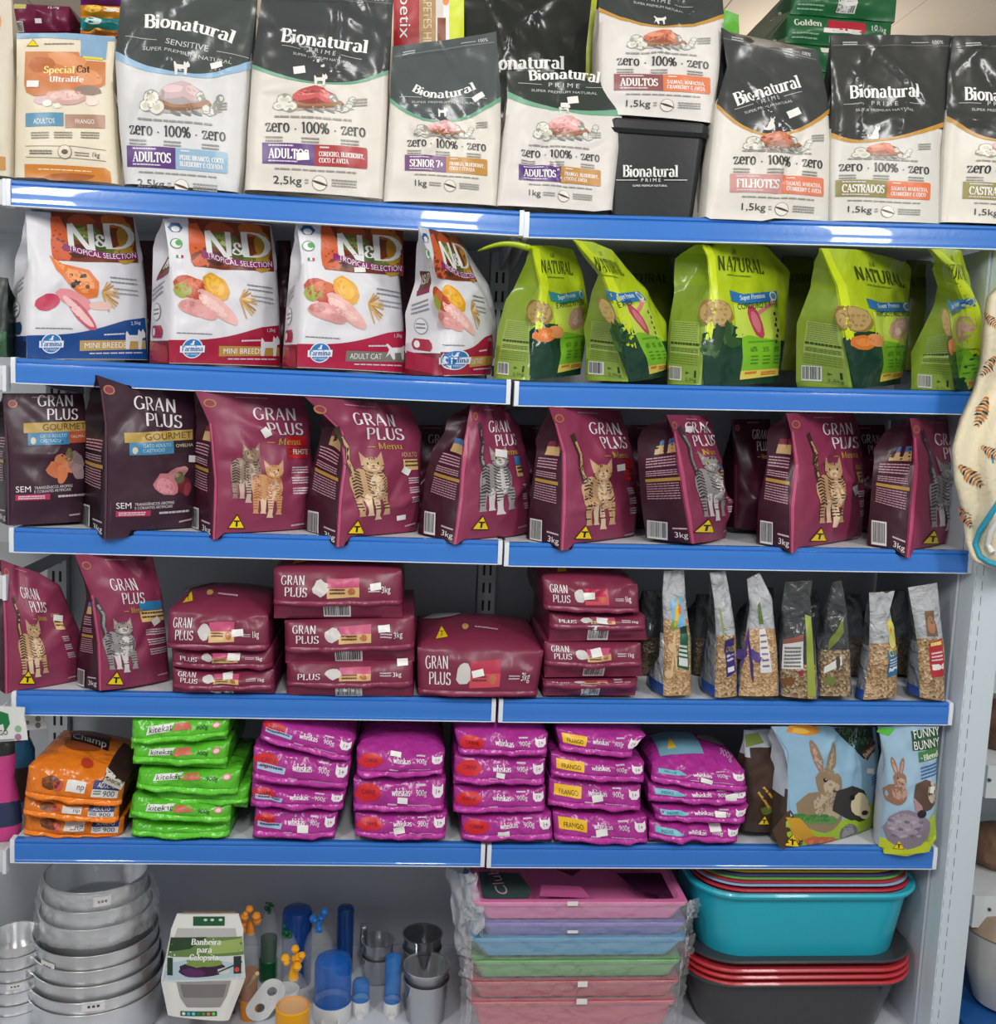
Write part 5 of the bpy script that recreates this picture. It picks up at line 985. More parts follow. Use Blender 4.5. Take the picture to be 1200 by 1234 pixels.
def gourmet(label, L, R, T, G, gq, Y, yaw, seed, q, food, flav, fc, st=()):
    k = gp(3, label, L, R, T, G, gq, Y, yaw, seed, None, None, None, front=GOU, lean=q.get('lean', 3), side=(34, 20, 28), menu=False, logo=q['logo'], camp=.005, crease=10, st=st, bulge=.024)
    ax, ay, bx, by, h_ = q['ban']; m = k.m = lambda u, v: (ax+(bx-ax)*u, ay+(by-ay)*u-h_*v)
    k.poly('flavour_banner', [(0, 0), (1, 0), (1, 1), (0, 1)], (186, 156, 84), z=2); k.text('flavour_banner', 'GOURMET', (.28, .2), (.98, .2), .62, (98, 74, 36), 'sans', z=5)
    k.poly('age_label', [(.06, -1.25), (.7, -1.25), (.7, 0), (.06, 0)], (66, 130, 170), z=2); k.poly('flavour_label', [(.7, -1.15), (1.03, -1.15), (1.03, 0), (.7, 0)], fc, z=2); k.text('age_label', 'GATO ADULTO', (.24, -.52), (.66, -.52), .32, (190, 216, 230), z=5); k.text('age_label', 'CASTRADO', (.24, -1.0), (.56, -1.0), .32, (190, 216, 230), z=5); k.text('flavour_label', flav, (.73, -.66), (1.0, -.66), .3, (226, 206, 190), z=5)
    k.ell('age_label', .14, -.8, .04, .35, (206, 200, 180), 12, z=3)
    k.m = None; cx, cy = q['pic']
    for x, y, rx, ry, c, sd in food: k.ell('food_picture', cx+x, cy+y, rx, ry, c, 16, .12, sd, .3*sd, z=2+.15*sd)
    sx, sy = q['sem']; k.text('claim_lettering', 'SEM', (sx, sy), (sx+18, sy-1), 7, (236, 230, 232), z=5); k.text('claim_lettering#2', 'TRANSGÊNICOS AROMAS', (sx+21, sy-4), (sx+68, sy-7), 3.2, (226, 220, 222), z=5); k.text('claim_lettering#3', 'E CORANTES ARTIFICIAIS', (sx+21, sy+.5), (sx+66, sy-2.5), 3.2, (226, 220, 222), z=5)
    k.poly('pink_bar', [(sx, sy+3), (sx+40, sy+1), (sx+40, sy+8), (sx, sy+10)], (186, 56, 96), z=2); k.micro('pink_bar', sx+3, sy+4.4, sx+34, sy+3, 1.4, (236, 210, 220), 2, 2.4); k.micro('small_print', sx+50, sy+3, sx+88, sy+1, 2.6, (206, 196, 200)); k.m = None
    return k
SAL = [(-12, 4, 14, 10, (206, 120, 76), 1), (-4, -4, 14, 10, (222, 140, 94), 2), (10, -6, 14, 10, (150, 130, 134), 3), (14, 6, 10, 8, (176, 150, 152), 4), (2, -14, 8, 5, (110, 120, 70), 5), (-6, 10, 10, 6, (214, 128, 84), 6)]
SHE = [(-6, 6, 16, 13, (196, 120, 130), 1), (-8, 8, 11, 9, (216, 150, 156), 2), (16, 8, 12, 9, (110, 40, 50), 3), (8, -8, 6, 14, (190, 130, 132), 4), (10, -2, 7, 6, (96, 104, 66), 5), (20, 12, 8, 5, (150, 60, 70), 6)]
k = gourmet('dark purple bag with orange fish picture, leftmost on the third shelf', [(9, 633), (8, 560), (5, 510), (3, 474)], [(100, 628), (105, 560), (104, 500), (100, 474)], [], [(-6, 628), (-8, 560), (-8, 500), (0, 480)], [(-7, 628), (9, 633), (4, 500), (-7, 500)], .012, 30, 81, dict(logo=(.42, .9, .93), ban=(27, 522, 104, 519, 12), pic=(78, 562), sem=(17, 593)), SAL, 'SALMÃO', (190, 90, 60)); k.done()
k = gourmet('dark purple bag with sheep meat picture and its corner raised over the rail', [(125, 650), (126, 580), (126, 510), (121, 470), (116, 452)], [(235, 634), (238, 560), (236, 500), (233, 470)], [(152, 464), (200, 466)], [(98, 632), (105, 560), (102, 500), (108, 480)], [(99, 632), (125, 650), (125, 500), (103, 500)], -.02, 33, 82, dict(lean=-1, logo=(.36, .82, .86), ban=(147, 533, 230, 529, 12), pic=(202, 576), sem=(137, 612)), SHE, 'OVELHA', (44, 34, 36), st=[(228, 552, 9, 8, 4)]); k.done()
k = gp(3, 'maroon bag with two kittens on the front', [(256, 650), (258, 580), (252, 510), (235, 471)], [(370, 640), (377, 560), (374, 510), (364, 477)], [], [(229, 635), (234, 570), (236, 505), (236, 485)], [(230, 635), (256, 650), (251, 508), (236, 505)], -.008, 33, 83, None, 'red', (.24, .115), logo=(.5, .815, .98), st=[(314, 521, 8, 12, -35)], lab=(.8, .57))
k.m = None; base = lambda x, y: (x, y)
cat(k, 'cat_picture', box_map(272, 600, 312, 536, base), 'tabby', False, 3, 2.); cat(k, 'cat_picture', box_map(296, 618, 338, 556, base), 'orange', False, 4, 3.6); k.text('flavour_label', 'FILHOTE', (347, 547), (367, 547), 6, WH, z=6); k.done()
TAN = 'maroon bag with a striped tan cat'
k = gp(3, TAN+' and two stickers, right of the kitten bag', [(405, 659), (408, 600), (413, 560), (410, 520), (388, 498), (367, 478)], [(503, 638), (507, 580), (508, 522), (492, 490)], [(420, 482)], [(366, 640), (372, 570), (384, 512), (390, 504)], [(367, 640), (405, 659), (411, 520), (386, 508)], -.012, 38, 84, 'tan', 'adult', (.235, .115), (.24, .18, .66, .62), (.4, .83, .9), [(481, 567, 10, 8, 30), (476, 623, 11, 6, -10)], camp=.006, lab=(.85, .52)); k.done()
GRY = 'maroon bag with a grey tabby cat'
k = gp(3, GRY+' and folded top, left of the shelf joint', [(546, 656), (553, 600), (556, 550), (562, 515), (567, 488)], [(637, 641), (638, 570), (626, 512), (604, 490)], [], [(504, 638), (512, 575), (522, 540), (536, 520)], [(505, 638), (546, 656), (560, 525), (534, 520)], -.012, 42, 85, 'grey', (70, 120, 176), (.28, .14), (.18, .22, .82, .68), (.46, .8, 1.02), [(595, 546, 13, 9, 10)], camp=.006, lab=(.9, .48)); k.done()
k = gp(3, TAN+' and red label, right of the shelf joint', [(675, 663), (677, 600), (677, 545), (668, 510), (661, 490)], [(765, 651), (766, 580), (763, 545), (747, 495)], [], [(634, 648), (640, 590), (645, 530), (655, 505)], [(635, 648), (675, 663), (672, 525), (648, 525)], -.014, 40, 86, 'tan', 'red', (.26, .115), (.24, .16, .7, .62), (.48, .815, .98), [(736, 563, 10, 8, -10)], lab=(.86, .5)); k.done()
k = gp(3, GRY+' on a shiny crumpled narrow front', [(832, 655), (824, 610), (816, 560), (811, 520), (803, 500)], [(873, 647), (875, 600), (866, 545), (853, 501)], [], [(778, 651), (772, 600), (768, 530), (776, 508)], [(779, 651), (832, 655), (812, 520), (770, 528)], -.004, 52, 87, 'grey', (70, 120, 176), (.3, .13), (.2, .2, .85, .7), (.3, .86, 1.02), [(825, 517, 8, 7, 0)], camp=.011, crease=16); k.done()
k = gp(3, 'maroon bag coloured dark for shadow, behind the crumpled grey tabby bag', [(884, 636), (884, 560), (882, 505)], [(930, 640), (930, 560), (928, 505)], [], None, None, .2, 10, 88, None, None, None, side=(46, 14, 30), front=(70, 24, 44), D=.07); k.done()  # darker copy of the maroon, shade put into its colour
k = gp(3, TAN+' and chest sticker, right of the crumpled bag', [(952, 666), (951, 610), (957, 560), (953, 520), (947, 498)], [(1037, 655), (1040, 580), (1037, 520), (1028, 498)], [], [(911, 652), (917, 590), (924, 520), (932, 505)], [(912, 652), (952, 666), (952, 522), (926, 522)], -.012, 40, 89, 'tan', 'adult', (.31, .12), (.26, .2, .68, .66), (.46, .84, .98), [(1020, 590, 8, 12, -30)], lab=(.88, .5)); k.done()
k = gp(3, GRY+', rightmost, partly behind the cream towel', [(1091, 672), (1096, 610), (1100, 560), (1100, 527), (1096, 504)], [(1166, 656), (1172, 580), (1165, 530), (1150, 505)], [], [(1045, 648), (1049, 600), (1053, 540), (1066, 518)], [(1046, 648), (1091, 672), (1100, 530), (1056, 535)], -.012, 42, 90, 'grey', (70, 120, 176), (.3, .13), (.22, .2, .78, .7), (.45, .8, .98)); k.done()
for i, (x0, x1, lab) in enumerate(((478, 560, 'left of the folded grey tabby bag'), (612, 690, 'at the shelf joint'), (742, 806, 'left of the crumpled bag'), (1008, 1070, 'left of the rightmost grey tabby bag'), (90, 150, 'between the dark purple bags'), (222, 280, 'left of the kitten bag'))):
    k = gp(3, 'back-row maroon bag coloured dark for shade, '+lab, [(x0, 634), (x0+1, 560), (x0+4, 512)], [(x1, 636), (x1-1, 560), (x1-4, 512)], [], None, None, .27, 2, 200+i, None, None, None, side=(46, 14, 30), front=(86, 28, 52), D=.07); k.done()  # bags added to darken the gaps, shade put into their maroon
k = gp(4, TAN+', leftmost on the fourth shelf', [(6, 836), (5, 770), (3, 720), (1, 675)], [(100, 820), (96, 760), (72, 705), (46, 690)], [], [(-14, 826), (-12, 760), (-8, 720)], None, -.004, 40, 91, 'tan', 'adult', (.27, .115), (.17, .14, .6, .56), (.36, .74, .78), [(65, 743, 12, 7, 8)], lab=(.86, .52)); k.done()
k = gp(4, GRY+' and blue label on the fourth shelf', [(119, 832), (117, 775), (109, 717), (90, 668)], [(205, 818), (200, 765), (195, 717), (184, 671)], [(130, 668)], [(91, 825), (94, 770), (104, 722), (104, 700)], [(92, 825), (119, 832), (110, 720), (106, 720)], -.006, 42, 92, 'grey', (50, 130, 180), (.22, .085), (.12, .15, .56, .52), (.34, .74, .75), [(182, 747, 10, 8, -35)], lab=(.68, .52)); k.done()
# stacked packs, sealed end to the front
GS = 'stacked maroon packs on the fourth shelf'
def stack_gp(i, label, q, Y, D, seed, vs=.35, sticker=None, code=True, kg='1kg', tri=False, topb=.006, logo=(.06, .27), show=1., red=False):
    def dec(k):
        lo = vs; hi = 1.
        s_ = lambda v: lo+(hi-lo)*v
        if show > .9: k.text('brand_lettering#1', 'GRAN', (logo[0], s_(.52)), (logo[1]-.02, s_(.52)), (hi-lo)*.3, (230, 224, 226), 'roman', z=5)
        k.text('brand_lettering', 'PLUS', (logo[0]+.025, s_(.14)), (logo[1], s_(.14)), (hi-lo)*.3, (230, 224, 226), 'roman', z=5)
        k.ell('kibble_picture', .37, s_(.42), .06, (hi-lo)*.26, (206, 202, 198), 12, .14, seed, z=3)
        c1, c2 = ((176, 40, 70), (206, 74, 92)) if red else ((196, 84, 122), (214, 178, 120))
        k.poly('flavour_label', [(.42, s_(.08)), (.67, s_(.12)), (.67, s_(.45)), (.42, s_(.42))], c2, z=2); k.poly('flavour_label', [(.42, s_(.42)), (.67, s_(.45)), (.67, s_(.78)), (.42, s_(.72))], c1, z=2); k.micro('flavour_label', .44, s_(.34), .56, s_(.35), .04, (110, 60, 50), 2, -.07)
        k.ell('flavour_label', .61, s_(.3), .03, (hi-lo)*.14, (184, 110, 70), 8, .1, 3, z=3)
        k.micro('weight_lettering', .74, s_(.3), .83, s_(.3), .03, (206, 190, 198), 2, .06); k.text('weight_lettering', kg, (.84, s_(.26)), (.91, s_(.28)), (hi-lo)*.22, WH, z=5)
        m = k.m; k.m = None
        if code: x0, y0 = m(.39, vs-.04); x1, y1 = m(.6, .03); k.barcode(x0, y0, x1, y1, seed=seed)
        if sticker: k.sticker(*sticker)
        if tri:
            D_ = .03; P_ = lambda a, c: px_of(k.topsurf(a*k.W, c))
            k.poly('warning_triangle', [P_(.13, .012), P_(.23, .012), P_(.18, .05)], (240, 206, 30), 'top', 3); k.text('warning_triangle', 'T', P_(.165, .016), P_(.195, .016), 4, (30, 25, 10), surf='top'); k.ell('quality_mark', *P_(.38, .03), 4, 2.4, (196, 160, 100), 12, surf='top', z=3); k.micro('small_print', *P_(.46, .03), *P_(.66, .03), 1.2, (200, 170, 180), surf='top'); k.ell('food_window', *P_(.2, .12), 22, 6, (200, 196, 192), 14, .1, 3, surf='top', z=3)
        k.m = m
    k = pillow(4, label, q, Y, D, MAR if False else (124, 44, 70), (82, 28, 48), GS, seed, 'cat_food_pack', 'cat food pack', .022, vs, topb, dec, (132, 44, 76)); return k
YS = .008
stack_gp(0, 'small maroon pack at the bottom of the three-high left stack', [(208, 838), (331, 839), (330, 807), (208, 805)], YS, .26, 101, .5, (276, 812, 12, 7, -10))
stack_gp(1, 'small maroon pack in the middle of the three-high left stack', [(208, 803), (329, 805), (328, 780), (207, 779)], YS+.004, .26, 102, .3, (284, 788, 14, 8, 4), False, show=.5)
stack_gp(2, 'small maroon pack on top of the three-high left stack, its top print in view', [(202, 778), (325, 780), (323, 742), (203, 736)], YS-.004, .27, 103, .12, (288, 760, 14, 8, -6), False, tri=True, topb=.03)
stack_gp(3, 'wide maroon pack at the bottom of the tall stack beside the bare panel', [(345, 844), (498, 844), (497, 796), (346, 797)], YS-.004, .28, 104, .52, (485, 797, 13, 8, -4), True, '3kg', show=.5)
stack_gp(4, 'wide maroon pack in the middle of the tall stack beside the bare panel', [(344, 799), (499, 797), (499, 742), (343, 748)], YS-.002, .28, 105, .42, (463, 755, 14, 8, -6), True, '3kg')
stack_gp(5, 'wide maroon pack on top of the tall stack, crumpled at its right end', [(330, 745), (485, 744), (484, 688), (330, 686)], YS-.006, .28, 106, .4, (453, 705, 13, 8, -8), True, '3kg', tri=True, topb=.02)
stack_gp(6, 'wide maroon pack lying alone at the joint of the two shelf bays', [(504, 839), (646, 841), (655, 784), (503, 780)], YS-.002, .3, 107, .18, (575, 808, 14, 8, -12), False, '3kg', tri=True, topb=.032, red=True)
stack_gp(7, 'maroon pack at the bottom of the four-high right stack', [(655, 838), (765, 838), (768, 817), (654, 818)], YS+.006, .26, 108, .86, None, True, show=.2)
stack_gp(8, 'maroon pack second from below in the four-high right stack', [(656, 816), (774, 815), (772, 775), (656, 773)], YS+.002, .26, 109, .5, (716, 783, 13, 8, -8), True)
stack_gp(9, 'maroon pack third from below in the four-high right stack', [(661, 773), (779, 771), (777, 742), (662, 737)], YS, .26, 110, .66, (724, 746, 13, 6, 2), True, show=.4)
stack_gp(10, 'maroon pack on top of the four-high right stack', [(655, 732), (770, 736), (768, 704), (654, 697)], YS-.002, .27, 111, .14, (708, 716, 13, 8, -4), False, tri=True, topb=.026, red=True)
# clear bags of seed
GC = 'clear plastic bags of bird seed on the fourth shelf'
TRP = mat((228, 232, 236), .12, 0, .9, 34, alpha=.58, coat=.5); TRP2 = mat((74, 78, 80), .12, 0, .9, 34, alpha=.75, coat=.5); SILV = mat((206, 210, 218), .18, .4, .95, 34)
S1, S2, S3 = seeds((150, 110, 70), (190, 150, 104), (226, 200, 160)), seeds((110, 78, 50), (176, 140, 96), (220, 196, 160)), seeds((70, 56, 44), (140, 112, 80), (200, 180, 140))
def seedbag(label, Lr, Rr, G, gcol, fcol, sv, Y, yaw, seed, marks, sd=S1, ltop=(.62, 1.0), blue=True, topm=None):
    k = Pack(4, Lr, Rr, Y, yaw, 2, (), (), .06, G, .014, seed, 9, .005, .42); r = thing('seed_bag', label, 'seed bag', k.base(), GC)
    k.body(r, sd, gcol, mats=[sd, topm or TRP, gcol, TRP2, film((44, 78, 150), .2, .4)], zone=lambda fr, v: (0 if v < sv else 1) if fr else (4 if v < .1 and blue else (2 if v < .5 else 3)), NS=18, NV=34)
    k.m = quadmap(Lr[0], Rr[0], Rr[-1], Lr[-1]); marks(k); k.m = None; k.done()
    a, b = k.ab(0, 0); rr_ = r; return k
def m1(k):
    k.poly('label', [(.42, .24), (.9, .2), (.9, .5), (.6, .5)], (30, 92, 66), z=2); k.poly('label', [(.6, .5), (.9, .5), (.88, .56), (.6, .56)], (24, 60, 44), z=2); k.poly('label', [(.3, .54), (.82, .56), (.78, .8), (.25, .76)], (120, 180, 220), z=2.2); k.ell('label', .5, .67, .18, .07, (226, 190, 50), 14, .1, 3, .6, z=3); k.ell('label', .62, .7, .08, .05, (220, 120, 40), 10, z=3.3); k.ell('label', .35, .57, .14, .04, (120, 160, 60), 10, z=3.2)
    k.micro('label', .5, .4, .86, .38, .02, (220, 230, 224), 5, -.035); k.poly('label', [(.5, .25), (.85, .23), (.86, .28), (.52, .3)], (220, 226, 222), z=3)
    for i in range(5): k.ell('nut#%d' % i, .15+.25*((i*.45) % 1), .18+.07*i, .13, .035, (214, 186, 140), 10, .15, i, i, z=2)
def m2(k):
    k.poly('label', [(.5, .16), (1.0, .2), (.96, .48), (.5, .46)], (60, 46, 116), z=2); k.text('label', 'CALOP', (.58, .36), (.98, .37), .045, (222, 200, 60), z=6); k.micro('label', .56, .32, .95, .33, .016, (206, 206, 226), 2, -.03); k.poly('label', [(.56, .2), (.9, .21), (.9, .25), (.56, .24)], (222, 222, 228), z=3); k.line('perch_print', [(.5, .46), (.4, .72)], .05, (150, 170, 60), z=2)
def m3(k):
    for i in range(4): k.ell('flower_print', -.05+.16*i, .36+.06*math.sin(i*2), .2, .045, [(66, 48, 110), (92, 70, 140)][i % 2], 12, .2, i, i, z=2+.1*i)
    k.poly('label', [(.55, .2), (.9, .2), (.85, .56), (.6, .56)], (226, 222, 220), z=2); k.micro('label', .62, .5, .84, .5, .016, (120, 110, 140), 6, -.05); k.poly('leaf_print', [(.62, .6), (.8, .6), (.75, .78), (.6, .76)], (96, 120, 60), z=2)
def m4(k):
    k.poly('label', [(-.0, .24), (.62, .26), (.62, .5), (0, .46)], (218, 218, 216), z=2); k.micro('label', .06, .42, .56, .43, .018, (110, 110, 116), 6, -.032); k.poly('label', [(0, .46), (.62, .5), (.62, .56), (0, .5)], (150, 96, 80), z=2.5); k.ell('berry_print', .55, .22, .07, .025, (150, 40, 70), 8, z=3); k.ell('kibble_print', .2, .14, .2, .04, (120, 80, 50), 12, .2, 4, z=2.4)
    k.poly('side_stripe', [(.74, .02), (.98, .02), (.9, .7), (.7, .72)], (150, 164, 70), z=2)
def m5(k):
    k.poly('label', [(.1, .4), (.85, .56), (.85, .68), (.1, .5)], (116, 130, 58), z=2); k.poly('white_label', [(.05, .2), (.7, .28), (.7, .36), (.05, .26)], (218, 220, 218), z=2.2); k.ell('leaf_print', .3, .14, .2, .04, (110, 130, 60), 12, .2, 3, z=2); k.ell('seed_print', .55, .3, .1, .06, (70, 66, 60), 10, .2, 3, z=3)
def m6(k):
    k.poly('label', [(.6, .2), (1.0, .22), (1.0, .46), (.6, .44)], (44, 110, 156), z=2); k.text('label', 'CLOP', (.63, .4), (1.0, .41), .06, (226, 214, 70), z=6); k.micro('label', .64, .36, .95, .37, .014, (206, 220, 232), 3, -.028); k.poly('label', [(.64, .25), (.95, .26), (.95, .3), (.64, .29)], (226, 228, 230), z=3)
    k.ell('bird_print', .78, .6, .17, .13, (206, 200, 110), 14, .05, 3, z=2); k.ell('bird_print', .78, .66, .13, .07, (224, 208, 70), 14, .05, 4, z=2.5); k.ell('bird_print', .74, .64, .045, .02, (214, 120, 50), 10, z=3); k.ell('bird_print', .82, .67, .02, .012, (24, 24, 24), 8, z=3.3)
def m7(k):
    k.poly('label', [(.42, .2), (.95, .22), (.92, .54), (.46, .5)], (176, 48, 58), z=2); k.micro('label', .5, .47, .88, .49, .03, (236, 220, 120)); k.micro('label', .5, .4, .88, .42, .014, (236, 206, 206), 3, -.03); k.poly('label', [(.5, .26), (.9, .28), (.9, .33), (.5, .31)], (232, 228, 224), z=3); k.poly('bird_print', [(.4, .56), (.8, .56), (.72, .78), (.42, .78)], (120, 96, 76), z=2); k.ell('bird_print', .58, .66, .14, .08, (170, 120, 90), 12, .1, 3, z=2.6)
MT = mat((140, 146, 152), .14, .3, .95, 34, coat=.5)
seedbag('clear seed bag with green label, tall pale top, leftmost of the seed bags', [(799, 838), (800, 770), (798, 720), (800, 688)], [(833, 836), (832, 770), (826, 720), (824, 687)], [(775, 834), (780, 812), (794, 790), (798, 720)], SILV, None, .62, .012, 6, 121, m1, S1)
seedbag('clear seed bag with purple label and tan grain', [(861, 840), (863, 770), (860, 722), (855, 690)], [(888, 838), (887, 770), (880, 720), (874, 688)], [(842, 834), (846, 790), (852, 740), (856, 700)], MT, None, .5, .008, 5, 122, m2, S2)
seedbag('clear seed bag with purple flowers printed on its left side', [(890, 838), (896, 780), (903, 730), (900, 698)], [(938, 838), (936, 780), (930, 720), (915, 690)], None, MT, None, .55, .008, -10, 123, m3, S1)
seedbag('clear bag with white printed panel and greenish right edge', [(940, 838), (941, 780), (942, 730), (946, 702)], [(984, 842), (982, 780), (976, 720), (979, 700)], None, MT, None, .3, .006, -16, 124, m4, S3, topm=TRP2)
seedbag('clear bag with slanted olive label, darkest of the seed bags', [(986, 838), (988, 780), (996, 730), (1004, 702)], [(1025, 838), (1024, 780), (1020, 730), (1014, 700)], None, MT, None, .4, .01, -12, 125, m5, S3, topm=TRP2)
seedbag('clear seed bag with blue label and a yellow crested bird', [(1040, 843), (1047, 790), (1048, 740), (1047, 714)], [(1081, 838), (1080, 780), (1072, 735), (1078, 712)], [(1030, 836), (1036, 790), (1042, 740), (1046, 720)], MT, None, .52, .004, 2, 126, m6, S2)
seedbag('clear seed bag with red label, rightmost beside the grey end panel', [(1108, 840), (1106, 780), (1098, 730), (1094, 708)], [(1138, 844), (1137, 780), (1132, 730), (1129, 702)], [(1090, 834), (1094, 790), (1097, 740), (1094, 712)], MT, None, .52, .004, 2, 127, m7, S2)
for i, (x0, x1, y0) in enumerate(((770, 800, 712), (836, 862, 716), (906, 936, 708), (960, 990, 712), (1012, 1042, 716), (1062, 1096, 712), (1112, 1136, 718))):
    k = Pack(4, [(x0, 812), (x0+1, 760), (x0+4, y0)], [(x1, 812), (x1-1, 760), (x1-4, y0)], .2, 0, 0, D=.13, bulge=.012, seed=230+i, crease=8, camp=.005); r = thing('seed_bag', 'added dark-coloured seed bag in the back row, ' + ['behind the green labelled bag', 'behind the purple labelled bag', 'behind the purple flower bag', 'behind the white panel bag', 'behind the olive labelled bag', 'behind the blue labelled bag', 'behind the red labelled bag'][i], 'seed bag', k.base(), GC)
    k.body(r, S3, TRP2, mats=[seeds((40, 34, 28), (84, 68, 50), (120, 104, 80)), mat((66, 70, 74), .2, 0, .4, 24, coat=.4)], zone=lambda fr, v: 0 if fr and v < .45 else 1, NS=14, NV=22)  # added second row that darkens the gaps; dimness is in the colours
# ------------------------------------------------------------------ fifth shelf: stacked small packs
def pk(label, name, q, Y, D, seed, col, side, group, dec, vs=.3, topb=.006, bulge=.02, camp=.0045, seal=True, yaw=0., crease=9):
    BL, BR, TR, TL = q
    k = Lying(5, [BL, TL], [BR, TR], Y, yaw, 0, D=D, bulge=bulge, seed=seed, crease=crease, camp=camp, vs=vs, topb=topb)
    c = k.P+k.e1*k.W/2+k.e3*D*.5; r = thing(name, label, 'pet food pack', (c.x, c.y, k.P.z), group); k.body(r, film(col, .22, .6, 24), film(side, .3, .3))
    k.m = quadmap(BL, BR, TR, TL); dec(k); k.m = None; k.done()
    if seal: k.seal(film(tuple(min(255, int(c*1.08)+6) for c in col),   .22, .6, 24), v0=vs*.9, drop=.010, out=.005, wav=.006)
    return k
P_ = lambda k, a, c: px_of(k.topsurf(a*k.W, c))
def champ(i, top):
    def d(k):
        k.ell('food_picture', .27, .62, .1, .22, (110, 60, 34), 16, .08, 3, z=2); k.ell('food_picture', .25, .66, .07, .13, (146, 84, 44), 12, .1, 4, z=2.4); k.ell('meat_picture', .35, .56, .05, .18, (206, 84, 76), 12, .05, 5, z=2.6)
        k.rect('price_tag', .43, .4, .63, .78, (226, 224, 220), z=2); k.text('price_tag', 'np', (.54, .5), (.62, .52), .2, (60, 60, 90), z=4)
        k.rect('flavour_label', .7, .3, .96, .58, (222, 220, 216), z=2); k.rect('flavour_label', .7, .58, .96, .88, (44, 56, 120), z=2); k.text('flavour_label', 'ADULTO', (.745, .65), (.92, .65), .17, WH, z=4); k.text('flavour_label', '900', (.81, .35), (.93, .35), .19, (30, 34, 60), z=4); k.micro('flavour_label', .715, .5, .79, .5, .05, (120, 120, 130), 2, -.09)
        if top:
            m, k.m = k.m, None; T_ = 'top'
            k.poly('side_stripe', [P_(k, .78, .02), P_(k, .98, .03), P_(k, .98, .17), P_(k, .8, .17)], (52, 34, 30), T_, 2); k.poly('flavour_strip', [P_(k, .79, .012), P_(k, .98, .012), P_(k, .98, .042), P_(k, .79, .042)], (222, 216, 206), T_, 2.5); k.text('flavour_strip', 'SABOR', P_(k, .81, .02), P_(k, .96, .02), 4, (40, 36, 34), surf=T_)
            k.ell('food_picture', *P_(k, .5, .12), 26, 9, (126, 62, 32), 18, .08, 3, surf=T_, z=2); k.ell('food_picture', *P_(k, .5, .07), 24, 7, (150, 74, 34), 18, .1, 4, surf=T_, z=2.2)
            a, b = P_(k, .36, .082), P_(k, .72, .088); k.poly('brand_lettering', [(a[0]-2, a[1]+2), (b[0]+2, b[1]+2), (b[0]+4, b[1]-8), (a[0], a[1]-8)], (36, 26, 24), T_, 3); k.text('brand_lettering', 'Champ', a, b, 6.5, (226, 222, 214), 'sans', surf=T_); k.ell('red_print', *P_(k, .6, .03), 8, 3, (190, 60, 40), 10, .1, 3, surf=T_, z=2.4); k.m = m
            x, y = m(.16, 1.02); k.m = m
    return d
GO = 'orange packs at the left of the fifth shelf'
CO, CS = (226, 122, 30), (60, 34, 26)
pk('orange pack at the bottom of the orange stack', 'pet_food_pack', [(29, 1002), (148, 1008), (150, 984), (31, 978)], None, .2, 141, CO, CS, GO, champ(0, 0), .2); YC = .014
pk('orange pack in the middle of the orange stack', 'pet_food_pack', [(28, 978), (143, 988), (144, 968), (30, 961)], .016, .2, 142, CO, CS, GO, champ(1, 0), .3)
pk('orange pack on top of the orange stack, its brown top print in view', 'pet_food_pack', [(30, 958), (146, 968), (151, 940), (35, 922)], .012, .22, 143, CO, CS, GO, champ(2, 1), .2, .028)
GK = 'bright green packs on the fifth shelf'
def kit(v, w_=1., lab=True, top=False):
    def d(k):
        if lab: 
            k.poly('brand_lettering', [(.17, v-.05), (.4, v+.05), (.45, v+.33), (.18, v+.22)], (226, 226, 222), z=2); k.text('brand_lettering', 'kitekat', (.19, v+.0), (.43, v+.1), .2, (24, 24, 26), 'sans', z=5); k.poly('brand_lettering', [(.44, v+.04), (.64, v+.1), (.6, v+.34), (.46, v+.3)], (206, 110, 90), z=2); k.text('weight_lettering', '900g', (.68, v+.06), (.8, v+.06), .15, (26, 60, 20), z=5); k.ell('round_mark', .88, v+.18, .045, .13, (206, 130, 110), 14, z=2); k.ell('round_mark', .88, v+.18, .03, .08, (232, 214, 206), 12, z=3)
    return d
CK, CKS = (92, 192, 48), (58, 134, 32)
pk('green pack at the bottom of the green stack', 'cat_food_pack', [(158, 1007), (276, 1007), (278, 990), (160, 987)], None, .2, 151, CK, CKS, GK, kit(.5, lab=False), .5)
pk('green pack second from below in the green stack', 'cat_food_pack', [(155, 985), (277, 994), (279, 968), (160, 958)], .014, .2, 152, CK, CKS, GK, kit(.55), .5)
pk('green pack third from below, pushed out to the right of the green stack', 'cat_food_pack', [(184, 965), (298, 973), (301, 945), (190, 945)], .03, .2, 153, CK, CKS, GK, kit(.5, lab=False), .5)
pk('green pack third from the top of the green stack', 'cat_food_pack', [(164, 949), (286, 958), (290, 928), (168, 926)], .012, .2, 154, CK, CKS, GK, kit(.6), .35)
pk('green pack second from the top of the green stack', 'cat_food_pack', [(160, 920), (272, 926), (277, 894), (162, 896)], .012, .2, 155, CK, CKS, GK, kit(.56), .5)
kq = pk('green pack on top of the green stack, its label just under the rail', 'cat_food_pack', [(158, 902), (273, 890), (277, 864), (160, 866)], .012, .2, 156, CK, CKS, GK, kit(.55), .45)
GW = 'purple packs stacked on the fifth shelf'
WP, WS = (172, 50, 146), (96, 26, 86)
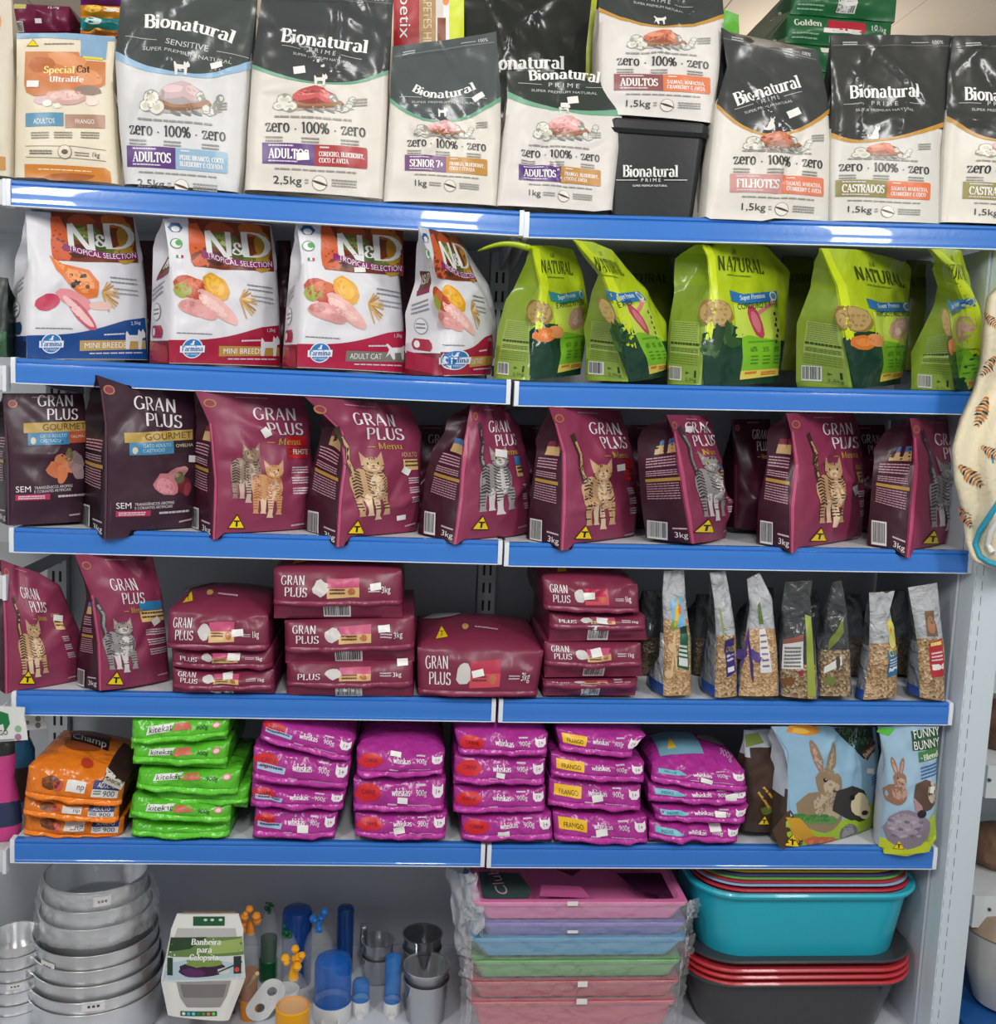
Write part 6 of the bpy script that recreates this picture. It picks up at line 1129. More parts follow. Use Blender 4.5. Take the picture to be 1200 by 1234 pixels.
def wh(style, st=None, top=False):
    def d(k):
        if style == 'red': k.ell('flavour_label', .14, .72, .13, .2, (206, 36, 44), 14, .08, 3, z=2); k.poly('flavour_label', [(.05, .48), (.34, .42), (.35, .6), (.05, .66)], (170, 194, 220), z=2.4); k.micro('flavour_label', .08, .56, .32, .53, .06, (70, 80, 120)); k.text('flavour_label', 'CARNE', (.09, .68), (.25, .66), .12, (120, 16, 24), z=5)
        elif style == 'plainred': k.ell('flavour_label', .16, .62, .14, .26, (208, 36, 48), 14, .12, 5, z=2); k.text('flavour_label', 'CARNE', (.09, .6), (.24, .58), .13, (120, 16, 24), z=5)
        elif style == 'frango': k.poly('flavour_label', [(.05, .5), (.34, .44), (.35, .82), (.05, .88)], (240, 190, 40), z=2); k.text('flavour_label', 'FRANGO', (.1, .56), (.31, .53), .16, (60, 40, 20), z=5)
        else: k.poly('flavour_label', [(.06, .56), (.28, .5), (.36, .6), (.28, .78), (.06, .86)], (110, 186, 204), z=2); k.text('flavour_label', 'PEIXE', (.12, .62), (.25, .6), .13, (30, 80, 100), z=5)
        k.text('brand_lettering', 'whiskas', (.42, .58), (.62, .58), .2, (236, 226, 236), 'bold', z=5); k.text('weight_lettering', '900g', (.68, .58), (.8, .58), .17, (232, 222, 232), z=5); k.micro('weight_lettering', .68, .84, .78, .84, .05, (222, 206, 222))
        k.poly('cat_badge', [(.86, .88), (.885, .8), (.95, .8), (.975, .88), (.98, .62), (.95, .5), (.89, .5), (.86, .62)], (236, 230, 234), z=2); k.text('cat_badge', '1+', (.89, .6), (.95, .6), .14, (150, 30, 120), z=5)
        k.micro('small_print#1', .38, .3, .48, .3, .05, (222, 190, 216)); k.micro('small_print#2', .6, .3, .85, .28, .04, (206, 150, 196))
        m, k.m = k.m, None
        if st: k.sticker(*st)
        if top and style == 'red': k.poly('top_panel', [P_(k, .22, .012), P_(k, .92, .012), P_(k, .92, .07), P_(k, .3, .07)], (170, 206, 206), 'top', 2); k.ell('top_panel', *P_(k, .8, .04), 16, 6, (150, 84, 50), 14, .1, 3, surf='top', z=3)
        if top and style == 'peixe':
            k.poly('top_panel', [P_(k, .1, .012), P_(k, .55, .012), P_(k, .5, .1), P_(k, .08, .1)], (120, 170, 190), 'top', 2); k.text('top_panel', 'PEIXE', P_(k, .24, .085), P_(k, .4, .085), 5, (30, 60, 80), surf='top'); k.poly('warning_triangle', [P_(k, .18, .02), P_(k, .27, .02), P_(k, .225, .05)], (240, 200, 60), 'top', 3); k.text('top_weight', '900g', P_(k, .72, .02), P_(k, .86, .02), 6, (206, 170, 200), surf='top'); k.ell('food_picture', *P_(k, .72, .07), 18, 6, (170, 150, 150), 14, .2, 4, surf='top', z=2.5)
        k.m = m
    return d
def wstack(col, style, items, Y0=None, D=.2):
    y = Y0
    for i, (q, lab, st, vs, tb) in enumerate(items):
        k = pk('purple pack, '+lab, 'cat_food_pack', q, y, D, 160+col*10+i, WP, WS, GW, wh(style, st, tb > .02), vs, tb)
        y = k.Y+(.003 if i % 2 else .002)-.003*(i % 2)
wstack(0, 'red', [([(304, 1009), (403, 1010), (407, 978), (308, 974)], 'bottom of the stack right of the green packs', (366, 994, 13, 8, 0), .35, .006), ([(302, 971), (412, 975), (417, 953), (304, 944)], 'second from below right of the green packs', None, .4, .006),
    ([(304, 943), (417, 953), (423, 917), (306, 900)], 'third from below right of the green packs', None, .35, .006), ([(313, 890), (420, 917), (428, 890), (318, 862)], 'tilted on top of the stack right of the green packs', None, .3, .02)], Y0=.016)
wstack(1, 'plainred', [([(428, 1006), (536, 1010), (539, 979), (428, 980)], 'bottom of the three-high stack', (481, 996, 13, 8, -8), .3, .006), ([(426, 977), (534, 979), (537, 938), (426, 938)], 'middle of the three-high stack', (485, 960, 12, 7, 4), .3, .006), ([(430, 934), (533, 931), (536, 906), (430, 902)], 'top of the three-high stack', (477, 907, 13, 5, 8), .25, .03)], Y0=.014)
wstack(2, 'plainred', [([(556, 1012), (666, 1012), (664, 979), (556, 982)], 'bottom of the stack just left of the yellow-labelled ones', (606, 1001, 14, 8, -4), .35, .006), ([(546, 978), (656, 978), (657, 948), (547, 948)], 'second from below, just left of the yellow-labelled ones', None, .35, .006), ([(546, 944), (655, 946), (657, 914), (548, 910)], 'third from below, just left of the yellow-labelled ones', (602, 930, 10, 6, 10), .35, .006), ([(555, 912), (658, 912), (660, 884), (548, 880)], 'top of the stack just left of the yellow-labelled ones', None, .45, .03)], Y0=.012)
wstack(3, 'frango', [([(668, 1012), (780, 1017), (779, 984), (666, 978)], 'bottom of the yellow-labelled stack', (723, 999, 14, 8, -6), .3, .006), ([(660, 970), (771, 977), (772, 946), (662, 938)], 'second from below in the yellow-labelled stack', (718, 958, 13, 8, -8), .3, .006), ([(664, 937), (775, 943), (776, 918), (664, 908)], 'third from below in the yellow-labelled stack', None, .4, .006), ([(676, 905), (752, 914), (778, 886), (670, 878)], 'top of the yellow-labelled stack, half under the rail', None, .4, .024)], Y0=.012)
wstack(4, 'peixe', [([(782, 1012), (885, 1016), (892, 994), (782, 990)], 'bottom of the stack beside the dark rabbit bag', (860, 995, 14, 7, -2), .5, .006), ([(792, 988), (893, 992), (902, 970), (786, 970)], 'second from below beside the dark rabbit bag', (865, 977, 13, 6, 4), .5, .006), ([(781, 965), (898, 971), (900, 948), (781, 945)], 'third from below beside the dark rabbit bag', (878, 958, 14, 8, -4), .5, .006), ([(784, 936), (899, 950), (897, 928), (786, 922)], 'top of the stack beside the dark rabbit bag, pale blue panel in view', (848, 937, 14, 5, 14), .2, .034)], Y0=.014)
# rabbit food bags
GR = 'rabbit food bags at the right of the fifth shelf'
def rabbit(k, part, cx, cy, s, c1, c2, lean=0., z0=2., fl=1):
    E_ = lambda x, y, rx, ry, c, z, rot=0., ro=.06: k.ell(part, cx+fl*x*s, cy+y*s, rx*s, ry*s, c, 18, ro, 3, fl*rot, z=z0+z)
    E_(-.1, .85, .62, .6, c1, .1); E_(.1, .7, .4, .45, c2, .2)
    E_(.14, 0, .36, .42, c1, .4); E_(.2, .14, .22, .22, c2, .5); E_(.26, .22, .06, .04, (90, 66, 60), .7); E_(.05, -.08, .06, .06, (30, 24, 22), .7); E_(.07, -.1, .018, .018, (230, 230, 230), .8)
    E_(-.12, -.72, .13, .5, c1, .3, -.25); E_(-.12, -.7, .07, .4, (206, 160, 140), .35, -.25); E_(.28, -.7, .12, .5, c1, .45, .2); E_(.28, -.68, .06, .38, c2, .5, .2)
def rb(label, L, R, T, G, Y, yaw, seed, zoneL, deco, top=None, B=()):
    k = Pack(5, L, R, Y, yaw, 2, B, T, .05, G, .024, seed, 9, .004, .5); r = thing('rabbit_food_bag', label, 'rabbit food bag', k.base(), GR)
    a, b = film((160, 192, 214), .2, .3), film((70, 58, 50), .3, .3); k.body(r, a, b, mats=[a, b, film((170, 186, 60), .22, .3), film((186, 194, 204), .2, .3)], zone=zoneL); deco(k); k.done(); return k
k = rb('dark brown rabbit food bag half hidden behind the funny bunny bag'.replace('funny bunny', 'large rabbit'), [(894, 1000), (897, 940), (897, 880)], [(935, 1001), (936, 940), (938, 878)], [], None, .05, 6, 191, lambda fr, v: 1 if v < .75 else 3, lambda k: (k.poly('rabbit_picture', [(902, 900), (926, 898), (926, 985), (902, 988)], (66, 46, 36), z=1), k.line('rabbit_picture', [(908, 950), (922, 970)], 3, (190, 150, 50), z=2), k.line('rabbit_picture', [(914, 944), (930, 962)], 3, (200, 160, 60), z=2), k.ell('rabbit_picture', 918, 972, 8, 5, (90, 110, 50), 12, .2, 3, z=2), k.warn(916, 984, 15, 13), k.poly('rabbit_picture', [(897, 885), (912, 882), (918, 893), (898, 900)], (120, 140, 60), z=2)))
def dA(k):
    k.poly('sky_panel', [(948, 905), (935, 884), (940, 876), (1054, 876), (1058, 905), (1056, 950), (1000, 1000), (950, 990)], (150, 190, 216), z=1)
    k.poly('top_panel', [(1000, 876), (1050, 876), (1052, 905), (1036, 913), (1022, 898)], (38, 58, 46), z=2); k.poly('top_panel', [(1034, 906), (1053, 892), (1053, 902), (1040, 915)], (120, 54, 40), z=2.5); k.text('top_panel', 'FUNNY', (1006, 884), (1042, 886), 9, (110, 140, 100), 'sans', z=4, up=(.25, -1)); k.text('top_panel', 'BUNNY', (1018, 896), (1050, 897), 9, (110, 140, 100), 'sans', z=4, up=(.25, -1)); k.text('top_panel', 'Delícias'.replace('í', 'i'), (1038, 912), (1054, 899), 5, (226, 210, 190), 'bold', z=6)
    k.ell('flavour_picture', 966, 879, 20, 6, (222, 146, 40), 16, .12, 3, z=2); k.ell('flavour_picture', 962, 880, 10, 3, (240, 186, 80), 12, .2, 5, z=3)
    k.poly('grass_panel', [(946, 985), (990, 990), (1056, 962), (1058, 985), (1052, 1004), (996, 1030), (948, 1024)], (164, 196, 52), z=1.4)
    k.poly('brown_panel', [(930, 1000), (950, 975), (962, 1000), (962, 1026), (950, 1026), (938, 1020)], (84, 60, 44), z=1.5)
    rabbit(k, 'rabbit_picture', 984, 940, 41, (150, 128, 100), (190, 172, 146), z0=2.); 
    for x, y, s in ((1016, 964, 1.), (1026, 972, .7)): k.ell('guinea_pig_picture', x, y, 24*s, 20*s, (56, 54, 52), 16, .1, 3, z=3.2); k.ell('guinea_pig_picture', x+12*s, y+2, 12*s, 15*s, (222, 206, 170), 14, .1, 4, z=3.4)
    k.ell('guinea_pig_picture', 1034, 976, 5, 3, (60, 46, 40), 10, z=3.6); k.ell('guinea_pig_picture', 1017, 957, 3.5, 3.5, (20, 18, 18), 10, z=3.6)
    k.ell('food_picture', 1015, 1000, 12, 12, (110, 110, 112), 14, .1, 4, z=3); k.ell('food_picture', 1013, 998, 8, 8, (150, 148, 148), 12, .2, 5, z=3.2)
    for i in range(5): k.line('food_picture', [(948+2*i, 984), (956+4*i, 1012-2*i)], 4, (208, 156, 50), z=3+.1*i); 
    for i in range(6): k.ell('food_picture', 960+6*i, 982+2*(i % 2), 8, 5, [(70, 130, 60), (100, 150, 80)][i % 2], 10, .2, i, z=2.8)
    for i in range(5): k.ell('food_picture', 972+5*i, 1010+3*(i % 2), 9, 6, [(206, 110, 60), (216, 136, 84)][i % 2], 12, .15, i, z=3+.1*i)
    k.ell('food_picture', 974, 1024, 14, 5, (190, 160, 100), 12, .2, 7, z=3)
    k.warn(952, 1011, 15, 17); k.sticker(1043, 927, 10, 6, 6); k.micro('lettering', 1044, 934, 1054, 931, 1.4, (60, 90, 150), 4, 3)
    s_ = 'left'; k.poly('side_print', [(931, 908), (944, 905), (946, 960), (932, 950)], (186, 194, 206), s_, 2)
rb('large glossy rabbit food bag with two rabbits pictured on light blue', [(948, 1026), (948, 980), (950, 930), (945, 905), (930, 876)], [(1046, 1008), (1052, 980), (1056, 930), (1054, 880)], [(990, 874)], [(926, 1014), (926, 960), (928, 915), (930, 895)], .0, 24, 192, lambda fr, v: (2 if v < .12 else 0) if fr else (1 if v < .5 else 3), dA, B=[(982, 1031)])
def dB(k):
    k.poly('top_panel', [(1096, 880), (1130, 876), (1130, 900), (1098, 903)], (40, 84, 54), z=2); k.poly('top_panel', [(1104, 904), (1130, 899), (1130, 912), (1104, 916)], (70, 130, 66), z=2); k.text('top_panel', 'FUNNY', (1099, 889), (1132, 885), 10, WH, 'sans', z=5); k.text('top_panel', 'BUNNY', (1099, 902), (1132, 898), 10, WH, 'sans', z=5); k.text('top_panel', 'Blend', (1110, 914), (1130, 910), 7, (226, 232, 214), 'bold', z=5); k.poly('green_corner', [(1058, 877), (1078, 877), (1070, 886), (1056, 882)], (90, 190, 60), z=2)
    k.micro('lettering', 1106, 922, 1128, 917, 2, (60, 100, 160), 4, 4)
    rabbit(k, 'rabbit_picture', 1078, 936, 21, (150, 112, 92), (190, 156, 136), z0=2.); 
    k.ell('guinea_pig_picture', 1112, 955, 16, 18, (92, 72, 60), 16, .1, 3, z=2.6); k.ell('guinea_pig_picture', 1120, 952, 6, 14, (200, 186, 160), 12, .1, 4, z=2.9)
    k.ell('chinchilla_picture', 1090, 995, 27, 24, (140, 128, 142), 20, .06, 5, z=3.2); k.ell('chinchilla_picture', 1086, 990, 20, 14, (164, 152, 166), 16, .1, 6, z=3.4); k.ell('chinchilla_picture', 1106, 976, 6, 5, (40, 36, 40), 12, z=3.8); k.poly('chinchilla_picture', [(1098, 972), (1096, 956), (1106, 966), (1108, 974)], (176, 140, 146), z=3.7)
    for i in range(14): k.ell('chinchilla_picture', 1070+38*((i*.41) % 1), 985+26*((i*.67) % 1), 3.5, 2, [(120, 108, 124), (180, 170, 182)][i % 2], 8, .2, i, z=3.6)
    k.poly('grass_panel', [(1060, 1008), (1116, 1012), (1124, 985), (1128, 1010), (1118, 1025), (1064, 1027), (1058, 1020)], (196, 208, 50), z=1.5); k.poly('green_corner#2', [(1114, 985), (1126, 975), (1128, 1005), (1116, 1015)], (170, 196, 60), z=1.7)
    k.warn(1080, 1014, 14, 12); k.sticker(1119, 948, 6, 8, 10)
rb('rabbit food bag with a brown rabbit sitting up, rightmost by the end post', [(1060, 1026), (1061, 990), (1064, 950), (1066, 910), (1058, 876)], [(1122, 1021), (1126, 990), (1128, 940), (1130, 876)], [(1090, 874)], None, .004, -8, 193, lambda fr, v: (2 if v < .1 else 0) if fr else 3, dB, B=[(1090, 1029)])
for i, (x0, x1, y0, lab) in enumerate(((1020, 1062, 900, 'dark bag in the shadow between the two rabbit food bags'),)):
    k = Pack(5, [(x0, 998), (x0, y0)], [(x1, 998), (x1, y0)], .2, 0, 0, D=.06, bulge=.01, seed=198, crease=4); r = thing('rabbit_food_bag', lab, 'rabbit food bag', k.base(), GR); k.body(r, film((60, 50, 46)), film((50, 42, 40))); k.done()
# things beside the left end of the fifth shelf
PK = mat((206, 70, 140), .3, 0, .02, 30)
c = at_y((-4, 1012), .04); zb = RAIL[5][0].z+.001-.012
lz = at_y((6, 1025), 0).z+.002; sc = 1/590
r = thing('shampoo_bottle', 'pink bottle cut by the left edge beside the orange packs', 'bottle', (c.x, .06, lz)); H_ = 112*sc
MB().lathe((c.x, .06, lz), [(.0, 0), (.036, 0), (.042, .008), (.044, .03), (.040, H_*.45), (.030, H_*.72), (.033, H_*.86), (.034, H_*.97), (.03, H_), (0, H_)], 40, e=(1, .7)).build('bottle_body', PK, r)
MB().lathe((c.x, .06, lz), [(.0448, .035), (.0445, .04), (.0412, H_*.42), (.0395, H_*.46)], 40, e=(1.0, .71)).build('label', mat((50, 60, 90), .3), r); MB().lathe((c.x, .06, lz+H_), [(0.031, -.004), (.032, .0), (.032, .022), (.028, .026), (0, .026)], 30, e=(1, .7)).build('cap', mat((60, 62, 66), .35), r)
c = at_y((24, 985), .2)
r = thing('shampoo_bottle', 'blue bottle with brown cap behind the pink bottle', 'bottle', (c.x, .2, lz)); H_ = .17
MB().lathe((c.x, .2, lz), [(0, 0), (.03, 0), (.034, .01), (.034, H_*.85), (.024, H_), (0, H_)], 36, e=(1, .8)).build('bottle_body', mat((50, 104, 140), .3), r); MB().lathe((c.x, .2, lz+H_), [(.02, -.002), (.022, 0), (.022, .03), (0, .032)], 24).build('cap', mat((110, 60, 40), .4), r); MB().lathe((c.x, .2, lz), [(.0345, .03), (.0345, .11)], 36, e=(1, .8)).build('label', mat((60, 42, 36), .4), r)
# two white hanging cards at the left
for i, (q, Y, lab) in enumerate((([(0-22, 895), (29, 892), (29, 853), (-22, 850)], -.02, 'white hang card with green shape and the letters GO, front one at the left edge'), ([(18, 882), (52, 878), (51, 858), (18, 858)], .05, 'white hang card with green shape behind the front card at the left edge'))):
    k = Pack(0, [q[0], q[3]], [q[1], q[2]], Y, 0, 0, D=.006, bulge=.0, seed=1, crease=0, camp=0, vt=2); r = thing('hang_card', lab, 'hang card', k.base(), 'white hang cards at the left'); k.body(r, mat((224, 226, 222), .4), None, 'card', 6, 6)
    if i == 0: k.poly('print', [(-8, 868), (-2, 856), (10, 860), (12, 872), (6, 882), (4, 872), (-2, 874), (-6, 880)], (36, 120, 66), z=1); k.text('lettering', 'GO', (-1, 886), (10, 885), 6, (40, 40, 40), 'sans', z=2); k.ell('round_mark#1', 22, 878, 4, 4, (140, 180, 150), 14, z=1); k.ell('round_mark#2', 22, 888, 4, 4, (170, 120, 150), 14, z=1); k.micro('small_print', 0, 891, 18, 890, 1.2, (120, 120, 120))
    else: k.poly('print', [(20, 862), (27, 860), (29, 872), (24, 878), (20, 876)], (36, 110, 66), z=1); k.text('lettering', 'e', (31, 873), (36, 872), 6, (40, 40, 40), 'sans', z=2); k.ell('round_mark#1', 46, 866, 3.4, 3.4, (110, 140, 120), 12, z=1); k.ell('round_mark#2', 46, 874, 3.4, 3.4, (120, 120, 120), 12, z=1)
    k.done()
    p = k.front(k.W*.5, k.H*.93); MB().tube([p+V((0, .002, 0)), p+V((0, .004, .004)), V((p.x, .39, p.z+.012))], .0016, 8).build('hook_wire', STEEL, r)
# ------------------------------------------------------------------ bottom shelf
ALU = mat((238, 240, 242), .3, .93, .0, 60); STE = mat((206, 208, 212), .16, .85); STD = mat((166, 168, 172), .2, .9)
def brushed(m, an):
    nt = m.node_tree; p = nt.nodes['Principled BSDF']; t = nt.nodes.new('ShaderNodeTangent'); t.direction_type = 'RADIAL'; t.axis = 'Z'
    p.inputs['Anisotropic'].default_value = an; p.inputs['Anisotropic Rotation'].default_value = .25; nt.links.new(t.outputs['Tangent'], p.inputs['Tangent'])
brushed(ALU, .85); brushed(STE, .6)
def on_base(p): return at_z(p, BASEZ)
def sheetlabel(r, name, c, rad, a0, a1, z0, z1, m, bars=True):
    mb = MB(); n = 8; v = []; 
    for i in range(n+1):
        a = a0+(a1-a0)*i/n; v += [V((c.x+rad*math.cos(a), c.y+rad*math.sin(a), z0)), V((c.x+rad*math.cos(a), c.y+rad*math.sin(a), z1))]
    mb.add(v, [(2*i, 2*i+2, 2*i+3, 2*i+1) for i in range(n)])
    if bars:
        v = []
        for i in range(3):
            a = a0+(a1-a0)*(.25+.2*i); b = a+(a1-a0)*.12
            k = len(mb.v); mb.v += [V((c.x+(rad+.0006)*math.cos(t), c.y+(rad+.0006)*math.sin(t), z)) for t in (a, b) for z in (z0+(z1-z0)*.35, z0+(z1-z0)*.6)]; mb.f.append((k, k+2, k+3, k+1)); mb.mi.append(1)
    mesh(name, mb.v, mb.f, [m, mat((70, 70, 72), .5)], mb.mi, r)
# tall nest of aluminium pans: rims at known heights, each pan sits in the next larger one
PC = V((at_y((114, 1150), .12).x, .14, 0))
def zpx(y, Y, x=114): return at_y((x, y), Y).z
pans = []
def fz(r_, y): return at_y((114, y), PC.y-r_).z
spec = [(1076, 60, 1100), (1100, 63, 1124), (1121, 66, 1150), (1153, 72.5, 1176), (1171, 74, 1196), (1190, 76, 1216), (1209, 79.5, 1226), (1224, 80.5, 1238)]
GPN = 'nested aluminium pans in the tall stack'
ords = ['topmost', 'second from the top', 'third from the top', 'fourth from the top', 'fourth from below', 'third from below', 'second from below', 'lowest']
sp = (2.26)/FPX
zr = [fz(s[1]*sp, s[0]) for s in spec]
for i, (y, rp, yb) in enumerate(spec):
    R_ = rp*sp; zt = zr[i]; zb = BASEZ+.0015+.0016*(len(spec)-1-i) if i >= len(spec)-1 else max(BASEZ+.002*(len(spec)-i), zt-.088)
    r = thing('aluminium_pan', 'round aluminium pan, %s in the tall nested stack' % ords[i], 'pan', (PC.x, PC.y, zb), GPN)
    rb = R_*.982; t = .0012
    MB().lathe((PC.x, PC.y, 0), [(0, zb), (rb-.006, zb), (rb, zb+.005), (R_-.001, zt-.004), (R_+.0016, zt-.003), (R_+.0022, zt-.0008), (R_+.001, zt), (R_-t, zt-.001), (rb-t, zb+.007), (rb-.008, zb+.0015), (0, zb+.0015)], 72).build('pan_body', ALU, r, auto=50)
    if i in (0, 3, 6): 
        a = {0: -1.35, 3: -2.3, 6: -1.5}[i]; zz = {0: zt-.034, 3: zt-.045, 6: zt-.02}[i]
        if zz < BASEZ: zz = BASEZ+.01
        sheetlabel(r, 'price_label', PC, R_+.0006, a, a+.32, zz, zz+.022, mat((226, 226, 222), .5))
# loose clear film round the upper pans
CLR = mat((236, 240, 244), .1, 0, .8, 40, alpha=.11, coat=.6); CLRE = mat((236, 240, 244), .1, 0, .6, 40, alpha=.3, coat=.3)
def wrapfilm(name, label, fn, nu, nv, parent=None, m=CLR):
    v = [fn(i/nu, j/nv) for j in range(nv+1) for i in range(nu+1)]; f = [(j*(nu+1)+i, j*(nu+1)+i+1, (j+1)*(nu+1)+i+1, (j+1)*(nu+1)+i) for j in range(nv) for i in range(nu)]
    o = mesh(name, v, f, m, None, parent); s = o.modifiers.new('film', 'SOLIDIFY'); s.thickness = .0003; return o
rt = next(o for o in COL.objects if o.get('label', '').startswith('round aluminium pan, topmost'))
def fpan(u, v):
    a = -2.9+3.0*u; z = zr[0]-.002-(zr[0]-zr[2]+.035)*v; R_ = .117+.017*v+.006*mnoise.noise(V((u*9, v*6, 1.)))+.006*mnoise.noise(V((u*22, v*14, 3.)))+.01*max(0, u-.75)*4*(1-abs(2*v-1)); return V((PC.x+R_*math.cos(a), PC.y+R_*math.sin(a), z))
wrapfilm('plastic_wrap', '', fpan, 70, 26, rt)
# small stack at the left edge
QC = V((at_y((0, 1150), .0).x-.002, .09, 0)); spq = 2.2/FPX
def fq(r_, y): return at_y((2, y), QC.y-r_).z
sq = [(1144, 33, 1160), (1156, 34, 1170), (1172, 35, 1184), (1186, 36, 1200), (1199, 36.5, 1214), (1214, 37.5, 1226), (1226, 38, 1236)]
for i, (y, rp, yb) in enumerate(sq):
    R_ = rp*spq; zt = fq(R_, y); zb = max(BASEZ+.0015*(len(sq)-i), zt-.05)
    r = thing('aluminium_pan', 'small aluminium pan, %s in the short stack at the left edge' % (['topmost', 'second from the top', 'third from the top', 'middle', 'third from below', 'second from below', 'lowest'][i]), 'pan', (QC.x, QC.y, zb), 'nested small aluminium pans at the left edge')
    rb = R_*.98; MB().lathe((QC.x, QC.y, 0), [(0, zb), (rb-.004, zb), (rb, zb+.004), (R_-.001, zt-.003), (R_+.0014, zt-.002), (R_+.0012, zt), (R_-.001, zt-.001), (rb-.001, zb+.005), (rb-.006, zb+.0012), (0, zb+.0012)], 60).build('pan_body', ALU, r, auto=50)
    if i == 3: sheetlabel(r, 'price_label', QC, R_+.0006, -1.5, -1.0, zt-.014, zt-.001, mat((226, 226, 222), .5))
# bird bath tub standing on end with a printed sleeve
k = Pack(0, [(206, 1224), (196, 1182), (206, 1120), (213, 1102)], [(272, 1230), (293, 1180), (293, 1120), (287, 1102)], .015, 2, 14, (), (), .055, None, .012, 201, 0, 0, vt=2)
r = thing('bird_bath', 'white plastic bird bath tub in a printed green sleeve', 'bird bath', k.base()); k.body(r, mat((226, 226, 222), .35), None, 'tub_body', 24, 28)
k.poly('tub_hollow_shade', [(213, 1180), (279, 1180), (274, 1198), (266, 1212), (226, 1212), (218, 1200)], (150, 148, 146), z=1); k.poly('tub_floor_shade', [(218, 1184), (274, 1184), (270, 1200), (222, 1200)], (118, 116, 116), z=1.5); k.poly('tub_rim', [(214, 1118), (284, 1118), (286, 1130), (210, 1130)], (182, 182, 180), z=1)  # hollow is not modelled; its shade is painted on as grey patches
SL = 'printed_sleeve'
k.poly(SL, [(206, 1129), (292, 1128), (296, 1178), (196, 1182)], (206, 214, 214), z=2); k.poly(SL, [(206, 1129), (292, 1128), (294, 1150), (202, 1152)], (98, 128, 66), z=2.3); k.poly(SL, [(206, 1129), (250, 1128), (230, 1142), (204, 1146)], (40, 66, 36), z=2.6); k.poly(SL, [(256, 1134), (292, 1130), (294, 1146), (250, 1148)], (150, 172, 96), z=2.6); k.poly(SL, [(200, 1160), (240, 1152), (292, 1160), (295, 1176), (197, 1180)], (176, 196, 206), z=2.5)
k.ell(SL, 244, 1166, 28, 10, (56, 28, 58), 18, .12, 4, z=3); k.ell(SL, 234, 1170, 14, 5, (84, 40, 88), 14, .2, 5, z=3.3); k.ell(SL, 246, 1158, 20, 6, (120, 146, 70), 16, .25, 6, z=3.4); k.ell(SL, 270, 1168, 8, 4, (200, 206, 200), 12, .2, 7, z=3.5); k.line(SL, [(262, 1170), (292, 1158)], 2, (60, 80, 60), z=3.6)
for t, x0, x1, y in (('Banheira', 231, 267, 1137), ('para', 238, 256, 1146), ('Calopsita', 229, 264, 1155)): k.text(SL, t, (x0, y), (x1, y), 7, (236, 238, 232), 'bold', z=6, up=(.12, -1))
k.rect(SL, 202, 1153, 209, 1174, (36, 60, 40), z=4); k.rect(SL, 282, 1151, 291, 1172, (40, 50, 50), z=4); k.ell(SL, 286, 1167, 3, 3, (206, 70, 60), 10, z=5); k.rect(SL, 233, 1104, 271, 1115, (28, 84, 50), z=2); [k.ell(SL, x, 1108, 2.4, 1.6, (200, 214, 206), 8, z=4) for x in (248, 256, 266)]
k.rect(SL, 218, 1217, 262, 1223, (30, 92, 58), z=2); [k.ell(SL, 222+6*i, 1220, 2.2, 2, [(220, 230, 225), (80, 170, 220), (120, 200, 230), (60, 120, 60), (120, 130, 60), (240, 120, 90), (130, 210, 90)][i], 10, z=3) for i in range(7)]
k.done()
tb = at_y((220, 1099), .13); tc = at_y((285, 1097), .13)
block('wooden_board', 'thin brown board leaning behind the white bird bath tub', 'board', tb.x, tc.x, .13, .136, BASEZ, tb.z, (126, 96, 74))
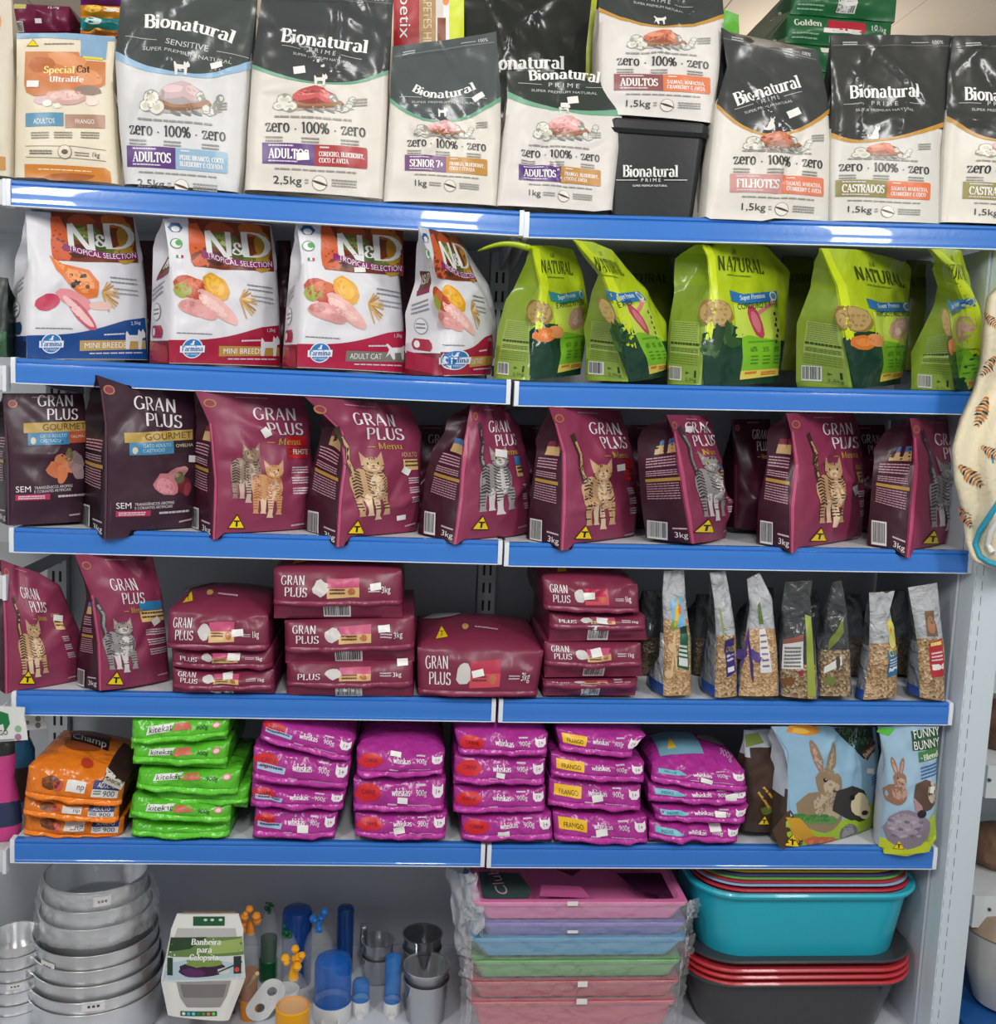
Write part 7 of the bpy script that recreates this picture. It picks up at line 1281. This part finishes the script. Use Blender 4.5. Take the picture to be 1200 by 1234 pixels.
# bird feeders and drinkers
def pos(px, Y): p = at_z(px, BASEZ); return V((p.x, p.y if Y is None else Y, BASEZ))
def hpx(c, x, y): return at_y((x, y), c.y).z
GBLUE = mat((22, 104, 200), .08, 0, 0, 10, alpha=.64, coat=.5); GBLU2 = mat((40, 130, 214), .08, 0, 0, 10, alpha=.55, coat=.5); CLEAR = mat((225, 232, 236), .05, 0, 0, 10, alpha=.13, coat=.8); WPL = mat((222, 224, 224), .3); YEL = mat((236, 166, 24), .3); YELT = mat((232, 160, 20), .15, 0, 0, 10, alpha=.82, coat=.4); GRNP = mat((14, 92, 46), .35); ORG = mat((226, 140, 40), .35); LBL = mat((46, 124, 206), .35); AMB = mat((190, 110, 30), .15, 0, 0, 10, alpha=.75, coat=.4)
def tubefeeder(label, px, top, rpx, m, base=None, cat='bird feeder', Y=None, dome=True, spout=True, lid=None):
    c = pos(px, Y); d = (c-CAM).dot(CF); R_ = rpx*d/FPX; zt = hpx(c, px[0], top); r = thing('bird_feeder', label, cat, c, 'bird feeders and drinkers on the bottom shelf'); z0 = BASEZ
    hb = 0
    if base:
        hb = R_*1.0 if R_ > .03 else R_*1.6
        bc_ = MB().lathe((c.x, c.y, 0), [(0, z0), (R_*1.02, z0), (R_*1.06, z0+.003), (R_*1.04, z0+hb), (R_*.98, z0+hb), (R_*.96, z0+hb*.6), (0, z0+hb*.6)], 36); bc = bc_.build('base_cup', base, r)
        if spout:
            q = MB(); w_ = R_*.42; q.rr([(c.x, c.y-R_*1.15, z0+.0005, w_*2, R_*.9, w_*.6), (c.x, c.y-R_*1.22, z0+hb*.42, w_*2.3, R_*1.0, w_*.7), (c.x, c.y-R_*1.22, z0+hb*.40, w_*1.9, R_*.8, w_*.6), (c.x, c.y-R_*1.15, z0+.004, w_*1.6, R_*.7, w_*.5)], True, True); q.build('drinking_spout', base, bc)
    zb = z0+hb*.62+.001 if base else z0
    pr = [(R_*.96, zb), (R_, zb+.004), (R_, zt-(R_*.5 if dome else .004))] + ([(R_*.9, zt-R_*.22), (R_*.6, zt-R_*.05), (.0, zt)] if dome else [(R_*.97, zt), (0, zt+.001)])
    MB().lathe((c.x, c.y, 0), [(0, zb)]+pr, 36).build('reservoir', m, r)
    if base: MB().lathe((c.x, c.y, 0), [(R_*1.02, z0+hb-.001), (R_*1.05, z0+hb+.002), (R_*1.02, z0+hb+.005), (R_*1.0, z0+hb+.003)], 36).build('collar', m, r)
    return r, c, R_, zt
tubefeeder('large blue bird feeder with white base, in front of the steel cups', (400, 1225), 1150, 22, GBLUE, WPL, Y=None)
tubefeeder('small blue bird drinker with white base, right of the large blue feeder', (434, 1219), 1180, 10.5, GBLU2, WPL)
tubefeeder('slim tall blue drinker tube with white base', (472, 1220), 1150, 10, GBLU2, WPL)
tubefeeder('plain dark blue tube standing at the back', (417, 1150), 1091, 10, mat((20, 70, 140), .12, 0, 0, 10, alpha=.85, coat=.4), None, Y=.3, spout=False)
rb_, cb_, Rb_, zb_ = tubefeeder('large dark blue bird feeder standing at the back, round top', (363, 1150), 1092, 18, mat((18, 70, 150), .12, 0, 0, 10, alpha=.85, coat=.4), None, Y=.26, spout=False)
def figure(r, c, z, s, m, seed=1):
    """small moulded flower / animal stopper"""
    q = MB(); rr_ = random.Random(seed)
    q.lathe((c.x, c.y, z), [(0, -.004), (s*.35, -.004), (s*.3, s*.3), (s*.2, s*.9), (0, s*.95)], 14)
    for i in range(7):
        a = rr_.uniform(0, 6.28); p = V((c.x+s*.55*math.cos(a), c.y-.2*s+s*.4*math.sin(a), z+s*rr_.uniform(.3, 1.9))); rd = s*rr_.uniform(.22, .38)
        q.lathe(p-V((0, 0, rd)), [(0, 0), (rd*.7, rd*.3), (rd, rd), (rd*.7, rd*1.7), (0, rd*2)], 10)
    q.build('stopper_figure', m, r)
def bottle(label, px, shoulder, top, rpx, mb_, mt, base=None, bh=.3, Y=None, seed=1, liquid=None):
    c = pos(px, Y); d = (c-CAM).dot(CF); R_ = rpx*d/FPX; zs = hpx(c, px[0], shoulder); zt = hpx(c, px[0], top); r = thing('bird_drinker', label, 'bird drinker', c, 'bird feeders and drinkers on the bottom shelf'); z0 = BASEZ; hh = zs-z0
    zb = z0
    if base: MB().lathe((c.x, c.y, 0), [(0, z0), (R_*1.0, z0), (R_*1.06, z0+.004), (R_*1.08, z0+hh*bh), (R_*.99, z0+hh*bh+.002), (R_*.97, z0+hh*bh-.004), (0, z0+hh*bh-.006)], 36).build('base_cup', base, r); zb = z0+hh*bh-.004
    MB().lathe((c.x, c.y, 0), [(0, zb), (R_*.95, zb), (R_, zb+.004), (R_, zs-hh*.25), (R_*.8, zs-hh*.1), (R_*.5, zs), (0, zs)], 36).build('reservoir', mb_, r)
    if liquid: MB().lathe((c.x, c.y, 0), [(0, zb+.001), (R_*.93, zb+.001), (R_*.96, zb+hh*.35), (0, zb+hh*.35)], 30).build('contents', liquid, r)
    figure(r, c, zs-.002, max(.009, (zt-zs)/1.8), mt, seed); return r, c, R_
r, c, R_ = bottle('clear drinker with yellow base and yellow animal stopper at the front', (359, 1234), 1176, 1146, 19, CLEAR, YEL, YEL, .64, Y=-.03, seed=3)
q = MB(); q.rr([(c.x+.004, c.y-R_*1.3, BASEZ+.001, R_*.9, R_*.7, R_*.3), (c.x+.004, c.y-R_*1.35, BASEZ+.03, R_*1.0, R_*.8, R_*.35), (c.x+.004, c.y-R_*1.35, BASEZ+.028, R_*.8, R_*.6, R_*.25), (c.x+.004, c.y-R_*1.3, BASEZ+.006, R_*.7, R_*.5, R_*.2)]); q.build('drinking_spout', YEL, r)
bottle('tall clear tube drinker with orange flower stopper and amber base', (311, 1182), 1122, 1096, 10, CLEAR, ORG, ORG, .22, Y=.12, seed=5, liquid=AMB)
bottle('clear tube drinker with green flower stopper behind the orange flowered one', (328, 1160), 1098, 1086, 10, CLEAR, GRNP, GRNP, .3, Y=.27, seed=7, liquid=mat((24, 80, 40), .3))
bottle('clear drinker with green figure stopper in front of the dark blue feeder', (354, 1168), 1128, 1114, 14, CLEAR, GRNP, WPL, .25, Y=.16, seed=9)
bottle('clear round drinker with light blue flower stopper', (388, 1160), 1120, 1098, 17, CLEAR, LBL, None, 0, Y=.20, seed=11)
def cup(label, px, rim, rpx, m=STE, Y=None, zb=None, handle=False, rb=.86):
    c = pos(px, Y); d = (c-CAM).dot(CF); R_ = rpx*d/FPX; c.z = BASEZ if zb is None else zb; zt = at_y((px[0], rim), c.y-R_).z; r = thing('steel_cup', label, 'steel cup', c, 'steel cups on the bottom shelf')
    MB().lathe((c.x, c.y, 0), [(0, c.z+.001), (R_*rb-.004, c.z+.001), (R_*rb, c.z+.005), (R_*.96, zt-.006), (R_*1.03, zt-.002), (R_*1.03, zt), (R_*.97, zt-.001), (R_*.94, zt-.008), (R_*rb-.002, c.z+.007), (R_*rb-.006, c.z+.003), (0, c.z+.003)], 48).build('cup_body', m, r, auto=50)
    if handle:
        q = MB(); a = V((c.x-R_*.9, c.y+R_*.4, zt-.002)); q.loft([[a+V((dx, dy, dz)) for dx, dy in ((-.009, -.001), (.009, -.001), (.009, .001), (-.009, .001))] for dz in (-.03, .0, .035)]); q.build('hook', STD, r)
    return r, c, R_, zt
_, c1, _, z1 = cup('shiny steel cup at the front right, bottom of its pair', (512, 1226), 1193, 27)
cup('shiny steel cup at the front right, sitting in the lower cup', (512, 1226), 1178, 27.5, Y=c1.y, zb=c1.z+.028, rb=.8)
_, c2, _, z2 = cup('steel cup in the middle, bottom of the pair with a hook', (454, 1180), 1160, 19)
cup('steel cup in the middle with an upright hook, on top of its pair', (454, 1180), 1142, 19.5, Y=c2.y, zb=z2-.028, handle=True)
_, c3, _, z3 = cup('dark steel cup at the back right, bottom of its pair', (506, 1166), 1152, 23, STD, Y=.2)
cup('dark steel cup at the back right, sitting in the lower one', (506, 1166), 1137, 23.5, STD, Y=.2, zb=c3.z+.02)
# clear box with white two-hole lid, wooden stick
c = pos((318, 1226), None); d = (c-CAM).dot(CF)
r = thing('seed_cup_box', 'small clear box with a white lid with two round holes', 'feeder box', c); zt = BASEZ+.062
MB().rr([(c.x, c.y+.02, BASEZ, .052, .05, .012), (c.x, c.y+.02, zt-.006, .062, .06, .014)], True, False, yaw=-.5).build('clear_box', CLEAR, r)
an = math.radians(52); ax = V((math.cos(an), 0, math.sin(an))); pc = at_y((320, 1205), c.y-.012); e1, e2 = V((math.cos(an)*.9, .1, math.sin(an))).normalized(), None
e2 = V((0, 1, .25)).cross(e1).normalized(); nn = e1.cross(e2).normalized()
def stadium(hl, rad, n=14):
    pts = [(hl+rad*math.cos(a), rad*math.sin(a)) for a in [(-.5+i/n)*math.pi for i in range(n+1)]]; return pts+[(-x, -y) for x, y in pts]
o2 = stadium(.024, .030); mb = MB()
from mathutils.geometry import delaunay_2d_cdt
holes = [[(hx+.0115*math.cos(-2*math.pi*i/18), .0115*math.sin(-2*math.pi*i/18)) for i in range(18)] for hx in (-.022, .024)]
loops = [[V((x, y, 0)) for x, y in o2]]+[[V((x, y, 0)) for x, y in h_] for h_ in holes]; flat = [p for l in loops for p in l]
ts = tessellate_polygon(loops); W_ = lambda p, t: pc+e1*p.x+e2*p.y+nn*t
n_ = len(flat); vv = [W_(p, .0015) for p in flat]+[W_(p, -.0015) for p in flat]; ff = [tuple(t) for t in ts]+[tuple(i+n_ for i in reversed(t)) for t in ts]; s0 = 0
for l in loops:
    m_ = len(l); ff += [(s0+i, s0+(i+1) % m_, n_+s0+(i+1) % m_, n_+s0+i) for i in range(m_)]; s0 += m_
fixn(mesh('lid', vv, ff, WPL, None, r, smooth=False))
a, b = on_base((285, 1206)), at_y((310, 1173), .03)
st = MB().tube([a+V((0, 0, .004)), b], .0045, 10).build('wooden_stick', mat((206, 176, 128), .6), None, loc=a); st['label'] = 'short wooden perch stick leaning beside the white bird bath tub'; st['category'] = 'wooden stick'
# wrapped plastic trays, one on another
GT = 'film-wrapped plastic trays in a stack'
def tray(label, q, col, Y, D, hollow=False, seed=1, stk=None, wrap=(1, 1)):
    BL, BR, TR, TL = [at_y(p, Y) for p in q]; zt = (TR.z+TL.z)/2; zb = (BL.z+BR.z)/2; cx = (TL.x+TR.x)/2; w1 = TR.x-TL.x; w0 = (BR.x-BL.x)
    zb = max(zb, BASEZ+.001); yc = Y+D/2; r = thing('plastic_tray', label, 'plastic tray', (cx, yc, zb), GT); m = mat(col, .28, 0, .03, 30, coat=.3)
    q_ = MB(); tl = (TR.z-TL.z)/w1
    q_.rr([(cx, yc+.004, zb, w0-.01, D-.024, .012), (cx, yc+.003, zb+.003, w0-.004, D-.018, .013), (cx, yc+.001, zt-.009, w1-.012, D-.006, .014), (cx, yc, zt-.008, w1-.002, D+.001, .015), (cx, yc, zt-.002, w1, D+.002, .015), (cx, yc, zt, w1-.004, D-.002, .015), (cx, yc, zt, w1-.03, D-.03, .02), (cx, yc, zb+.008 if hollow else zt-.012, w0-.04, D-.06, .016)], True, True)
    q_.build('tray_body', m, r, auto=35)
    def fl(u, v):      # crinkled clear film round the front
        x = cx-w1/2-.012+(w1+.024)*u; n = .006*mnoise.noise(V((u*14, v*3, seed)))+.004*mnoise.noise(V((u*40, v*6, seed*2.)))
        e = max(0, abs(2*u-1)-.94)/.06; return V((x+(.011*math.copysign(e*e, u-.5))*(.6+.6*mnoise.noise(V((v*4, seed, 0))))*(wrap[0] if u < .5 else wrap[1]), Y-.0035+.02*e+max(-.002, n)*.5-.002*(1-abs(2*v-1)), zb+.002+(zt-zb+.001)*v))
    wrapfilm('plastic_wrap', '', fl, 80, 8, r)
    for sg in (-1, 1):
        wf = wrap[0] if sg < 0 else wrap[1]
        def fe(u, v, sg=sg, wf=wf): return V((cx+sg*(w1/2-.004+(.013*wf)*u*(.7+.5*mnoise.noise(V((v*5, seed, sg))))), Y-.004+.03*u+.012*mnoise.noise(V((u*4, v*6, seed+sg))), zb+.003+(zt-zb)*(v*.95)+.010*mnoise.noise(V((u*3, v*3, seed*1.3)))*u-.006*u))
        wrapfilm('wrap_end', '', fe, 12, 10, r, CLRE)
    if stk: 
        p = at_y(stk[:2], Y-.011); hw, hh = stk[2]/2/590, stk[3]/2/590
        mesh('price_sticker', [p+V((-hw, 0, -hh)), p+V((hw, 0, -hh)), p+V((hw, 0, hh)), p+V((-hw, 0, hh))], [(0, 1, 2, 3)], mat((232, 230, 226), .5), None, r)
    return r, cx, yc, zt, w1
Yt = .0
tray('dusty red plastic tray at the bottom of the wrapped tray stack', [(572, 1240), (800, 1240), (816, 1204), (566, 1210)], (196, 84, 98), Yt-.004, .33, seed=1, stk=(701, 1207, 14, 8))
tray('dusty red plastic tray second from below in the wrapped tray stack', [(572, 1207), (806, 1204), (820, 1181), (566, 1184)], (192, 78, 90), Yt, .33, seed=2, stk=(702, 1186, 13, 8))
tray('green plastic tray in the wrapped tray stack', [(574, 1182), (808, 1180), (822, 1156), (568, 1159)], (104, 170, 92), Yt, .33, seed=3, wrap=(2, 1.4))
tray('blue plastic tray in the wrapped tray stack', [(586, 1156), (812, 1155), (828, 1130), (566, 1131)], (70, 160, 206), Yt, .33, seed=4, wrap=(2, 1.6))
tray('lilac plastic tray in the wrapped tray stack', [(584, 1131), (818, 1130), (828, 1111), (580, 1113)], (134, 124, 200), Yt, .33, seed=5, stk=(690, 1123, 14, 4))
rp, cx, yc, zt, w1 = tray('pink plastic tray on top of the wrapped stack, papers inside', [(584, 1112), (816, 1110), (830, 1088), (570, 1087)], (226, 120, 176), Yt-.004, .33, True, 6, (690, 1089, 14, 6), wrap=(2.4, 2.6))
def on_z(p, z): return at_z(p, z)
# printed sheets seen inside the top tray
def sheet(name, pts, z, col, parent): mesh(name, [on_z(p, z) for p in pts], [tuple(range(len(pts)))], mat(col, .25), None, parent, smooth=False)
zz = zt-.0105
CLRT = mat((214, 120, 170), .12, 0, .4, 20, alpha=.5, coat=.5)
sheet('printed_sheet', [(582, 1083), (636, 1083), (640, 1072), (626, 1052), (574, 1050)], zz, (62, 84, 80), rp); sheet('printed_sheet', [(742, 1052), (806, 1052), (822, 1084), (768, 1074)], zz, (66, 24, 56), rp); sheet('printed_sheet', [(652, 1066), (700, 1068), (712, 1082), (650, 1080)], zz+.0004, (206, 100, 160), rp); sheet('printed_sheet', [(670, 1048), (690, 1056), (700, 1048)], zz+.0004, (110, 30, 80), rp)
def flattext(t, p0, p1, capv, z, col, parent, font='sans'):
    gs = [glyph(c, font) for c in t]; tot = sum(g[2] for g in gs); a, b = on_z(p0, z), on_z(p1, z); d = (b-a)/tot; up = V((-d.y, d.x, 0)).normalized()*capv; x = 0; v = []; f = []
    for g in gs:
        k = len(v); v += [a+d*(x+gx)+up*gy for gx, gy in g[0]]; f += [tuple(i+k for i in q) for q in g[1]]; x += g[2]
    mesh('lettering', v, f, mat(col, .4), None, parent, smooth=False)
flattext('Club', (614, 1078), (598, 1046), .026, zz+.001, (200, 170, 190), rp)
# film tail hanging at the left of the stack
def ft(u, v): 
    a, b, c_, d_ = at_y((538, 1044), .1), at_y((574, 1050), .02), at_y((584, 1112), -.012), at_y((550, 1146), .04)
    p = a.lerp(b, u).lerp(d_.lerp(c_, u), v); return p+V((.01*mnoise.noise(V((u*5, v*5, 2.))), .018*mnoise.noise(V((u*6, v*7, 5.)))-.02*math.sin(math.pi*u), 0))
wrapfilm('plastic_wrap', '', ft, 26, 30, rp, mat((226, 232, 240), .1, 0, .5, 24, alpha=.3, coat=.3))
# basins
def basin(label, q, col, Y, D, group, rimh=.012, seed=1, rimcol=None, deep=None, r0=.10, ins=0.):
    BL, BR, TR, TL = [at_y(p, Y) for p in q]; zt = (TR.z+TL.z)/2; zb = deep if deep is not None else (BL.z+BR.z)/2; cx = (TL.x+TR.x)/2; w1 = TR.x-TL.x; w0 = BR.x-BL.x; yc = Y+D/2; zb = max(zb, BASEZ+.001)
    r = thing('plastic_basin', label, 'plastic basin', (cx, yc, zb), group); m = mat(col, .3, 0, .01, 20, coat=.2); k_ = .09
    q_ = MB(); s_ = []
    s_ += [(cx, yc, zb, w0-.05-ins, D*.76-ins, r0*.7), (cx, yc, zb+.004, w0-.02-ins, D*.81-ins, r0*.8), (cx, yc, zb+.018, w0-ins, D*.84-ins, r0*.9)]
    s_ += [(cx, yc, zt-rimh, w1-.028-ins, D-.03-ins, r0)]
    for s__ in s_: pass
    q_.rr(s_+[(cx, yc, zt-rimh+.001, w1-.004, D-.006, r0*1.05), (cx, yc, zt-rimh*.4, w1, D-.001, r0*1.06), (cx, yc, zt, w1-.008, D-.008, r0*1.03), (cx, yc, zt-.002, w1-.03-ins, D-.03-ins, r0*.98), (cx, yc, zb+.012, w0-.012-ins, D*.82-ins, r0*.8)], True, True, 10)
    q_.build('basin_body', m, r, auto=35); return r, cx, yc
GBA = 'nested plastic basins at the right of the bottom shelf'
YB = -.01
basin('large dark grey basin at the bottom right, lowest of the lower nest', [(866, 1240), (1092, 1240), (1112, 1197), (832, 1176)], (56, 56, 58), YB, .36, GBA, .008, deep=BASEZ+.001)
for i, (y, lab) in enumerate(((1192, 'lowest of the three red rims'), (1184, 'middle of the three red rims'), (1176, 'top of the three red rims'))):
    basin('red basin nested in the dark grey one, %s' % lab, [(880, y+20), (1088, y+20), (1115, y), (836, y-14)], (192, 52, 62), YB-.0005*i, .36, GBA, .0095, deep=BASEZ+.012+.012*i, ins=.02+.012*i)
basin('dark grey basin on top of the red rims, under the turquoise basin', [(880, 1190), (1088, 1190), (1116, 1166), (838, 1152)], (58, 58, 62), YB-.001, .36, GBA, .008, deep=BASEZ+.06, ins=.06)
basin('turquoise basin, largest in view, in the upper nest', [(868, 1166), (1108, 1171), (1124, 1084), (842, 1074)], (38, 178, 200), YB-.004, .36, GBA, .013)
for i, (y, c, lab) in enumerate(((1076, (184, 48, 66), 'red basin lying in the turquoise one'), (1070, (150, 184, 216), 'pale blue basin lying in the upper nest'), (1066, (186, 52, 70), 'red basin under the green rim in the upper nest'), (1062, (110, 170, 90), 'green basin in the upper nest'), (1058, (66, 70, 116), 'dark blue basin under the yellow one'), (1053, (206, 176, 44), 'yellow basin on top of the upper nest'))):
    basin(lab, [(876, y+30), (1094, y+30), (1116-2*i, y), (848, y-6)], c, YB+.012+.002*i, .34, GBA, .0085 if i == 0 else .0055, deep=at_y((1000, 1150), YB).z+.012*i, ins=.04+.012*i)
# right-hand unit: towel, wrapped pack, bowl
TW = 'cream towel with feather print and turquoise hem hanging at the right edge'
r = thing('towel', TW, 'towel', (2.12, -.06, at_y((1185, 680), -.06).z)); CRM = mat((226, 216, 186), .85, 0, .25, 40)
edge = [(1206, 340), (1188, 358), (1183, 400), (1180, 440), (1172, 470), (1156, 505), (1147, 540), (1150, 580), (1160, 620), (1163, 650), (1172, 676), (1196, 686)]
N = 60; Mv = 22; v = []; f = []; et = []
for i in range(N+1):
    t = i/N*(len(edge)-1); k_ = min(int(t), len(edge)-2); w_ = t-k_; et.append((edge[k_][0]*(1-w_)+edge[k_+1][0]*w_, edge[k_][1]*(1-w_)+edge[k_+1][1]*w_))
for i, p in enumerate(et):
    for j in range(Mv+1):
        u = j/Mv; x = p[0]+(1290-p[0])*u; Y = -.072-.035*math.sin(math.pi*min(1, u*2.2))**.6-.016*math.sin(u*16+i*.05)-.01*mnoise.noise(V((u*5, i*.12, 1.)))-.012*math.sin(i*.22)*(1-u)
        v.append(at_y((x, p[1]), Y))
for i in range(N):
    for j in range(Mv): a_ = i*(Mv+1)+j; f.append((a_, a_+Mv+1, a_+Mv+2, a_+1))
o = mesh('cloth', v, f, CRM, None, r); sm = o.modifiers.new('thick', 'SOLIDIFY'); sm.thickness = .02; sm.offset = -1
def cloth_y(p):
    ys = [q[1] for q in et]; i = min(range(len(et)), key=lambda j: abs(ys[j]-p[1])); u = max(0, min(1, (p[0]-et[i][0])/(1290-et[i][0]))); j = min(Mv-1, int(u*Mv)); w_ = u*Mv-j
    return v_cloth[i*(Mv+1)+j].y*(1-w_)+v_cloth[i*(Mv+1)+j+1].y*w_-.0022
v_cloth = list(v)
hem = [at_y(p, cloth_y(p)-.003) for p in ((1204, 604), (1192, 622), (1180, 640), (1175, 656), (1180, 670), (1192, 678), (1206, 682))]
MB().tube(hem, [.006]*7, 12).build('hem_trim', mat((52, 160, 190), .6), r)
MB().tube([at_y(p, cloth_y(p)-.003) for p in ((1206, 622), (1194, 640), (1190, 656), (1196, 666))], .006, 10).build('fringe_loop', mat((226, 226, 222), .8), r)
def feather(cx, cy, L_, an, k_):
    c, s_ = math.cos(an), math.sin(an); mb = MB(); rr_ = random.Random(k_)
    for i in range(9):
        t = i/8-.5; wd = .3*(1-abs(t)*1.3)
        for sg in (-1, 1):
            px = [(t*L_, 0), (t*L_+L_*.05, sg*.0), (t*L_+.14*L_, sg*wd*L_*rr_.uniform(.8, 1.2)), (t*L_+.03*L_, sg*wd*L_*.7)]
            pts = [at_y(q_, cloth_y(q_)) for q_ in [(cx+x*c-y*s_, cy+x*s_+y*c) for x, y in px]]; mb.add(pts, [(0, 1, 2, 3)], 0 if (i+sg) % 3 else 1)
    mesh('feather_print', mb.v, mb.f, [mat((190, 110, 40), .8), mat((50, 44, 44), .8)], mb.mi, r, smooth=False)
for q in ((1184, 494, 34, 1.9, 1), (1193, 545, 26, .6, 2), (1168, 572, 34, .75, 3), (1162, 622, 26, 1.0, 4), (1192, 440, 26, 2.2, 5), (1193, 385, 22, .8, 6)): feather(*q)
mesh('turquoise_print', [at_y(p, cloth_y(p)) for p in ((1194, 548), (1206, 545), (1206, 560), (1196, 558))], [(0, 1, 2, 3)], mat((30, 150, 180), .8), None, r)
top_ = at_y((1206, 340), -.06); MB().tube([V((2.13, .1, top_.z+.012)), V((2.13, -.0, top_.z+.006)), V((2.15, -.05, top_.z-.002))], .005, 10).build('hook', STEEL, r)
c = at_y((1203, 918), .14); q_ = MB(); r = thing('wrapped_pack', 'brown wrapped pack cut by the right edge, on the white shelf', 'wrapped pack', (c.x, c.y, ZA)); h_ = at_y((1196, 850), .12).z-ZA
q_.rr([(c.x+.02, c.y+.05, ZA+.001, .1, .12, .04), (c.x+.02, c.y+.05, ZA+h_*.2, .13, .16, .06), (c.x+.02, c.y+.05, ZA+h_*.7, .12, .15, .055), (c.x+.02, c.y+.05, ZA+h_, .05, .06, .02)]); q_.build('pack_body', mat((96, 66, 50), .3, 0, .3, 20, mottle=.4), r)
c = at_y((1214, 1150), .02); zp = -.0435; r = thing('steel_bowl', 'wrapped white and steel bowl at the right edge on the blue plinth', 'bowl', (c.x+.02, .06, zp)); zt = at_y((1190, 1105), .02).z; h_ = zt-zp
MB().lathe((c.x+.03, .06, zp), [(0, .001), (.05, .001), (.07, .01), (.1, h_*.45), (.112, h_*.8), (.114, h_*.82), (.11, h_*.84), (.09, h_*.5), (0, .02)], 48).build('bowl_body', mat((206, 204, 198), .25, .3), r); MB().lathe((c.x+.03, .06, zp), [(.113, h_*.8), (.115, h_*.82), (.09, h_*.98), (.0, h_)], 48).build('lid', mat((150, 132, 112), .3, .2), r)
c = at_y((1200, 1010), .14); r = thing('wrapped_pack', 'brown round pack under the upper white shelf at the right edge', 'wrapped pack', (c.x+.04, .2, ZB)); MB().lathe((c.x+.045, .2, ZB), [(0, .001), (.05, .001), (.08, .03), (.07, .08), (.03, .1), (0, .1)], 36).build('pack_body', mat((120, 90, 70), .4, 0, .3, 20, mottle=.3), r)
